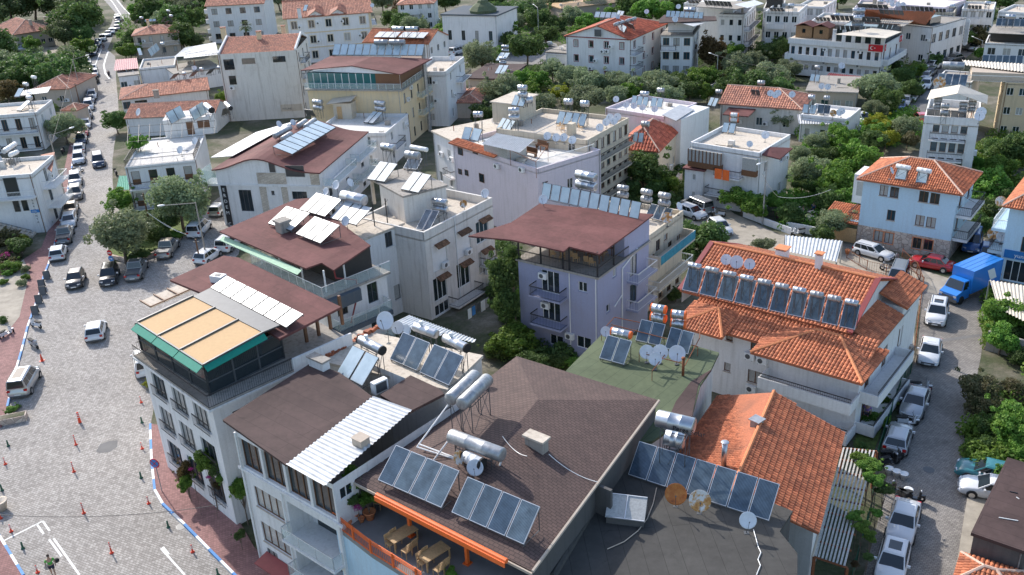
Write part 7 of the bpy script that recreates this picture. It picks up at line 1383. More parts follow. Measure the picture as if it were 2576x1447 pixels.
solar((2,1950,50), (2,2220,68), (2,1980,5), 7, 11.4, b.kn2, 'solp', h=1.1); b.deck([(2,1850,65), (2,2240,95), (2,2520,40), (2,2300,10), (2,1900,20)], 11.2, .15, 'concrete', 'upper_roof'); b.deck([(2,2240,45), (2,2370,80), (2,2535,35), (2,2440,0)], 12.2, .06, 'sheet', 'canopy'); m = MB(); m.box(-5, b.W*.4, 4, b.D, 0, 11.1); m.build('upper_block', MT['white'], b.e)
b = house('balcony_row_block', 'white block with repeated small balconies and dark pergola, top edge', 'on the pergola-topped white block', (2,2530,85), (3,150,85), (3,350,60), 9.0, 'white', ('flat', .4, 'concrete'), [('F', 3, 4, G(w=.9, h=1.3)), ('R', 3, 4, G(w=.9, h=1.8, sill=.4, st='b'))], [('R', 0, 1, 6.0, 1.3, 'i'), ('R', 0, 1, 3.0, 1.3, 'i')], D=11)
m = MB(); m.box(.5, b.W-.3, 1, 8, 9, 11); m.build('pergola_room', MT['darkin'], b.e); m = MB(); m.box(.2, b.W, .6, 8.5, 11, 11.15); m.build('pergola_roof', MT['dgrey'], b.e)
b = house('ivy_corner_block', 'white block with glazed bay and climbing ivy behind the flag hotel', '', (3,290,60), (3,560,70), (3,750,30), 8.6, 'white', ('flat', .4, 'roofcream'), [('F', 3, 3, G(w=1.4, h=1.4)), ('R', 3, 4)], D=11)
# flag hotel
b = house('flag_hotel', 'white hotel with continuous balconies, roof restaurant and red crescent flags', 'on the flag hotel', (3,222,400), (3,1145,470), (3,1330,395), 6.6, 'white', ('over', 'roofcream', .35), [('F', 2, 12, G(w=.7, h=1.8, st='b', sill=.35)), ('R', 2, 3, G(w=.8, h=1.8, st='b', sill=.35))], [('F', -.01, 1.03, 3.4, 1.5, 'p'), ('F', -.01, 1.03, .6, 1.5, 'p'), ('R', -.0, 1.0, 3.4, 1.4, 'p'), ('R', 0, 1.0, .6, 1.4, 'p')], D=11); FH = b
T = b.T('F'); m = MB(); m.box(-.2, b.W+.4, .36, .46, 6.0, 7.0, 0, T); m.box(0, b.D, .36, .46, 6.0, 7.0, 0, b.T('R')); m.build('parapet', MT['white'], b.e)
x = b.l((3,680,400), 7).x; m = MB(); m.box(x, b.W, .4, b.D-1, 6.85, 9.0); m.build('restaurant_room', MT['glass'], b.e)
m = MB()
for i in range(6): xx = x+i*(b.W-x)/5; m.box(xx-.35, xx+.35, .25, .55, 6.85, 9.05)
m.build('pillar', MT['white'], b.e); S(b, 'awning', [[((3,670,345), 9.0), ((3,1185,385), 9.0), ((3,1345,320), 9.2), ((3,1060,280), 9.5)]], 'sheetcream', .08)
for i, (xa_, xb_) in enumerate(((.4, 3.6), (3.9, 6.8))):
    m = MB(); m.box(xa_, xb_, 1.5, 4.4, 6.85, 9.1); o = m.build('wooden_hut', plain('hut_timber', (.27, .16, .08), .8, var=.3, scale=6), b.e); m = MB(); c_ = (xa_+xb_)/2; slab(m, [(xa_-.3, 1.1, 9.0), (c_, 1.1, 9.7), (c_, 4.6, 9.7), (xa_-.3, 4.6, 9.0)], .1); slab(m, [(c_, 1.1, 9.7), (xb_+.3, 1.1, 9.0), (xb_+.3, 4.6, 9.0), (c_, 4.6, 9.7)], .1); m.build('hut_roof', MT['mem'], o); m = MB(); m.box(c_-.3, c_+.3, 1.44, 1.499, 7.8, 8.5); m.build('hut_window', MT['cglass'], o)
def flag(b, F, s0, s1, z0, z1, n, label):
    T_ = b.T(F); m = MB(); m.box(s0, s1, n, n+.04, z0, z1, 0, T_); o = m.build('flag', MT['flagred']); o.matrix_world = Matrix.LocRotScale(b.a, Matrix.Rotation(b.ang, 3, 'Z').to_quaternion(), None); tag(o, label, 'flag', 'red crescent flags on the hotel'); h = z1-z0; c_ = (s0+h*.55, (z0+z1)/2); m = MB(); pts = [(c_[0]+.28*h*math.cos(a), c_[1]+.28*h*math.sin(a)) for a in [k*.3+.55 for k in range(18)]]+[(c_[0]+.07*h+.22*h*math.cos(a), c_[1]+.22*h*math.sin(a)) for a in [5.6-k*.28 for k in range(18)]]
    m.q([T_((u_, n+.05, v_)) for u_, v_ in pts]); s_ = [(c_[0]+.42*h+(.14 if k % 2 == 0 else .055)*h*math.cos(k*.6283+3.14), c_[1]+(.14 if k % 2 == 0 else .055)*h*math.sin(k*.6283+3.14)) for k in range(10)]; m.q([T_((u_, n+.05, v_)) for u_, v_ in s_]); m.build('crescent_and_star', MT['pvcw'], o)
MT['flagred'] = plain('flag_red', (.55, .01, .02), .7)
flag(b, 'F', b.W-2.2, b.W+.4, 5.75, 6.95, .5, 'red flag with white crescent on the front balcony corner of the hotel'); flag(b, 'R', .1, .9, 5.75, 6.95, .5, 'narrow red crescent flag just round the hotel corner'); flag(b, 'R', b.D-2.2, b.D-.8, 5.9, 7.0, .5, 'small red crescent flag at the rear of the hotel side')
solar((3,685,305), (3,925,320), (3,720,255), 5, 8.6, b.kn2, 'solp', h=1.1); m = MB(); m.box(b.l((3,690,310), 8.4).x, x+5, 6, 10, 6.8, 8.5); m.build('roof_block', MT['white'], b.e); tank((3,865,180), (3,945,180), 9.0, 2.6, .42, b.kn2, 'galv'); acs(b, 'F', 3, ((575,500), (915,525), (565,630), (905,665))); dish((3,740,663), 3.4, b.kn2, 1.2)
solar((3,640,200), (3,870,210), (3,665,155), 5, 10.0, 'behind the flag hotel huts', 'solp', h=1.1); solar((3,950,215), (3,1140,225), (3,975,170), 4, 10.0, 'behind the flag hotel huts', 'solp', h=1.1)
b = house('column_sign_hotel', 'white hotel with orange tile roof and a column of round sign discs', 'on the disc-sign hotel', (3,1350,240), (3,1650,272), (3,1830,190), 7.6, 'white', ('none',), [('F', 2, 2), ('R', 2, 5, G(w=1.4, h=1.7, st='d', sill=.6))], D=13)
m = MB(); m.box(-4, b.W, 0, b.D, 7.3, 7.5); m.box(-14, 0.1, 1, 14, 0, 7.4); m.build('roof', MT['concrete'], b.e); m = MB(); m.c = []; A_, B_, C_, D_ = [b.l(p, z_) for p, z_ in (((3,960,180), 8.0), ((3,1590,245), 8.0), ((3,1690,115), 10.4), ((3,985,95), 10.4))]
slab(m, [A_, B_, C_, D_], .12); tiles(m, [A_, B_, C_, D_], .34, .45, 3); m.build('tile_roof', MT['tile'], b.e); m = MB(); P_ = [b.l(p, 8.6) for p in ((3,1110,270), (3,1370,265), (3,1475,208), (3,1150,180))]; corr(m, P_, .35, .04); m.build('canopy', MT['sheetcream'], b.e)
m = MB(); m.box(b.W-6, b.W-1, 1, 5, 7.5, 9.0); m.build('roof_room', MT['glass'], b.e)
solar((3,1125,135), (3,1370,150), (3,1160,97), 5, 9.8, b.kn2, 'solp', h=.9); solar((3,905,75), (3,1215,90), (3,935,40), 6, 10.6, b.kn2, 'solp', h=.9); solar((3,1345,100), (3,1670,115), (3,1380,62), 7, 10.6, b.kn2, 'solp', h=.9)
tank((3,855,105), (3,975,105), 8.4, 2.4, .5, b.kn2, 'galv', stack=2)
for i in range(8): a = b.fp('R', (3,1815-i*4,262+i*31)); m = MB(); T = b.T('R'); m.lathe([(0, .06), (.5, .06), (.5, -.06), (0, -.06)], T((b.D-.3, .7, a[1])), (T((0, 1, 0))[0]*0+1, 0, 0) if 0 else (0, -1, 0), 16); m.build('sign_disc', MT['pvcw'], b.e)
b = house('upper_terraced_block', 'lilac-white stepped block with railed terraces at the top right edge', 'on the stepped top block', (3,1110,30), (3,1780,75), (3,2000,10), 8.8, 'pink', ('flat', .4, 'roofwhite'), [('F', 2, 6, G(w=1, h=1.3)), ('R', 3, 3)], [('R', 0, 1, 5.8, 1.2, 'i')], D=12)
for x, y in ((1250,45), (1305,45), (1358,50), (1208,8), (1242,8)): dish((3,x,y), 9, b.kn2, 1.1)
b = house('far_right_white_block', 'white block with plain windows behind trees in the top right corner', '', (3,2320,110), (3,2620,130), (3,2650,20), 9.5, 'white', ('flat', .4, 'roofcream'), [('F', 3, 3, G(w=1.3, h=1.3)), ('L', 3, 2)], D=9)
# right-hand tall ones
b = house('sand_coloured_block', 'sand-coloured apartment block with cream corrugated canopy along its roof', 'on the sand-coloured block', (3,2390,830), (3,2900,850), (3,2420,600), 8.4, 'paleyellow', ('flat', .2, 'roofcream'), [('F', 3, 4, G(w=.9, h=1.1)), ('L', 3, 2)], D=8)
m = MB(); P_ = [b.l(p, 9.8) for p in ((3,1980,655), (3,2700,740), (3,2700,650), (3,1950,605))]; corr(m, P_, .45, .05); m.build('corrugated_canopy', MT['sheetcream'], b.e); b.rail('F', -5, b.W, 8.4, .05, 'w', .9, ret=False); m = MB(); m.box(-4.5, b.W, .5, 7, 8.4, 9.6); m.build('roof_room', MT['beigewall'], b.e)
b = house('tower_house', 'narrow tall white house with rows of tanks and panels under a cream gable canopy', 'on the narrow tall white house', (3,1575,1165), (3,2130,1200), (3,2240,1010), 9.8, 'white', ('flat', .9, 'roofcream'), [('F', 4, 4, G(w=.75, h=1.7, st='b', sill=.5, m0=1, m1=1)), ('R', 3, 2, G(w=1.2, h=1.4))], [('F', .14, .8, 7.0, .9, 'i'), ('F', .14, .8, 4.5, .9, 'i'), ('F', .14, .8, 2.0, .9, 'i')], D=9)
S(b, 'gable_canopy', [[((3,1598,1000), 11.4), ((3,1905,940), 13.0), ((3,1935,852), 13.2), ((3,1640,905), 11.8)], [((3,1905,940), 13.0), ((3,2205,1045), 11.4), ((3,2215,960), 11.8), ((3,1935,852), 13.2)]], 'sheetcream', .06)
solar((3,1600,1165), (3,2000,1200), (3,1640,1095), 5, 9.0, b.kn2, 'sol', h=1.2); 
for x, y in ((1675,1005), (1745,1065), (1930,1050), (2020,1035)): tank((3,x,y), (3,x+75,y+3), 9.0, 2.2, .34, b.kn2, 'galvold', stack=2)
dish((3,2130,1170), 9.8, b.kn2, 1.2, az=-30); dish((3,2145,1130), 9.8, b.kn2, 1.2, az=-30)
b = house('panel_roof_annex', 'grey roof annex with big rusty-strapped tank and leaning collectors behind the tall house', 'on the grey annex', (3,1680,800), (3,2050,830), (3,2100,720), 8.0, 'white', ('flat', .2, 'concrete'), D=7)
solar((3,1690,850), (3,1990,870), (3,1730,740), 4, 8.0, b.kn2, 'sol', h=1.3); tank((3,1760,655), (3,1975,665), 8.0, 2.6, .55, b.kn2, 'galvold', what='very big grey horizontal tank'); dish((3,1725,835), 8.0, b.kn2, 1.7, kind='dishrust', az=-20)
b = house('top_right_canopy_house', 'white house with grey canopy and collector row at the upper right edge', 'on the grey-canopied house', (3,2185,430), (3,2650,450), (3,2700,300), 6.2, 'white', ('flat', .2, 'concrete'), [('F', 2, 3, G(w=1.3, h=1.3))], D=8)
S(b, 'canopy', [[((3,2215,330), 8.2), ((3,2640,350), 8.2), ((3,2640,260), 8.8), ((3,2270,245), 8.8)]], 'concrete', .08); solar((3,2290,260), (3,2590,270), (3,2320,185), 5, 8.8, b.kn2, 'sol', h=1.2); tank((3,2395,165), (3,2490,170), 8.8, 2.0, .42, b.kn2, 'galv'); m = MB(); m.box(.6, b.W, 2.5, 7.8, 6.1, 8.2); m.build('upper_room', MT['darkin'], b.e)
solar((3,2150,640), (3,2560,650), (3,2180,560), 6, 3.6, b.kn2, 'sol', h=1.4)
# park-side buildings at the top
b = house('domed_prayer_house', 'white prayer house with grey-green dome lantern among trees at the top', '', (1,1870,150), (1,2420,160), (1,2440,40), 8.6, 'white', ('none',), [('F', 1, 4, G(w=.9, h=2.2, st='d', sill=3)), ('L', 1, 3, G(w=.9, h=2.2, st='d', sill=3))], D=12)
m = MB(); m.box(-.3, b.W+.3, -.3, b.D+.3, 8.5, 8.8); m.build('cornice', MT['grey'], b.e); m = MB(); m.lathe([(3.2, 8.8), (3.2, 9.3), (3.4, 9.35), (2.4, 10.3), (1.4, 10.9), (1.2, 11.4), (.6, 11.8), (0, 12)], (b.W*.65, 3.5, 0), (0, 0, 1), 8); m.build('dome', MT['memgreen'], b.e)
b = house('tar_roof_cabin', 'low brick cabin with dark tar felt roof beside the parking yard', 'on the dark tar roof', (1,2130,790), (1,2500,800), (2,190,620), 3.4, 'tileold' if 0 else 'beigewall', ('over', 'memdark', .5), D=12)
for x, y in ((2410,610), (2400,740)): solar((1,x,y), (1,x+100,y+5), (1,x+40,y-85), 2, 3.8, b.kn2, 'solp', h=1.1)
for x, y in ((2475,470), (2450,590)): tank((1,x,y), (1,x+65,y), 3.8, 2.0, .34, b.kn2, 'galv', stack=2)
b = house('old_tile_lean_to', 'collapsed-looking old clay tile roof in the trees behind the white rear block', '', (1,2000,1030), (1,2250,1030), (1,2270,890), 2.8, 'beigewall', ('hip', G(rise=.9, over=.3, mt='tileold', tw=.34)), D=9)
b = house('deck_restaurant', 'raised timber restaurant deck with slatted railings at the top edge', 'on the top deck', (2,500,90), (2,1120,20), (2,1080,-30), 4.0, 'beigewall', ('over', 'woodl', .4), D=9)
m = MB(); T = b.T('F')
for i in range(5): m.box(-.4, b.W+.4, .4, .46, 4.1+i*.25, 4.25+i*.25, 0, T)
m.build('slat_railing', MT['beigewall'], b.e)
for i, (A_, B_, z_, W_, n_, lb) in enumerate((((2040,52),(2135,56),8.5,'white',4,'white block with small windows behind the flag hotel trees'), ((1925,28),(2010,30),9.5,'white',3,'white rear block left of the pergola-topped block'), ((2150,18),(2250,20),9,'pink',4,'pale lilac block highest behind the disc-sign hotel'), ((2330,30),(2400,32),8,'cream',3,'cream block in the top right gap between trees'), ((1720,8),(1790,10),9,'white',3,'white block above the hammock terrace block'), ((1000,12),(1090,8),7,'white',3,'far white house behind the yellow cypress'), ((2420,22),(2500,24),8,'white',3,'white block at the very top right behind trees'))):
    b = house('distant_block', lb, 'on top of the '+(lb.split(' block')[0]+' block' if 'block' in lb else lb), A_, B_, None, z_, W_, ('hip', G(rise=1.8, over=.3, mt='tileold', tw=.4)) if i in (5, 7) else ('flat', .4, 'roofcream'), [('F', 3, n_+1, G(w=1, h=1.3)), ('R', 3, 3), ('L', 3, 3)], [('F', .1, .6, z_*.66, 1.1, 'p'), ('F', .1, .6, z_*.33, 1.1, 'p')], D=10)
    if i not in (5, 7): solar((A_[0]+14,A_[1]+1), (A_[0]+50,A_[1]+2), (A_[0]+20,A_[1]-8), 4, z_-.4, b.kn2, 'solp'); tank((A_[0]+58,A_[1]-14), (A_[0]+72,A_[1]-14), z_-.4, 2.0, .4, b.kn2, 'galv')
# lower right
b = house('brown_shed', 'shed with flat brown felt roof and dark net front at the lower right edge', '', (15,2070,1045), (15,2600,1230), (15,2110,590), 3.2, 'darkwall', ('over', 'memdark', .15), D=9)
b = house('orange_corner_house', 'corner of an orange tile roof at the bottom right edge', '', (15,1880,1500), (15,2500,1700), (15,1910,1330), 1.9, 'beigewall', ('hip', G(rise=.6, over=.1, mt='tile', tw=.26)), D=2.6)
o = thing('tin_shelter', 'white corrugated sheet shelter behind the villa roof', 'shelter', at((2045,622), 2.6).to_2d().to_3d()); q0 = o.location.copy()
m = MB(); P_ = [at(p, 2.6)-q0 for p in ((7,165,1075), (7,690,1185), (7,748,975), (7,175,918))]; corr(m, [P_[0], P_[1], P_[2], P_[3]], .35, .04); m.build('roof', MT['sheet'], o); m = MB()
for p in P_: m.box(p.x-.06, p.x+.06, p.y-.06, p.y+.06, 0, 2.55)
m.build('post', MT['galv'], o)
o = thing('tin_shelter', 'pale corrugated sheet roof at the right edge beside the blue truck', 'shelter', at((2570,780), 3).to_2d().to_3d()); q0 = o.location.copy()
m = MB(); P_ = [at(p, 3)-q0 for p in ((2510,775), (2620,830), (2620,725), (2490,705))]; corr(m, P_, .35, .04); m.build('roof', MT['sheetcream'], o); m = MB()
for p in P_: m.box(p.x-.06, p.x+.06, p.y-.06, p.y+.06, 0, 2.95)
m.build('post', MT['galv'], o)
# ================================================================== TREES
def trees(place, L_):
    for t_ in L_: tree(t_[0], t_[1], t_[2], t_[3], place, **(t_[4] if len(t_) > 4 else {}))
H = lambda v: dict(hs=v)
trees('in the top left park', [(15,5,90,'p'),(75,-5,80,'p'),(130,0,80,'p'),(175,2,80,'p'),(196,48,96,'d'),(212,15,50,'p'),(204,88,52,'d'),(-15,115,80,'d'),(78,106,34,'g'),(158,85,66,'p'),(205,115,44,'g'),(20,165,80,'o'),(75,170,76,'d'),(118,170,66,'o'),(168,150,76,'o'),(140,185,95,'d'),(185,160,70,'d'),(60,195,70,'d'),(95,185,60,'g'),(25,195,80,'d'),(200,195,52,'o'),(15,230,55,'b'),(-15,20,90,'p'),(175,25,70,'p'),(-5,185,60,'o'),(118,205,50,'d')])
trees('along the upper street bend', [(356,22,40,'g'),(364,52,32,'g'),(372,28,64,'d'),(405,20,60,'p'),(412,50,50,'o'),(440,45,70,'d'),(455,15,60,'o'),(480,45,60,'d'),(462,88,70,'d'),(492,105,42,'p'),(334,98,50,'d'),(312,122,36,'d'),(325,125,40,'g'),(380,5,60,'d'),(430,5,60,'p'),(485,12,50,'d')])
trees('beside the left street kerb', [(158,318,72,'o'),(118,278,46,'d'),(290,303,54,'d'),(300,498,60,'g'),(100,558,38,'g',H(.7)),(120,300,30,'d')])
trees('on the planted island', [(300,588,140,'o',H(1.0)),(352,560,60,'o'),(445,500,130,'o',H(1.15)),(480,480,60,'o'),(395,585,60,'d'),(420,560,50,'d'),(350,640,50,'d',H(.6)),(398,590,22,'m',H(.8)),(440,590,40,'g',H(.6))])
trees('in the left garden', [(12,598,60,'r',H(.8)),(48,615,55,'d',H(.8)),(55,600,30,'y',H(.7)),(28,668,40,'g',H(.8)),(12,645,26,'m',H(.8)),(62,676,24,'o',H(.9)),(18,688,22,'g',H(.8)),(66,696,18,'g'),(52,712,24,'o',H(.9)),(8,708,22,'g',H(.8)),(8,805,20,'d')])
for x, y, w, kd, h_, z_ in ((462,1190,46,'b',1.3,1.5), (470,1215,36,'g',1.4,1.0), (520,1160,52,'g',1.2,3.6), (548,1175,44,'d',1.2,3.4), (575,1200,40,'g',1.2,2.8), (605,1225,54,'g',1.1,2.5), (555,1215,34,'b',1.2,1.6), (480,1180,12,'m',1,3.4), (525,1200,12,'m',1,3.0), (602,1345,26,'d',1.2,.6)): tree(x, y, w, kd, 'on the corner hotel wall', hs=h_, zc=z_+.8, what='flowering climber' if kd != 'm' else 'pink blossom spray')
trees('beside the weathered block', [(1268,690,80,'d',dict(hs=1.9,zc=6.5)),(1272,765,74,'d',dict(hs=1.6,zc=4)),(1290,640,50,'d',dict(hs=1.2,zc=8)),(1292,850,100,'g',H(.8)),(1330,800,48,'d'),(1345,905,70,'d',H(.7)),(1395,905,60,'d',H(.7)),(1440,912,40,'g',H(.8)),(1360,780,34,'d',H(1.5)),(1250,880,60,'d',H(.8)),(1310,740,40,'g')])
trees('right of the blue balcony screen', [(1765,598,110,'d'),(1735,640,50,'d'),(1810,610,40,'g'),(1700,740,40,'d')])
trees('behind the lilac hotel', [(1622,425,110,'d'),(1598,395,44,'g'),(1672,462,60,'g'),(1650,470,50,'d'),(1515,470,30,'d'),(1545,480,34,'g'),(1590,470,50,'d')])
trees('before the wooden balcony house', [(1802,458,74,'g',H(1.1)),(1868,500,84,'g',H(.9)),(1905,520,60,'g'),(1930,495,40,'g'),(1885,470,36,'g')])
trees('left of the pale blue house', [(2040,425,105,'o'),(2075,395,70,'d'),(2112,455,110,'g'),(2160,385,90,'g'),(2118,345,80,'g'),(2190,355,70,'d'),(2228,350,56,'y'),(2150,350,40,'g'),(2010,385,60,'o'),(2085,500,80,'d'),(2140,500,80,'g'),(2060,355,60,'o'),(2090,555,84,'o'),(1990,535,60,'d'),(1958,505,60,'g'),(2070,590,60,'d'),(2120,540,60,'d'),(2205,330,60,'g'),(2095,330,50,'g'),(2130,400,60,'g'),(2180,420,50,'d'),(1966,540,26,'m'),(2240,320,50,'y'),(2283,318,72,'o'),(2285,350,50,'r'),(2205,305,54,'y'),(1920,612,56,'o',H(.7)),(2050,470,60,'d'),(2020,460,50,'d')])
trees('left of the shop house', [(2482,462,110,'g'),(2515,415,80,'g'),(2500,530,90,'d'),(2545,375,100,'d'),(2462,500,60,'g'),(2455,410,60,'g'),(2520,490,70,'d'),(2475,560,60,'d'),(2440,440,50,'g'),(2500,370,50,'d')])
trees('right of the paved lane', [(2540,790,110,'g'),(2508,745,56,'g'),(2520,850,80,'g'),(2460,975,96,'r'),(2472,1020,80,'r'),(2550,985,70,'r'),(2545,1070,110,'g'),(2495,1075,80,'d'),(2560,1130,80,'g'),(2492,1120,60,'d'),(2562,1200,90,'g'),(2575,1235,60,'y'),(2560,840,60,'d'),(2570,900,50,'d')])
trees('beside the tiled villa yard', [(2228,1010,50,'g',H(.5)),(2205,1050,60,'g',H(.5)),(2260,845,40,'g',H(.7)),(2185,1080,40,'d',H(.5)),(2165,1125,30,'d')])
for x, y, w, kd, z_ in ((2165,1150,48,'g',3.4), (2190,1170,52,'g',3.4), (2202,1205,46,'g',3.2), (2225,1230,44,'d',2.6), (2185,1195,30,'g',3.4), (2150,1300,36,'g',3.4), (2170,1325,40,'g',3.3), (2190,1350,36,'g',2.8), (2160,1290,22,'g',3.4), (2205,1290,30,'g',2.4), (2185,1400,30,'d',2.2), (2150,1420,24,'b',2.0)): tree(x, y, w, kd, 'over the slatted pergola', hs=.6, zc=z_, what='bright trailing vine')
trees('behind the cream roof', [(1262,225,90,'o'),(1302,255,70,'o'),(1310,205,60,'g'),(1345,200,60,'g'),(1390,172,56,'o'),(1432,190,70,'o'),(1480,200,80,'o'),(1462,250,96,'o'),(1410,232,46,'y'),(1362,262,74,'o'),(1330,230,56,'g'),(1545,205,72,'o'),(1550,240,66,'o'),(1620,210,74,'o'),(1662,212,80,'o'),(1682,242,72,'o'),(1705,205,60,'d'),(1708,275,60,'d'),(1742,300,70,'d'),(1752,342,56,'d'),(1225,255,50,'o'),(1580,230,60,'g'),(1500,160,40,'d'),(1650,260,60,'d'),(1210,285,60,'d'),(1590,170,40,'o'),(1260,275,60,'o')])
trees('left of the flag hotel', [(1792,132,84,'b',H(1.2)),(1800,180,50,'b'),(1852,165,84,'o'),(1880,212,90,'d'),(1842,130,50,'g'),(1905,150,64,'o'),(1940,190,84,'o'),(1960,222,70,'d'),(1830,222,70,'d'),(1918,240,60,'d'),(1760,190,66,'g'),(1735,225,60,'d'),(1935,130,70,'d'),(1968,118,64,'d'),(1850,190,60,'d'),(1985,170,60,'o'),(1972,296,60,'o'),(1780,230,50,'g'),(1870,260,50,'g'),(1990,240,50,'g')])
trees('right of the flag hotel', [(2200,222,104,'o'),(2232,250,84,'d'),(2207,272,60,'o'),(2270,188,60,'d'),(2300,178,50,'g'),(2296,172,26,'m'),(2295,222,50,'d'),(2400,55,70,'d'),(2432,45,80,'d'),(2462,90,64,'r'),(2420,92,64,'d'),(2390,95,50,'d'),(2468,132,34,'g'),(2285,110,30,'g',H(1.6)),(2355,150,40,'d'),(2480,40,60,'d'),(2400,20,60,'d'),(2250,165,44,'d')])
trees('along the top centre edge', [(1310,28,66,'d'),(1352,48,70,'d'),(1290,55,54,'o'),(1340,15,66,'o'),(1440,40,60,'o'),(1478,52,54,'g'),(1400,60,50,'d'),(1580,15,84,'d'),(1640,22,84,'g'),(1690,18,66,'d'),(1560,-10,70,'d'),(1500,12,60,'d'),(1375,85,60,'d'),(1325,118,80,'d'),(1288,105,54,'d'),(1620,-10,60,'d'),(1930,60,60,'d'),(2040,70,50,'g'),(1545,35,50,'g'),(1600,45,50,'d'),(1450,80,40,'g')])
trees('beyond the last houses', [(540,-8,70,'d'),(700,-10,60,'o'),(860,-12,70,'d'),(960,0,50,'o'),(1120,-5,60,'d'),(1240,0,60,'d'),(1400,0,70,'o'),(1470,-8,60,'g'),(1760,-8,70,'d'),(1850,-14,60,'d'),(2110,-10,60,'d'),(2280,-2,60,'g'),(2310,12,50,'d'),(2400,-10,70,'d'),(2520,0,60,'d'),(2080,20,40,'g')])
trees('around the white prayer house', [(1067,22,50,'c',H(1.6)),(1085,45,40,'c'),(1040,65,56,'o'),(1010,60,56,'d'),(1170,62,70,'o'),(1128,80,60,'g'),(1196,82,54,'g'),(1226,58,60,'g'),(1262,80,70,'g'),(1270,28,64,'d'),(1208,140,90,'o'),(1244,140,56,'g'),(1065,62,28,'d',H(1.3)),(1010,20,50,'b'),(985,45,50,'d'),(1150,100,40,'d'),(1000,95,40,'o'),(1240,100,44,'d'),(1090,85,36,'o')])
for x, y, w, kd, z_ in ((893,1205,60,'g',8.6), (885,1255,44,'d',7.9), (925,1255,44,'g',7.8), (900,1275,26,'m',7.6), (345,362,44,'g',7.0), (338,430,24,'g',5.0), (1135,1440,30,'g',6.6)): tree(x, y, w, kd, 'on a raised terrace', hs=.9, zc=z_-6.9+.6 if z_ > 6.5 and x > 800 else z_, what='potted plant' if x > 800 else 'climbing vine', z=6.9 if x > 800 else 0)
tree(560, 245, 30, 'g', 'against the tall blank wall', hs=1.3, what='small bright tree'); tree(375, 965, 26, 'y', 'by the corner hotel edge', hs=.9, what='small street bush')
tree(28, 1030, 24, 'g', 'in the kerbside stone planter', hs=.7, what='low planter bush'); tree(44, 1022, 16, 'd', 'in the kerbside stone planter', hs=.7, what='low planter bush')
A = at((615,62), 6); o = thing('palm_tree', 'tall fan palm standing before the top left hotel', 'palm tree', (A.x, A.y, 0))
m = MB(); m.tube((0, 0, -.1), (0.1, 0, 5.6), .28, 9, r2=.2); m.build('trunk', MT['bark'], o, True)
m = MB(); rr = random.Random(4)
for i in range(46):
    a = i*2.4; el = rr.uniform(-.7, 1.1); d = Vector((math.cos(a)*math.cos(el), math.sin(a)*math.cos(el), math.sin(el))); s_ = d.cross(Vector((0, 0, 1))).normalized()
    b0 = Vector((.1, 0, 5.7)); tip_ = b0+d*2.0-Vector((0, 0, .35))
    for k in range(7): f_ = (k-3)/3; e_ = tip_+s_*f_*.8+Vector((0, 0, -.25*abs(f_)))-d*abs(f_)*.4; c_ = b0+d*.9; m.q([c_, c_.lerp(e_, .6)+s_*.06, e_, c_.lerp(e_, .6)-s_*.06])
m.build('crown', LM['d'], o)
def under(pts, n, kd, lab, hmax=1.2):
    P = [at(p) for p in pts]; rg = np.random.default_rng(n); xs = [p.x for p in P]; ys = [p.y for p in P]; C = []
    while len(C) < n:
        x, y = rg.uniform(min(xs), max(xs)), rg.uniform(min(ys), max(ys)); ins = False
        for a, b_ in zip(P, P[1:]+P[:1]):
            if (a.y > y) != (b_.y > y) and x < (b_.x-a.x)*(y-a.y)/(b_.y-a.y)+a.x: ins = not ins
        if ins: r_ = rg.uniform(.35, hmax); C.append((x, y, r_*.45, r_))
    V = leaves(C, n*150, .15, n); o = obj('undergrowth', quadmesh('undergrowth', V, LM[kd])); o['kind'] = 'stuff'; tag(o, lab, 'undergrowth')
under([(-60,-30),(205,-30),(225,60),(212,120),(205,160),(205,200),(150,250),(-60,260),(-60,140),(170,135),(190,60),(150,20),(60,30),(20,60),(30,130),(-60,110)], 620, 'd', 'dense scrub under the trees of the top left park', 1.8)
under([(340,-20),(520,-20),(500,110),(350,110),(300,130),(300,80)], 160, 'g', 'scrub between the upper street and top left hotel', 1.5)
under([(1200,290),(1260,180),(1420,150),(1640,180),(1760,110),(1980,110),(1990,190),(1960,240),(1780,250),(1700,260),(1760,350),(1700,330),(1520,240),(1400,280)], 460, 'd', 'thick scrub under the olives in the upper centre', 1.6)
under([(1990,300),(2180,290),(2310,290),(2320,340),(2160,400),(2150,520),(2120,600),(1960,580),(1990,480),(2010,380)], 330, 'g', 'lush garden greenery left of the pale blue house', 1.4)
under([(2430,400),(2500,340),(2600,350),(2600,480),(2500,590),(2450,590)], 140, 'g', 'garden greenery behind the shop house', 1.4)
under([(1260,600),(1330,700),(1450,905),(1440,940),(1250,900),(1240,760)], 110, 'd', 'shaded garden greenery beside the lilac hotel', 1.1)
under([(2480,740),(2600,760),(2600,1250),(2440,1180),(2440,1090),(2470,980),(2500,1000),(2600,1010),(2600,930),(2490,870)], 200, 'g', 'tangled greenery right of the paved lane', 1.2)
under([(1270,-20),(1700,-20),(1720,30),(1560,40),(1400,90),(1270,70)], 200, 'd', 'scrub along the top centre edge', 1.6)
under([(1500,420),(1740,400),(1745,480),(1690,560),(1560,500)], 110, 'd', 'garden scrub behind the lilac hotel', 1.1)
under([(0,585),(65,590),(40,690),(0,700)], 60, 'r', 'flower bed greenery in the left garden', .7)
under([(-60,-60),(230,-60),(225,5),(150,12),(60,25),(-60,50)], 150, 'd', 'scrub behind the beige park building', 2.2)
under([(380,-70),(2800,-70),(2700,-8),(2100,-12),(1700,-5),(1250,5),(960,-8),(380,-8)], 380, 'd', 'distant scrub beyond the last houses', 3.0)
under([(2600,150),(3200,150),(3200,1200),(2620,1200),(2620,900)], 200, 'g', 'garden scrub beyond the right edge', 2.0)
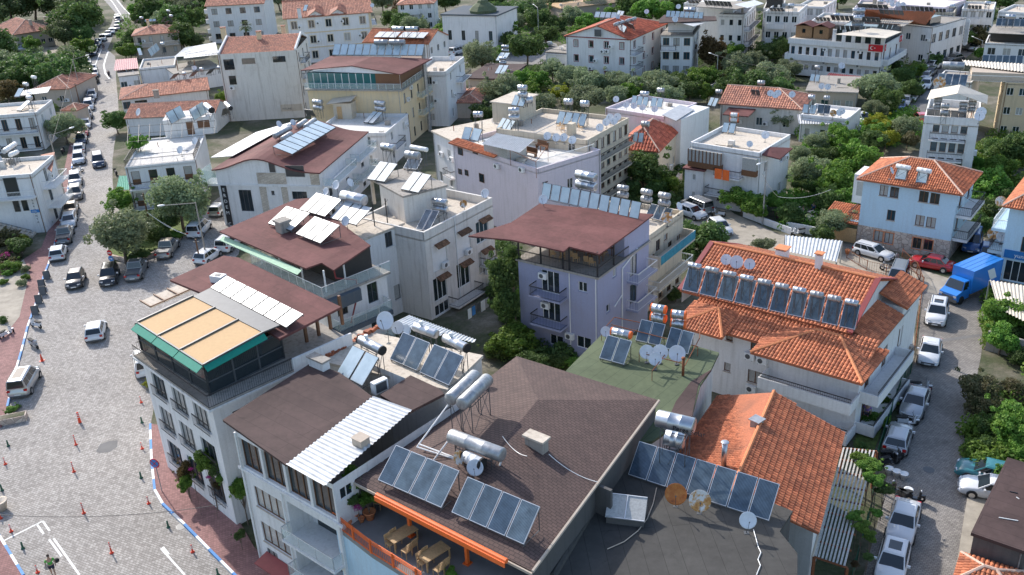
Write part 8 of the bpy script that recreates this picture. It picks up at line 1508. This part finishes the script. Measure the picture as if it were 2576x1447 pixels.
under([(1100,60),(1250,60),(1420,70),(1440,110),(1300,140),(1200,160),(1100,110)], 90, 'g', 'scrub around the white prayer house', 1.6)
under([(2180,165),(2320,150),(2330,200),(2290,260),(2200,300)], 80, 'd', 'scrub beside the upper right street', 1.5)
# ================================================================== VEHICLES
PL = '|in the left kerb row'
rows = [((143,668),(155,625),'hatch','white'),((159,625),(172,580),'pickup','grey'),((180,547),(173,585),'hatch','white'),((184,520),(176,552),'sedan','beige'),((194,477),(191,517),'suv','grey'),((192,445),(191,480),'suv','silver'),((201,392),(199,425),'suv','white'),((200,393),(202,370),'hatch','white'),((208,347),(204,370),'sedan','navy'),((212,330),(209,350),'hatch','red'),((218,310),(216,330),'sedan','white'),((221,285),(220,308),'suv','navy'),((226,262),(224,288),'van','white'),((229,250),(228,265),'sedan','navy'),((234,237),(232,258),'suv','white'),((232,226),(231,240),'sedan','silver')]
rows2 = [((240,185),(238,198),'hatch','silver'),((236,173),(234,185),'sedan','white'),((226,165),(223,178),'wagon','silver'),((221,158),(218,168),'suv','white'),((236,133),(234,145),'sedan','navy'),((239,124),(237,134),'hatch','silver'),((244,114),(242,125),'suv','black'),((249,106),(247,117),'sedan','white'),((260,97),(258,108),'suv','white'),((275,86),(272,96),'sedan','silver'),((283,80),(281,90),'hatch','white'),((297,72),(295,80),'sedan','grey'),((298,63),(296,72),'hatch','white'),((298,50),(298,60),'suv','navy'),((296,45),(295,52),'sedan','white')]
for p, q, k, c_ in rows: vehicle(p, q, k, c_, place=PL)
for p, q, k, c_ in rows2: vehicle(p, q, k, c_, place='|in the distant park kerb row', far=True)
V_ = lambda a, b_, k, c_, lab, **kw: vehicle(a, b_, k, c_, label=lab, **kw)
V_((247,395), (253,438), 'van', 'navy', 'dark people carrier driving down the left street')
V_((201,690), (184,740), 'hatch', 'black', 'small black hatchback driving on the cobbles near the A-boards', name='car')
V_((287,672), (268,742), 'suv', 'black', 'glossy black off-roader parked nose-out beside the planted island')
V_((332,718), (360,662), 'pickup', 'grey', 'dark grey pickup with covered bed next to the black off-roader')
V_((402,668), (445,605), 'pickup', 'beige', 'olive-brown pickup nosing up the side street')
V_((480,612), (528,562), 'van', 'white', 'white van with dark rear window by the street lamp arm')
V_((530,558), (575,516), 'hatch', 'silver', 'silver hatchback highest in the side street')
V_((560,640), (600,605), 'van', 'white', 'white van partly hidden behind the red-brown terrace roof')
V_((505,668), (545,640), 'hatch', 'white', 'white car roof peeping over the lower brown roof edge')
V_((238,872), (250,815), 'hatch', 'white', 'white hatchback driving alone on the open cobbles')
V_((46,1010), (86,938), 'van', 'silver', 'grey people carrier with roof rails at the lower left kerb', extra='pano')
V_((372,955), (362,900), 'van', 'white', 'white van half hidden behind the corner hotel')
V_((2362,768), (2347,838), 'suv', 'white', 'white sport utility car just below the blue truck', extra='sunroof')
V_((2344,862), (2330,935), 'sedan', 'white', 'white saloon with red-marked sunroof in the lane', extra='sunroof')
V_((2314,988), (2284,1066), 'sedan', 'silver', 'dusty silver saloon between two parked scooters')
V_((2246,1152), (2268,1082), 'hatch', 'silver', 'pale silver hatchback seen from behind in the lane', extra=None)
V_((2284,1272), (2254,1388), 'sedan', 'white', 'white saloon beside the pergola vines', extra=None)
V_((2252,1392), (2232,1475), 'hatch', 'white', 'white car with black glass roof cut by the bottom edge', extra='pano')
V_((2535,1218), (2440,1195), 'sedan', 'green', 'old teal saloon under the lemon tree')
V_((2548,1258), (2446,1238), 'sedan', 'white', 'white saloon next to the old teal saloon')
V_((2155,634), (2240,658), 'wagon', 'white', 'old white estate car before the rubble stone wall')
V_((2392,684), (2290,664), 'sedan', 'red', 'red coupe parked before the pale blue house')
V_((2448,608), (2440,638), 'van', 'blue', 'small blue van higher up beside the pale blue house')
V_((2484,640), (2482,662), 'hatch', 'blue', 'small blue car tucked behind the blue truck')
V_((1788,545), (1716,515), 'van', 'silver', 'silver van behind the dishes in the dusty square')
V_((1712,535), (1770,556), 'hatch', 'white', 'white car with covered windscreen in the dusty square')
V_((1800,575), (1822,592), 'hatch', 'white', 'white car half hidden by the round dark tree')
UR = '|in the upper right street'
for p, q, k, c_ in (((2250,275),(2238,303),'van','navy'),((2267,264),(2257,290),'hatch','blue'),((2283,250),(2270,275),'sedan','silver'),((2301,240),(2288,260),'sedan','silver'),((2320,224),(2300,245),'sedan','white'),((2335,210),(2322,232),'suv','white'),((2335,190),(2318,208),'sedan','silver'),((2350,180),(2330,198),'wagon','black'),((2358,170),(2330,180),'van','white'),((2345,158),(2310,162),'sedan','grey'),((2320,310),(2310,300),'hatch','red')): vehicle(p, q, k, c_, place=UR, far=True)
V_((2460,118), (2440,135), 'suv', 'silver', 'silver car alone at the foot of the upper right lamp', far=True); V_((2410,152), (2390,156), 'sedan', 'grey', 'dark car beside the low white wall, upper right', far=True); V_((2150,305), (2180,315), 'pickup', 'white', 'white pickup under the small yellow-green tree', far=True)
V_((1345,112), (1390,118), 'van', 'white', 'white camper van left of the red-trimmed block', far=True); V_((1140,140), (1165,133), 'van', 'white', 'white van behind the olive in the parking yard', far=True); V_((1185,118), (1205,115), 'hatch', 'white', 'small white car in the parking yard', far=True); V_((48,130), (72,128), 'suv', 'silver', 'silver car by the beige park building', far=True)
V_((2266,688), (2246,738), 'van', 'silver', 'silver van behind the villa hip roof', far=True)
# blue box truck
A, B = at((2492,712)), at((2376,765)); c_ = (A+B)/2; e = (B-A).normalized(); o = thing('delivery_truck', 'bright blue box truck parked across the lane by the shop house', 'truck', (c_.x, c_.y, 0), math.atan2(-e.x, e.y))
m = MB(); m.prism([(-1.1, -3.4), (1.1, -3.4), (1.1, 1.5), (-1.1, 1.5)], .75, 3.15)
for x in (-.55, 0, .55): m.box(x-.02, x+.02, -3.4, 1.5, 3.151, 3.17)
m.build('cargo_box', CP['truck'], o)
m = MB(); L3 = [(-1.0, 1.6, .4), (1.0, 1.6, .4), (1.0, 3.5, .4), (-1.0, 3.5, .4), (-1.0, 1.6, 1.35), (1.0, 1.6, 1.35), (.9, 3.55, 1.1), (-.9, 3.55, 1.1), (-.85, 1.6, 2.2), (.85, 1.6, 2.2), (.8, 2.3, 2.2), (-.8, 2.3, 2.2), (-.95, 2.75, 1.35), (.95, 2.75, 1.35)]
m.v = L3; m.f = [(0, 1, 5, 4), (1, 2, 6, 13, 5), (3, 0, 4, 12, 7), (2, 3, 7, 6), (6, 7, 12, 13), (4, 5, 9, 8), (8, 9, 10, 11), (5, 13, 10, 9), (4, 8, 11, 12), (12, 11, 10, 13), (0, 3, 2, 1)]; m.m = [0]*11; m.build('cab', CP['truck'], o)
m = MB(); m.q([(-.85, 2.77, 1.38), (.85, 2.77, 1.38), (.75, 2.33, 2.14), (-.75, 2.33, 2.14)][::-1]); m.q([(.95, 1.75, 1.4), (.96, 2.6, 1.4), (.83, 2.25, 2.1), (.87, 1.75, 2.1)]); m.q([(-.95, 1.75, 1.4), (-.96, 2.6, 1.4), (-.83, 2.25, 2.1), (-.87, 1.75, 2.1)]); m.v = [(x*1.02, y+.02, z_+.01) for x, y, z_ in m.v]; m.build('windows', MT['cglass'], o)
m = MB(); m.box(-1.0, 1.0, 3.5, 3.62, .35, .62); m.box(-.6, .6, 3.5, 3.58, .68, .9); m.box(-.5, .5, -3.3, 3.0, .4, .75); m.build('trim', MT['dgrey'], o)
for x in (-.9, .9):
    for y in (-2.4, 2.75): m = MB(); m.lathe([(0, -.12), (.4, -.12), (.43, 0), (.4, .12), (0, .12)], (x, y, .42), (1, 0, 0), 16); m.build('wheel', MT['tyre'], o)
    m = MB(); m.box(x*.8-.16, x*.8+.16, 3.5, 3.57, .8, 1.0); m.build('headlight', MT['lampw'], o)
m = MB(); m.box(1.101, 1.11, -2.3, -1.2, 1.4, 2.6); m.v = [(x, y+(z_-2)*.6, z_) for x, y, z_ in m.v]; m.build('logo_stripe', MT['pvcw'], o); m = MB(); m.box(-1.11, -1.101, -2.3, -1.2, 1.4, 2.6); m.v = [(x, y+(z_-2)*.6, z_) for x, y, z_ in m.v]; m.build('logo_stripe', MT['pvcw'], o)
# scooters
for p, a, c_, pl in (((8,370,400), 60, 'white', 'by the lower left kerb'), ((8,350,600), -130, 'silver', 'by the lower left kerb'), ((8,75,490), -25, 'white', 'on the red pavement'), ((4,785,290), -70, 'white', 'between two kerbside cars'), ((4,1170,315), 30, 'black', 'outside the railed terrace house'), ((4,640,95), 10, 'black', 'on the pavement by the tall lamp post'), ((11,1530,1035), -105, 'white', 'behind the dusty silver saloon'), ((11,1395,1385), -100, 'white', 'before the dusty silver saloon'), ((15,1240,290), -95, 'black', 'behind the white pots'), ((15,1215,345), -80, 'black', 'behind the white pots'), ((15,1305,655), 20, 'black', 'in front of the white saloon'), ((15,1440,700), -110, 'black', 'in front of the white saloon'), ((6,2040,775), 15, 'black', 'in the dusty square'), ((6,2080,730), 60, 'white', 'in the dusty square'), ((7,300,920), 100, 'white', 'by the garden wall'), ((7,1210,1280), 60, 'silver', 'outside the rusty fence'), ((7,1315,1205), 10, 'silver', 'covered beside the old estate car')): moped(p, a, c_, pl)
for x, y in ((965,800), (955,820), (970,840), (950,850), (935,840)): moped((0,x,y), 80, R.choice(['black', 'silver', 'black']), 'in the scooter bay of the left street')
# ================================================================== STREET FURNITURE
def cone(p, h=.75, mt='red', place='on the cobbles', fat=1.0):
    A = at(p); o = thing('traffic_post', '', 'traffic post', (A.x, A.y, .01)); m = MB(); m.lathe([(0, .0), (.14, 0), (.14, .04), (.065*fat, .07), (.055*fat, h*.3), (.045*fat, h), (.03, h+.03), (0, h+.03)], (0, 0, 0), (0, 0, 1), 12); m.build('post', MT[mt], o, True)
    if mt == 'red':
        for f_ in (.55, .72, .88): m = MB(); m.lathe([(.058*fat, h*f_), (.055*fat, h*f_+.05)], (0, 0, 0), (0, 0, 1), 12); m.build('white_band', MT['pvcw'], o)
    reg(o, 'orange flexible traffic post' if mt == 'red' else 'short dark green bollard', 'traffic post' if mt == 'red' else 'bollard', place, p)
for x, y in ((765,138), (745,410), (845,828), (1125,1228)): cone((12,x,y), .9, place='in the middle of the cobbles')
for x, y in ((1432,178), (1497,730), (1940,1218), (380,1425), (115,1012), (55,335), (8,880)): cone((12,x,y), .6, place='along the cobbled lane edges')
cone((8,805,1355), 1.0, place='leaning alone above the tar patch', fat=2.0); cone((8,1422,1155), .6, place='near the corner hotel')
A = at((8,425,735)); o = thing('traffic_cone', 'orange and white traffic cone below the silver scooter', 'traffic cone', (A.x, A.y, .01)); m = MB(); m.box(-.2, .2, -.2, .2, 0, .04); m.lathe([(.15, .04), (.03, .75), (0, .75)], (0, 0, 0), (0, 0, 1), 12); m.build('cone', MT['red'], o)
for z_ in (.25, .5): m = MB(); m.lathe([(.152-.17*z_, z_), (.152-.17*(z_+.1), z_+.1)], (0, 0, 0), (0, 0, 1), 12); m.build('white_band', MT['pvcw'], o)
for x, y in ((85,150), (22,598), (1422,472), (1695,968), (232,1182), (2195,1450)): cone((12,x,y), .55, 'green', 'along the cobbled lane edges', 1.3)
cone((8,1430,1358), .55, 'green', 'near the corner hotel', 1.3)
for p in ((120,703), (107,725), (110,742), (100,764), (91,792)):
    A = at(p); o = thing('a_board', '', 'A-board', (A.x, A.y, .01), .25)
    for s_ in (-1, 1): m = MB(); m.q([(-.32, s_*.28, .08), (.32, s_*.28, .08), (.32, s_*.03, 1.0), (-.32, s_*.03, 1.0)]); m.q([(-.32, s_*.25, .08), (.32, s_*.25, .08), (.32, s_*.0, 1.0), (-.32, s_*.0, 1.0)][::-1]); m.build('chalk_panel', MT['dgrey'], o)
    m = MB(); 
    for s_ in (-1, 1):
        for x in (-.33, .33): m.tube((x, s_*.3, 0), (x, s_*.02, 1.03), .02, 4)
    m.tube((-.33, 0, 1.03), (.33, 0, 1.03), .02, 4); m.build('frame', MT['iron'], o); reg(o, 'black-framed pavement A-board', 'A-board', '|along the left kerb', p)
def signpost(p, h, kind, label, r=.32, rz=-.3):
    A = at(p); o = thing('road_sign', label, 'road sign', (A.x, A.y, .1), rz); m = MB(); m.tube((0, 0, -.1), (0, 0, h), .035, 6); m.build('pole', MT['galvold'], o)
    z_ = h-r+.1
    def disc(rr_, y, mt): m = MB(); m.lathe([(0, .012), (rr_, .012), (rr_, -.012), (0, -.012)], (0, y, z_), (0, -1, 0), 22); return m.build('sign_face', mt, o)
    if kind == 'nostop':
        d = disc(r, -.05, MT['flagred']); disc(r*.82, -.064, MT['kerbb']); m = MB()
        for a in (.785, -.785): c_, s_ = math.cos(a)*r*.85, math.sin(a)*r*.85; m.tube((-c_, -.08, z_-s_), (c_, -.08, z_+s_), .03, 4)
        m.build('red_cross', MT['flagred'], d)
    else:
        d = disc(r, -.05, MT['flagred']); m = MB(); m.box(-r*.7, r*.7, -.075, -.066, z_-.06, z_+.06); m.build('white_bar', MT['pvcw'], d); z_ -= 2.1*r; d = disc(r, -.05, MT['kerbb']); m = MB(); m.q([(-.2, -.067, z_-.04), (.05, -.067, z_-.04), (.05, -.067, z_-.13), (.24, -.067, z_), (.05, -.067, z_+.13), (.05, -.067, z_+.04), (-.2, -.067, z_+.04)]); m.build('white_arrow', MT['pvcw'], d)
signpost((12,1635,622), 2.9, 'nostop', 'round blue and red no-stopping sign on a pole by the curved kerb', .4); signpost((4,1130,1200), 1.5, 'entry', 'red no-entry disc above a blue arrow disc at the island tip', .36)
lamp((4,2085,1180), (4,1940,595), (4,1640,630), '', 'tall concrete street lamp rising before the olive trees', 'concrete')
lamp((0,830,1005), (0,735,595), (0,870,565), '', 'street lamp with cream base beside the upper left pavement', 'concrete'); lamp((0,962,420), (0,905,150), (0,950,135), '', 'slim grey street lamp in the park trees'); lamp((4,655,520), (0,500,1365), (0,710,1300), '', 'street lamp leaning over the left pavement by the stairs hotel', 'concrete'); lamp((0,790,640) if 0 else (0,740,470), (0,710,390), (0,810,355), '', 'short street lamp by the park building', 'concrete')
lamp((2,272,480), (2,262,75), (2,165,25), '', 'tall grey street lamp left of the red-trimmed block'); lamp((2,2058,870), (2,2075,560), (2,2000,545), '', 'street lamp beside the brown round tree'); lamp((6,2520,810), (7,-5,170), (6,2490,210), '', 'street lamp in front of the wooden balcony house'); lamp((3,2130,600), (3,2160,410), (3,2040,370), '', 'street lamp over the upper right street'); lamp((7,2290,1090), (7,2375,690), (7,2320,720), '', 'street lamp beside the blue shop house', 'concrete'); lamp((1,1700,170) if 0 else (1,1698,200), (1,1695,60), (1,1570,20), '', 'slim street lamp before the yellow cypress')
for p, h_, lab in (((4,2020,1215), 3.2, 'short brown wooden utility pole beside the tall lamp'), ((4,1530,910), 5.5, 'thin dark utility pole among the island olives'), ((0,808,1065), 4.5, 'dark leaning utility pole beside the left kerb row'), ((11,1415,640), 5.5, 'rusty brown pole at the yard fence')):
    A = at(p); o = thing('utility_pole', lab, 'pole', (A.x, A.y, 0)); m = MB(); m.tube((0, 0, -.1), (0, 0, h_), .12, 7, r2=.08); m.build('pole', MT['wood' if 'rusty' not in lab else 'rust'], o); m = MB(); m.box(-.35, .35, -.04, .04, h_-.4, h_-.3); m.build('crossarm', MT['dgrey'], o)
def wire(pts, lab, sag=.6, r=.02, mt='iron'):
    P = [at(p, z_) for p, z_ in pts]; q0 = P[0].copy(); o = thing('overhead_cable', lab, 'cable', q0); m = MB(); L_ = []
    for a, b_ in zip(P, P[1:]):
        for i in range(13): f_ = i/12; L_.append(a.lerp(b_, f_)-q0-Vector((0, 0, sag*4*f_*(1-f_))))
    m.path(L_, r, 5); m.build('wire', MT[mt], o)
wire([((12,-30,840), 5.2), ((12,2240,735), 5.4)], 'dark cable strung across the cobbled lane', .5); wire([((4,1480,690), 5.4), ((4,1955,945), 3.1)], 'white twin cable between the island pole and brown pole', .3, .012, 'pvcw'); wire([((4,1500,700), 5.4), ((4,1840,900), 3.1)], 'thin pale cable above the olive-brown pickup', .3, .018, 'pvcw'); wire([((7,100,530), 4), ((7,630,460), 6)], 'pale cable sagging over the garden left of the pale blue house', .5, .02, 'pvcw')
for i_, pts in enumerate(((((0,740,470), 5), ((0,735,595), 7)), (((0,735,600), 7), ((4,520,0), 7)), (((2,2075,560), 6), ((3,160,700), 7)), (((7,2375,690), 5), ((7,1915,490), 7.5)), (((6,2520,300), 6), ((7,100,530), 5)), (((5,1325,560), 11.5), ((5,1195,620), 11.3)), (((13,2480,50), 11), ((14,150,250), 11)), (((14,370,230), 10.6), ((14,860,510), 9.8)))): wire(pts, ['thin cable between the two park-side lamps', 'thin cable along the upper left pavement', 'thin cable over the trees by the flag hotel', 'thin cable from the shop house lamp to the pale blue house', 'thin cable from the dusty square lamp', 'short cable between the steel posts of the white wing', 'thin cable from the quilted tank to the concrete chimney', 'white cable trailing from the chimney to the shingle roof edge'][i_], .3, .02, 'pvcw' if i_ > 5 else 'iron')
def pots(L_, place, what='white plant pot', mt='pvcw', s=.3):
    for p in L_: A = at(p); o = thing('plant_pot', '', 'plant pot', (A.x, A.y, .01)); m = MB(); m.lathe([(0, 0), (s*.6, 0), (s, s*1.5), (s*1.1, s*1.6), (s*.85, s*1.55), (0, s*1.2)], (0, 0, 0), (0, 0, 1), 14); m.build('pot', MT[mt], o, True); reg(o, what, 'plant pot', place, p)
pots([(15,1213,425), (15,1290,455), (15,1362,480), (15,1408,640)], 'beside the black scooters'); pots([(7,797,1105)], 'beside the old estate car', 'orange flower pot', 'ridgeo'); pots([(12,25,790)], 'at the left edge', 'round pale planter', 'roofcream', .5)
A = at((34,1060)); o = thing('stone_planter', 'rectangular stone planter below the grey people carrier', 'planter', (A.x, A.y, 0), .3); m = MB(); m.box(-1.1, 1.1, -.45, .45, 0, .55); m.build('trough', MT['rubble'], o); m = MB(); m.box(-1.0, 1.0, -.35, .35, .551, .57); m.build('soil', MT['soil'], o)
def fence(pts, h, lab, mt='rust', cat='fence', solid=False, th=.2, zb=0):
    P = [at(p) for p in pts]; o = thing('stone_wall' if solid else 'fence', lab, cat, P[0]); m = MB()
    for a, b_ in zip(P, P[1:]):
        a = a-P[0]; b_ = b_-P[0]; d = b_-a; L_ = d.length; s_ = Vector((-d.y, d.x, 0)).normalized()*th/2
        if solid: m.prism([tuple((a-s_)[:2]), tuple((b_-s_)[:2]), tuple((b_+s_)[:2]), tuple((a+s_)[:2])], -.1, h)
        else:
            for z_ in (h*.1, h*.95): m.tube(a+Vector((0, 0, z_)), b_+Vector((0, 0, z_)), .025, 4)
            k = int(L_/.25)
            for i in range(k+1): q = a+d*(i/max(1, k)); m.tube(q, q+Vector((0, 0, h if i % 8 else h+.1)), .045 if i % 8 == 0 else .012, 4, cap=False)
    m.build('wall' if solid else 'railing', MT[mt], o)
fence([(2268,655), (2305,690), (2320,730), (2310,800), (2300,880), (2290,940)], 1.3, 'rusty pipe and mesh fence along the vacant yard', 'rust'); fence([(2130,650), (2180,680), (2290,705), (2322,722)], 1.1, 'low rusty fence along the lane behind the villa'); fence([(2290,940), (2262,985), (2230,1080), (2205,1160), (2190,1290), (2160,1400), (2140,1470)], 1.3, 'dark green mesh fence beside the parked lane cars', 'green')
fence([(2205,872), (2290,918)], 1.8, 'rubble stone wall below the vacant yard', 'rubble', 'wall', True, .4); fence([(2478,880), (2520,890), (2600,915)], 1.9, 'grey concrete wall right of the lane', 'concrete', 'wall', True, .25); fence([(2075,575), (2110,600), (2160,610)], 1.3, 'brown wooden board fence left of the pale blue house', 'wood', 'fence', True, .08); fence([(1978,578), (2030,588), (2075,598)], 1.0, 'low white garden wall with curved top', 'white', 'wall', True, .2); fence([(1690,490), (1712,455)], 1.3, 'dry stone wall climbing beside the tower annex', 'rubble', 'wall', True, .5); fence([(280,650), (330,662), (385,645), (455,600)], .5, 'low rubble kerb wall round the planted island', 'rubble', 'wall', True, .3); fence([(1085,95), (1300,92)], 1.6, 'long white wall under the prayer house trees', 'white', 'wall', True, .25); fence([(2352,140), (2410,148)], 1.3, 'low white wall beside the disc-sign hotel', 'white', 'wall', True, .25); fence([(1870,545), (1990,590)], .8, 'white garden wall before the wooden balcony house', 'white', 'wall', True, .2); fence([(1740,215), (1780,228), (1810,215)], .8, 'white curved wall with railing among the upper trees', 'white', 'wall', True, .2)
A = at((11,1370,330)); o = thing('rebar_frame', 'rusty steel bed-like frame standing in the vacant yard', 'frame', (A.x, A.y, .02), .2); m = MB()
for x in (-.9, .9):
    for y in (-.5, .5): m.tube((x, y, 0), (x, y, 1.1), .03, 4)
for z_ in (.4, .9): m.tube((-.9, -.5, z_), (.9, -.5, z_), .03, 4); m.tube((-.9, .5, z_), (.9, .5, z_), .03, 4); m.tube((-.9, -.5, z_), (-.9, .5, z_), .03, 4); m.tube((.9, -.5, z_), (.9, .5, z_), .03, 4)
m.build('frame', MT['rust'], o)
o = thing('laundry_rack', 'washing hung on the round balcony of the weathered block', 'laundry', at((1205,800), 2.0), .9); m = MB(); m.box(-1.6, 1.6, -.02, .02, 1.55, 1.58); m.build('line', MT['iron'], o)
for i, (c_, w_) in enumerate((('pvcw', .5), ('kerbb', .45), ('dgrey', .5), ('pvcw', .6), ('glassc', .5))): m = MB(); x = -1.5+i*.62; m.box(x, x+w_, -.03, .0, .5+.1*(i % 3), 1.56); m.v = [(a, b_+.04*math.sin(a*12), c2) for a, b_, c2 in m.v]; m.build('garment', MT[c_], o)
# ================================================================== PEOPLE
person((12,545,1455), 0, math.pi+.5, 'man in green shirt and dark shorts walking with carrier bags at bottom left', (.08, .40, .06), (.02, .02, .04)); A = at((12,490,1430)); o = thing('carrier_bag', 'pale plastic carrier bag held by the man in green', 'bag', (A.x, A.y, .35)); m = MB(); m.lathe([(0, 0), (.13, .03), (.16, .2), (.1, .35), (.03, .42)], (0, 0, 0), (0, 0, 1), 10); m.build('bag', MT['glassc'], o, True)
A = at((12,600,1400)); o = thing('carrier_bag', 'dark bundle held out by the man in green', 'bag', (A.x, A.y, .7)); m = MB(); m.lathe([(0, 0), (.16, .05), (.2, .16), (.1, .28), (0, .3)], (0, 0, 0), (0, 0, 1), 9); m.build('bag', MT['tyre'], o, True)
moped((0,1100,765), -168, 'black', 'x', label='black scooter ridden up the left street'); person((0,1100,765), .28, 3.3, 'person in dark jacket riding the scooter up the left street', (.03, .05, .10), (.02, .02, .03), 'sit', hair=(.5, .5, .5))
for p, sh, lab in (((0,1040,505), (.05, .05, .08), 'left one of two pedestrians in dark clothes on the distant street'), ((0,1052,503), (.15, .12, .10), 'right one of two pedestrians walking on the distant street'), ((0,1243,238), (.05, .08, .2), 'distant person in blue beside the highest parked car')): person(p, 0, R.uniform(0, 6), lab, sh, (.03, .03, .05))
person((11,985,1345), .05, 2.6, 'woman in purple top walking in the passage beside the villa', (.22, .12, .35), (.05, .04, .06)); person((11,955,1120), .05, .8, 'person in black standing in the villa passage', (.02, .02, .02), (.02, .02, .03)); person((7,455,690), .0, 2.5, 'person in blue seated in the shaded garden cafe', (.03, .12, .25), (.03, .03, .05), 'sit'); person((7,345,725), 0, 3.5, 'person in white seated in the shaded garden cafe', (.6, .6, .6), (.03, .03, .05), 'sit'); person((7,2300,1395), 0, 3.3, 'man in blue shirt by the shop house door', (.04, .10, .3), (.02, .03, .06)); person((7,1845,870), 2.45, 3.0, 'person in blue sitting on the pale blue house balcony', (.03, .05, .2), (.2, .03, .03), 'sit'); person((3,950,590), 3.4, 3.0, 'person in black on the middle balcony of the flag hotel', (.03, .03, .03), (.03, .03, .04))
for x, y in ((280,690), (250,750), (240,780), (440,740), (420,790), (385,820)): table((7,x,y), 0, .4, 'in the shaded garden cafe', .9, .8, 'roofcream', 'pale stone cafe table')
flush()
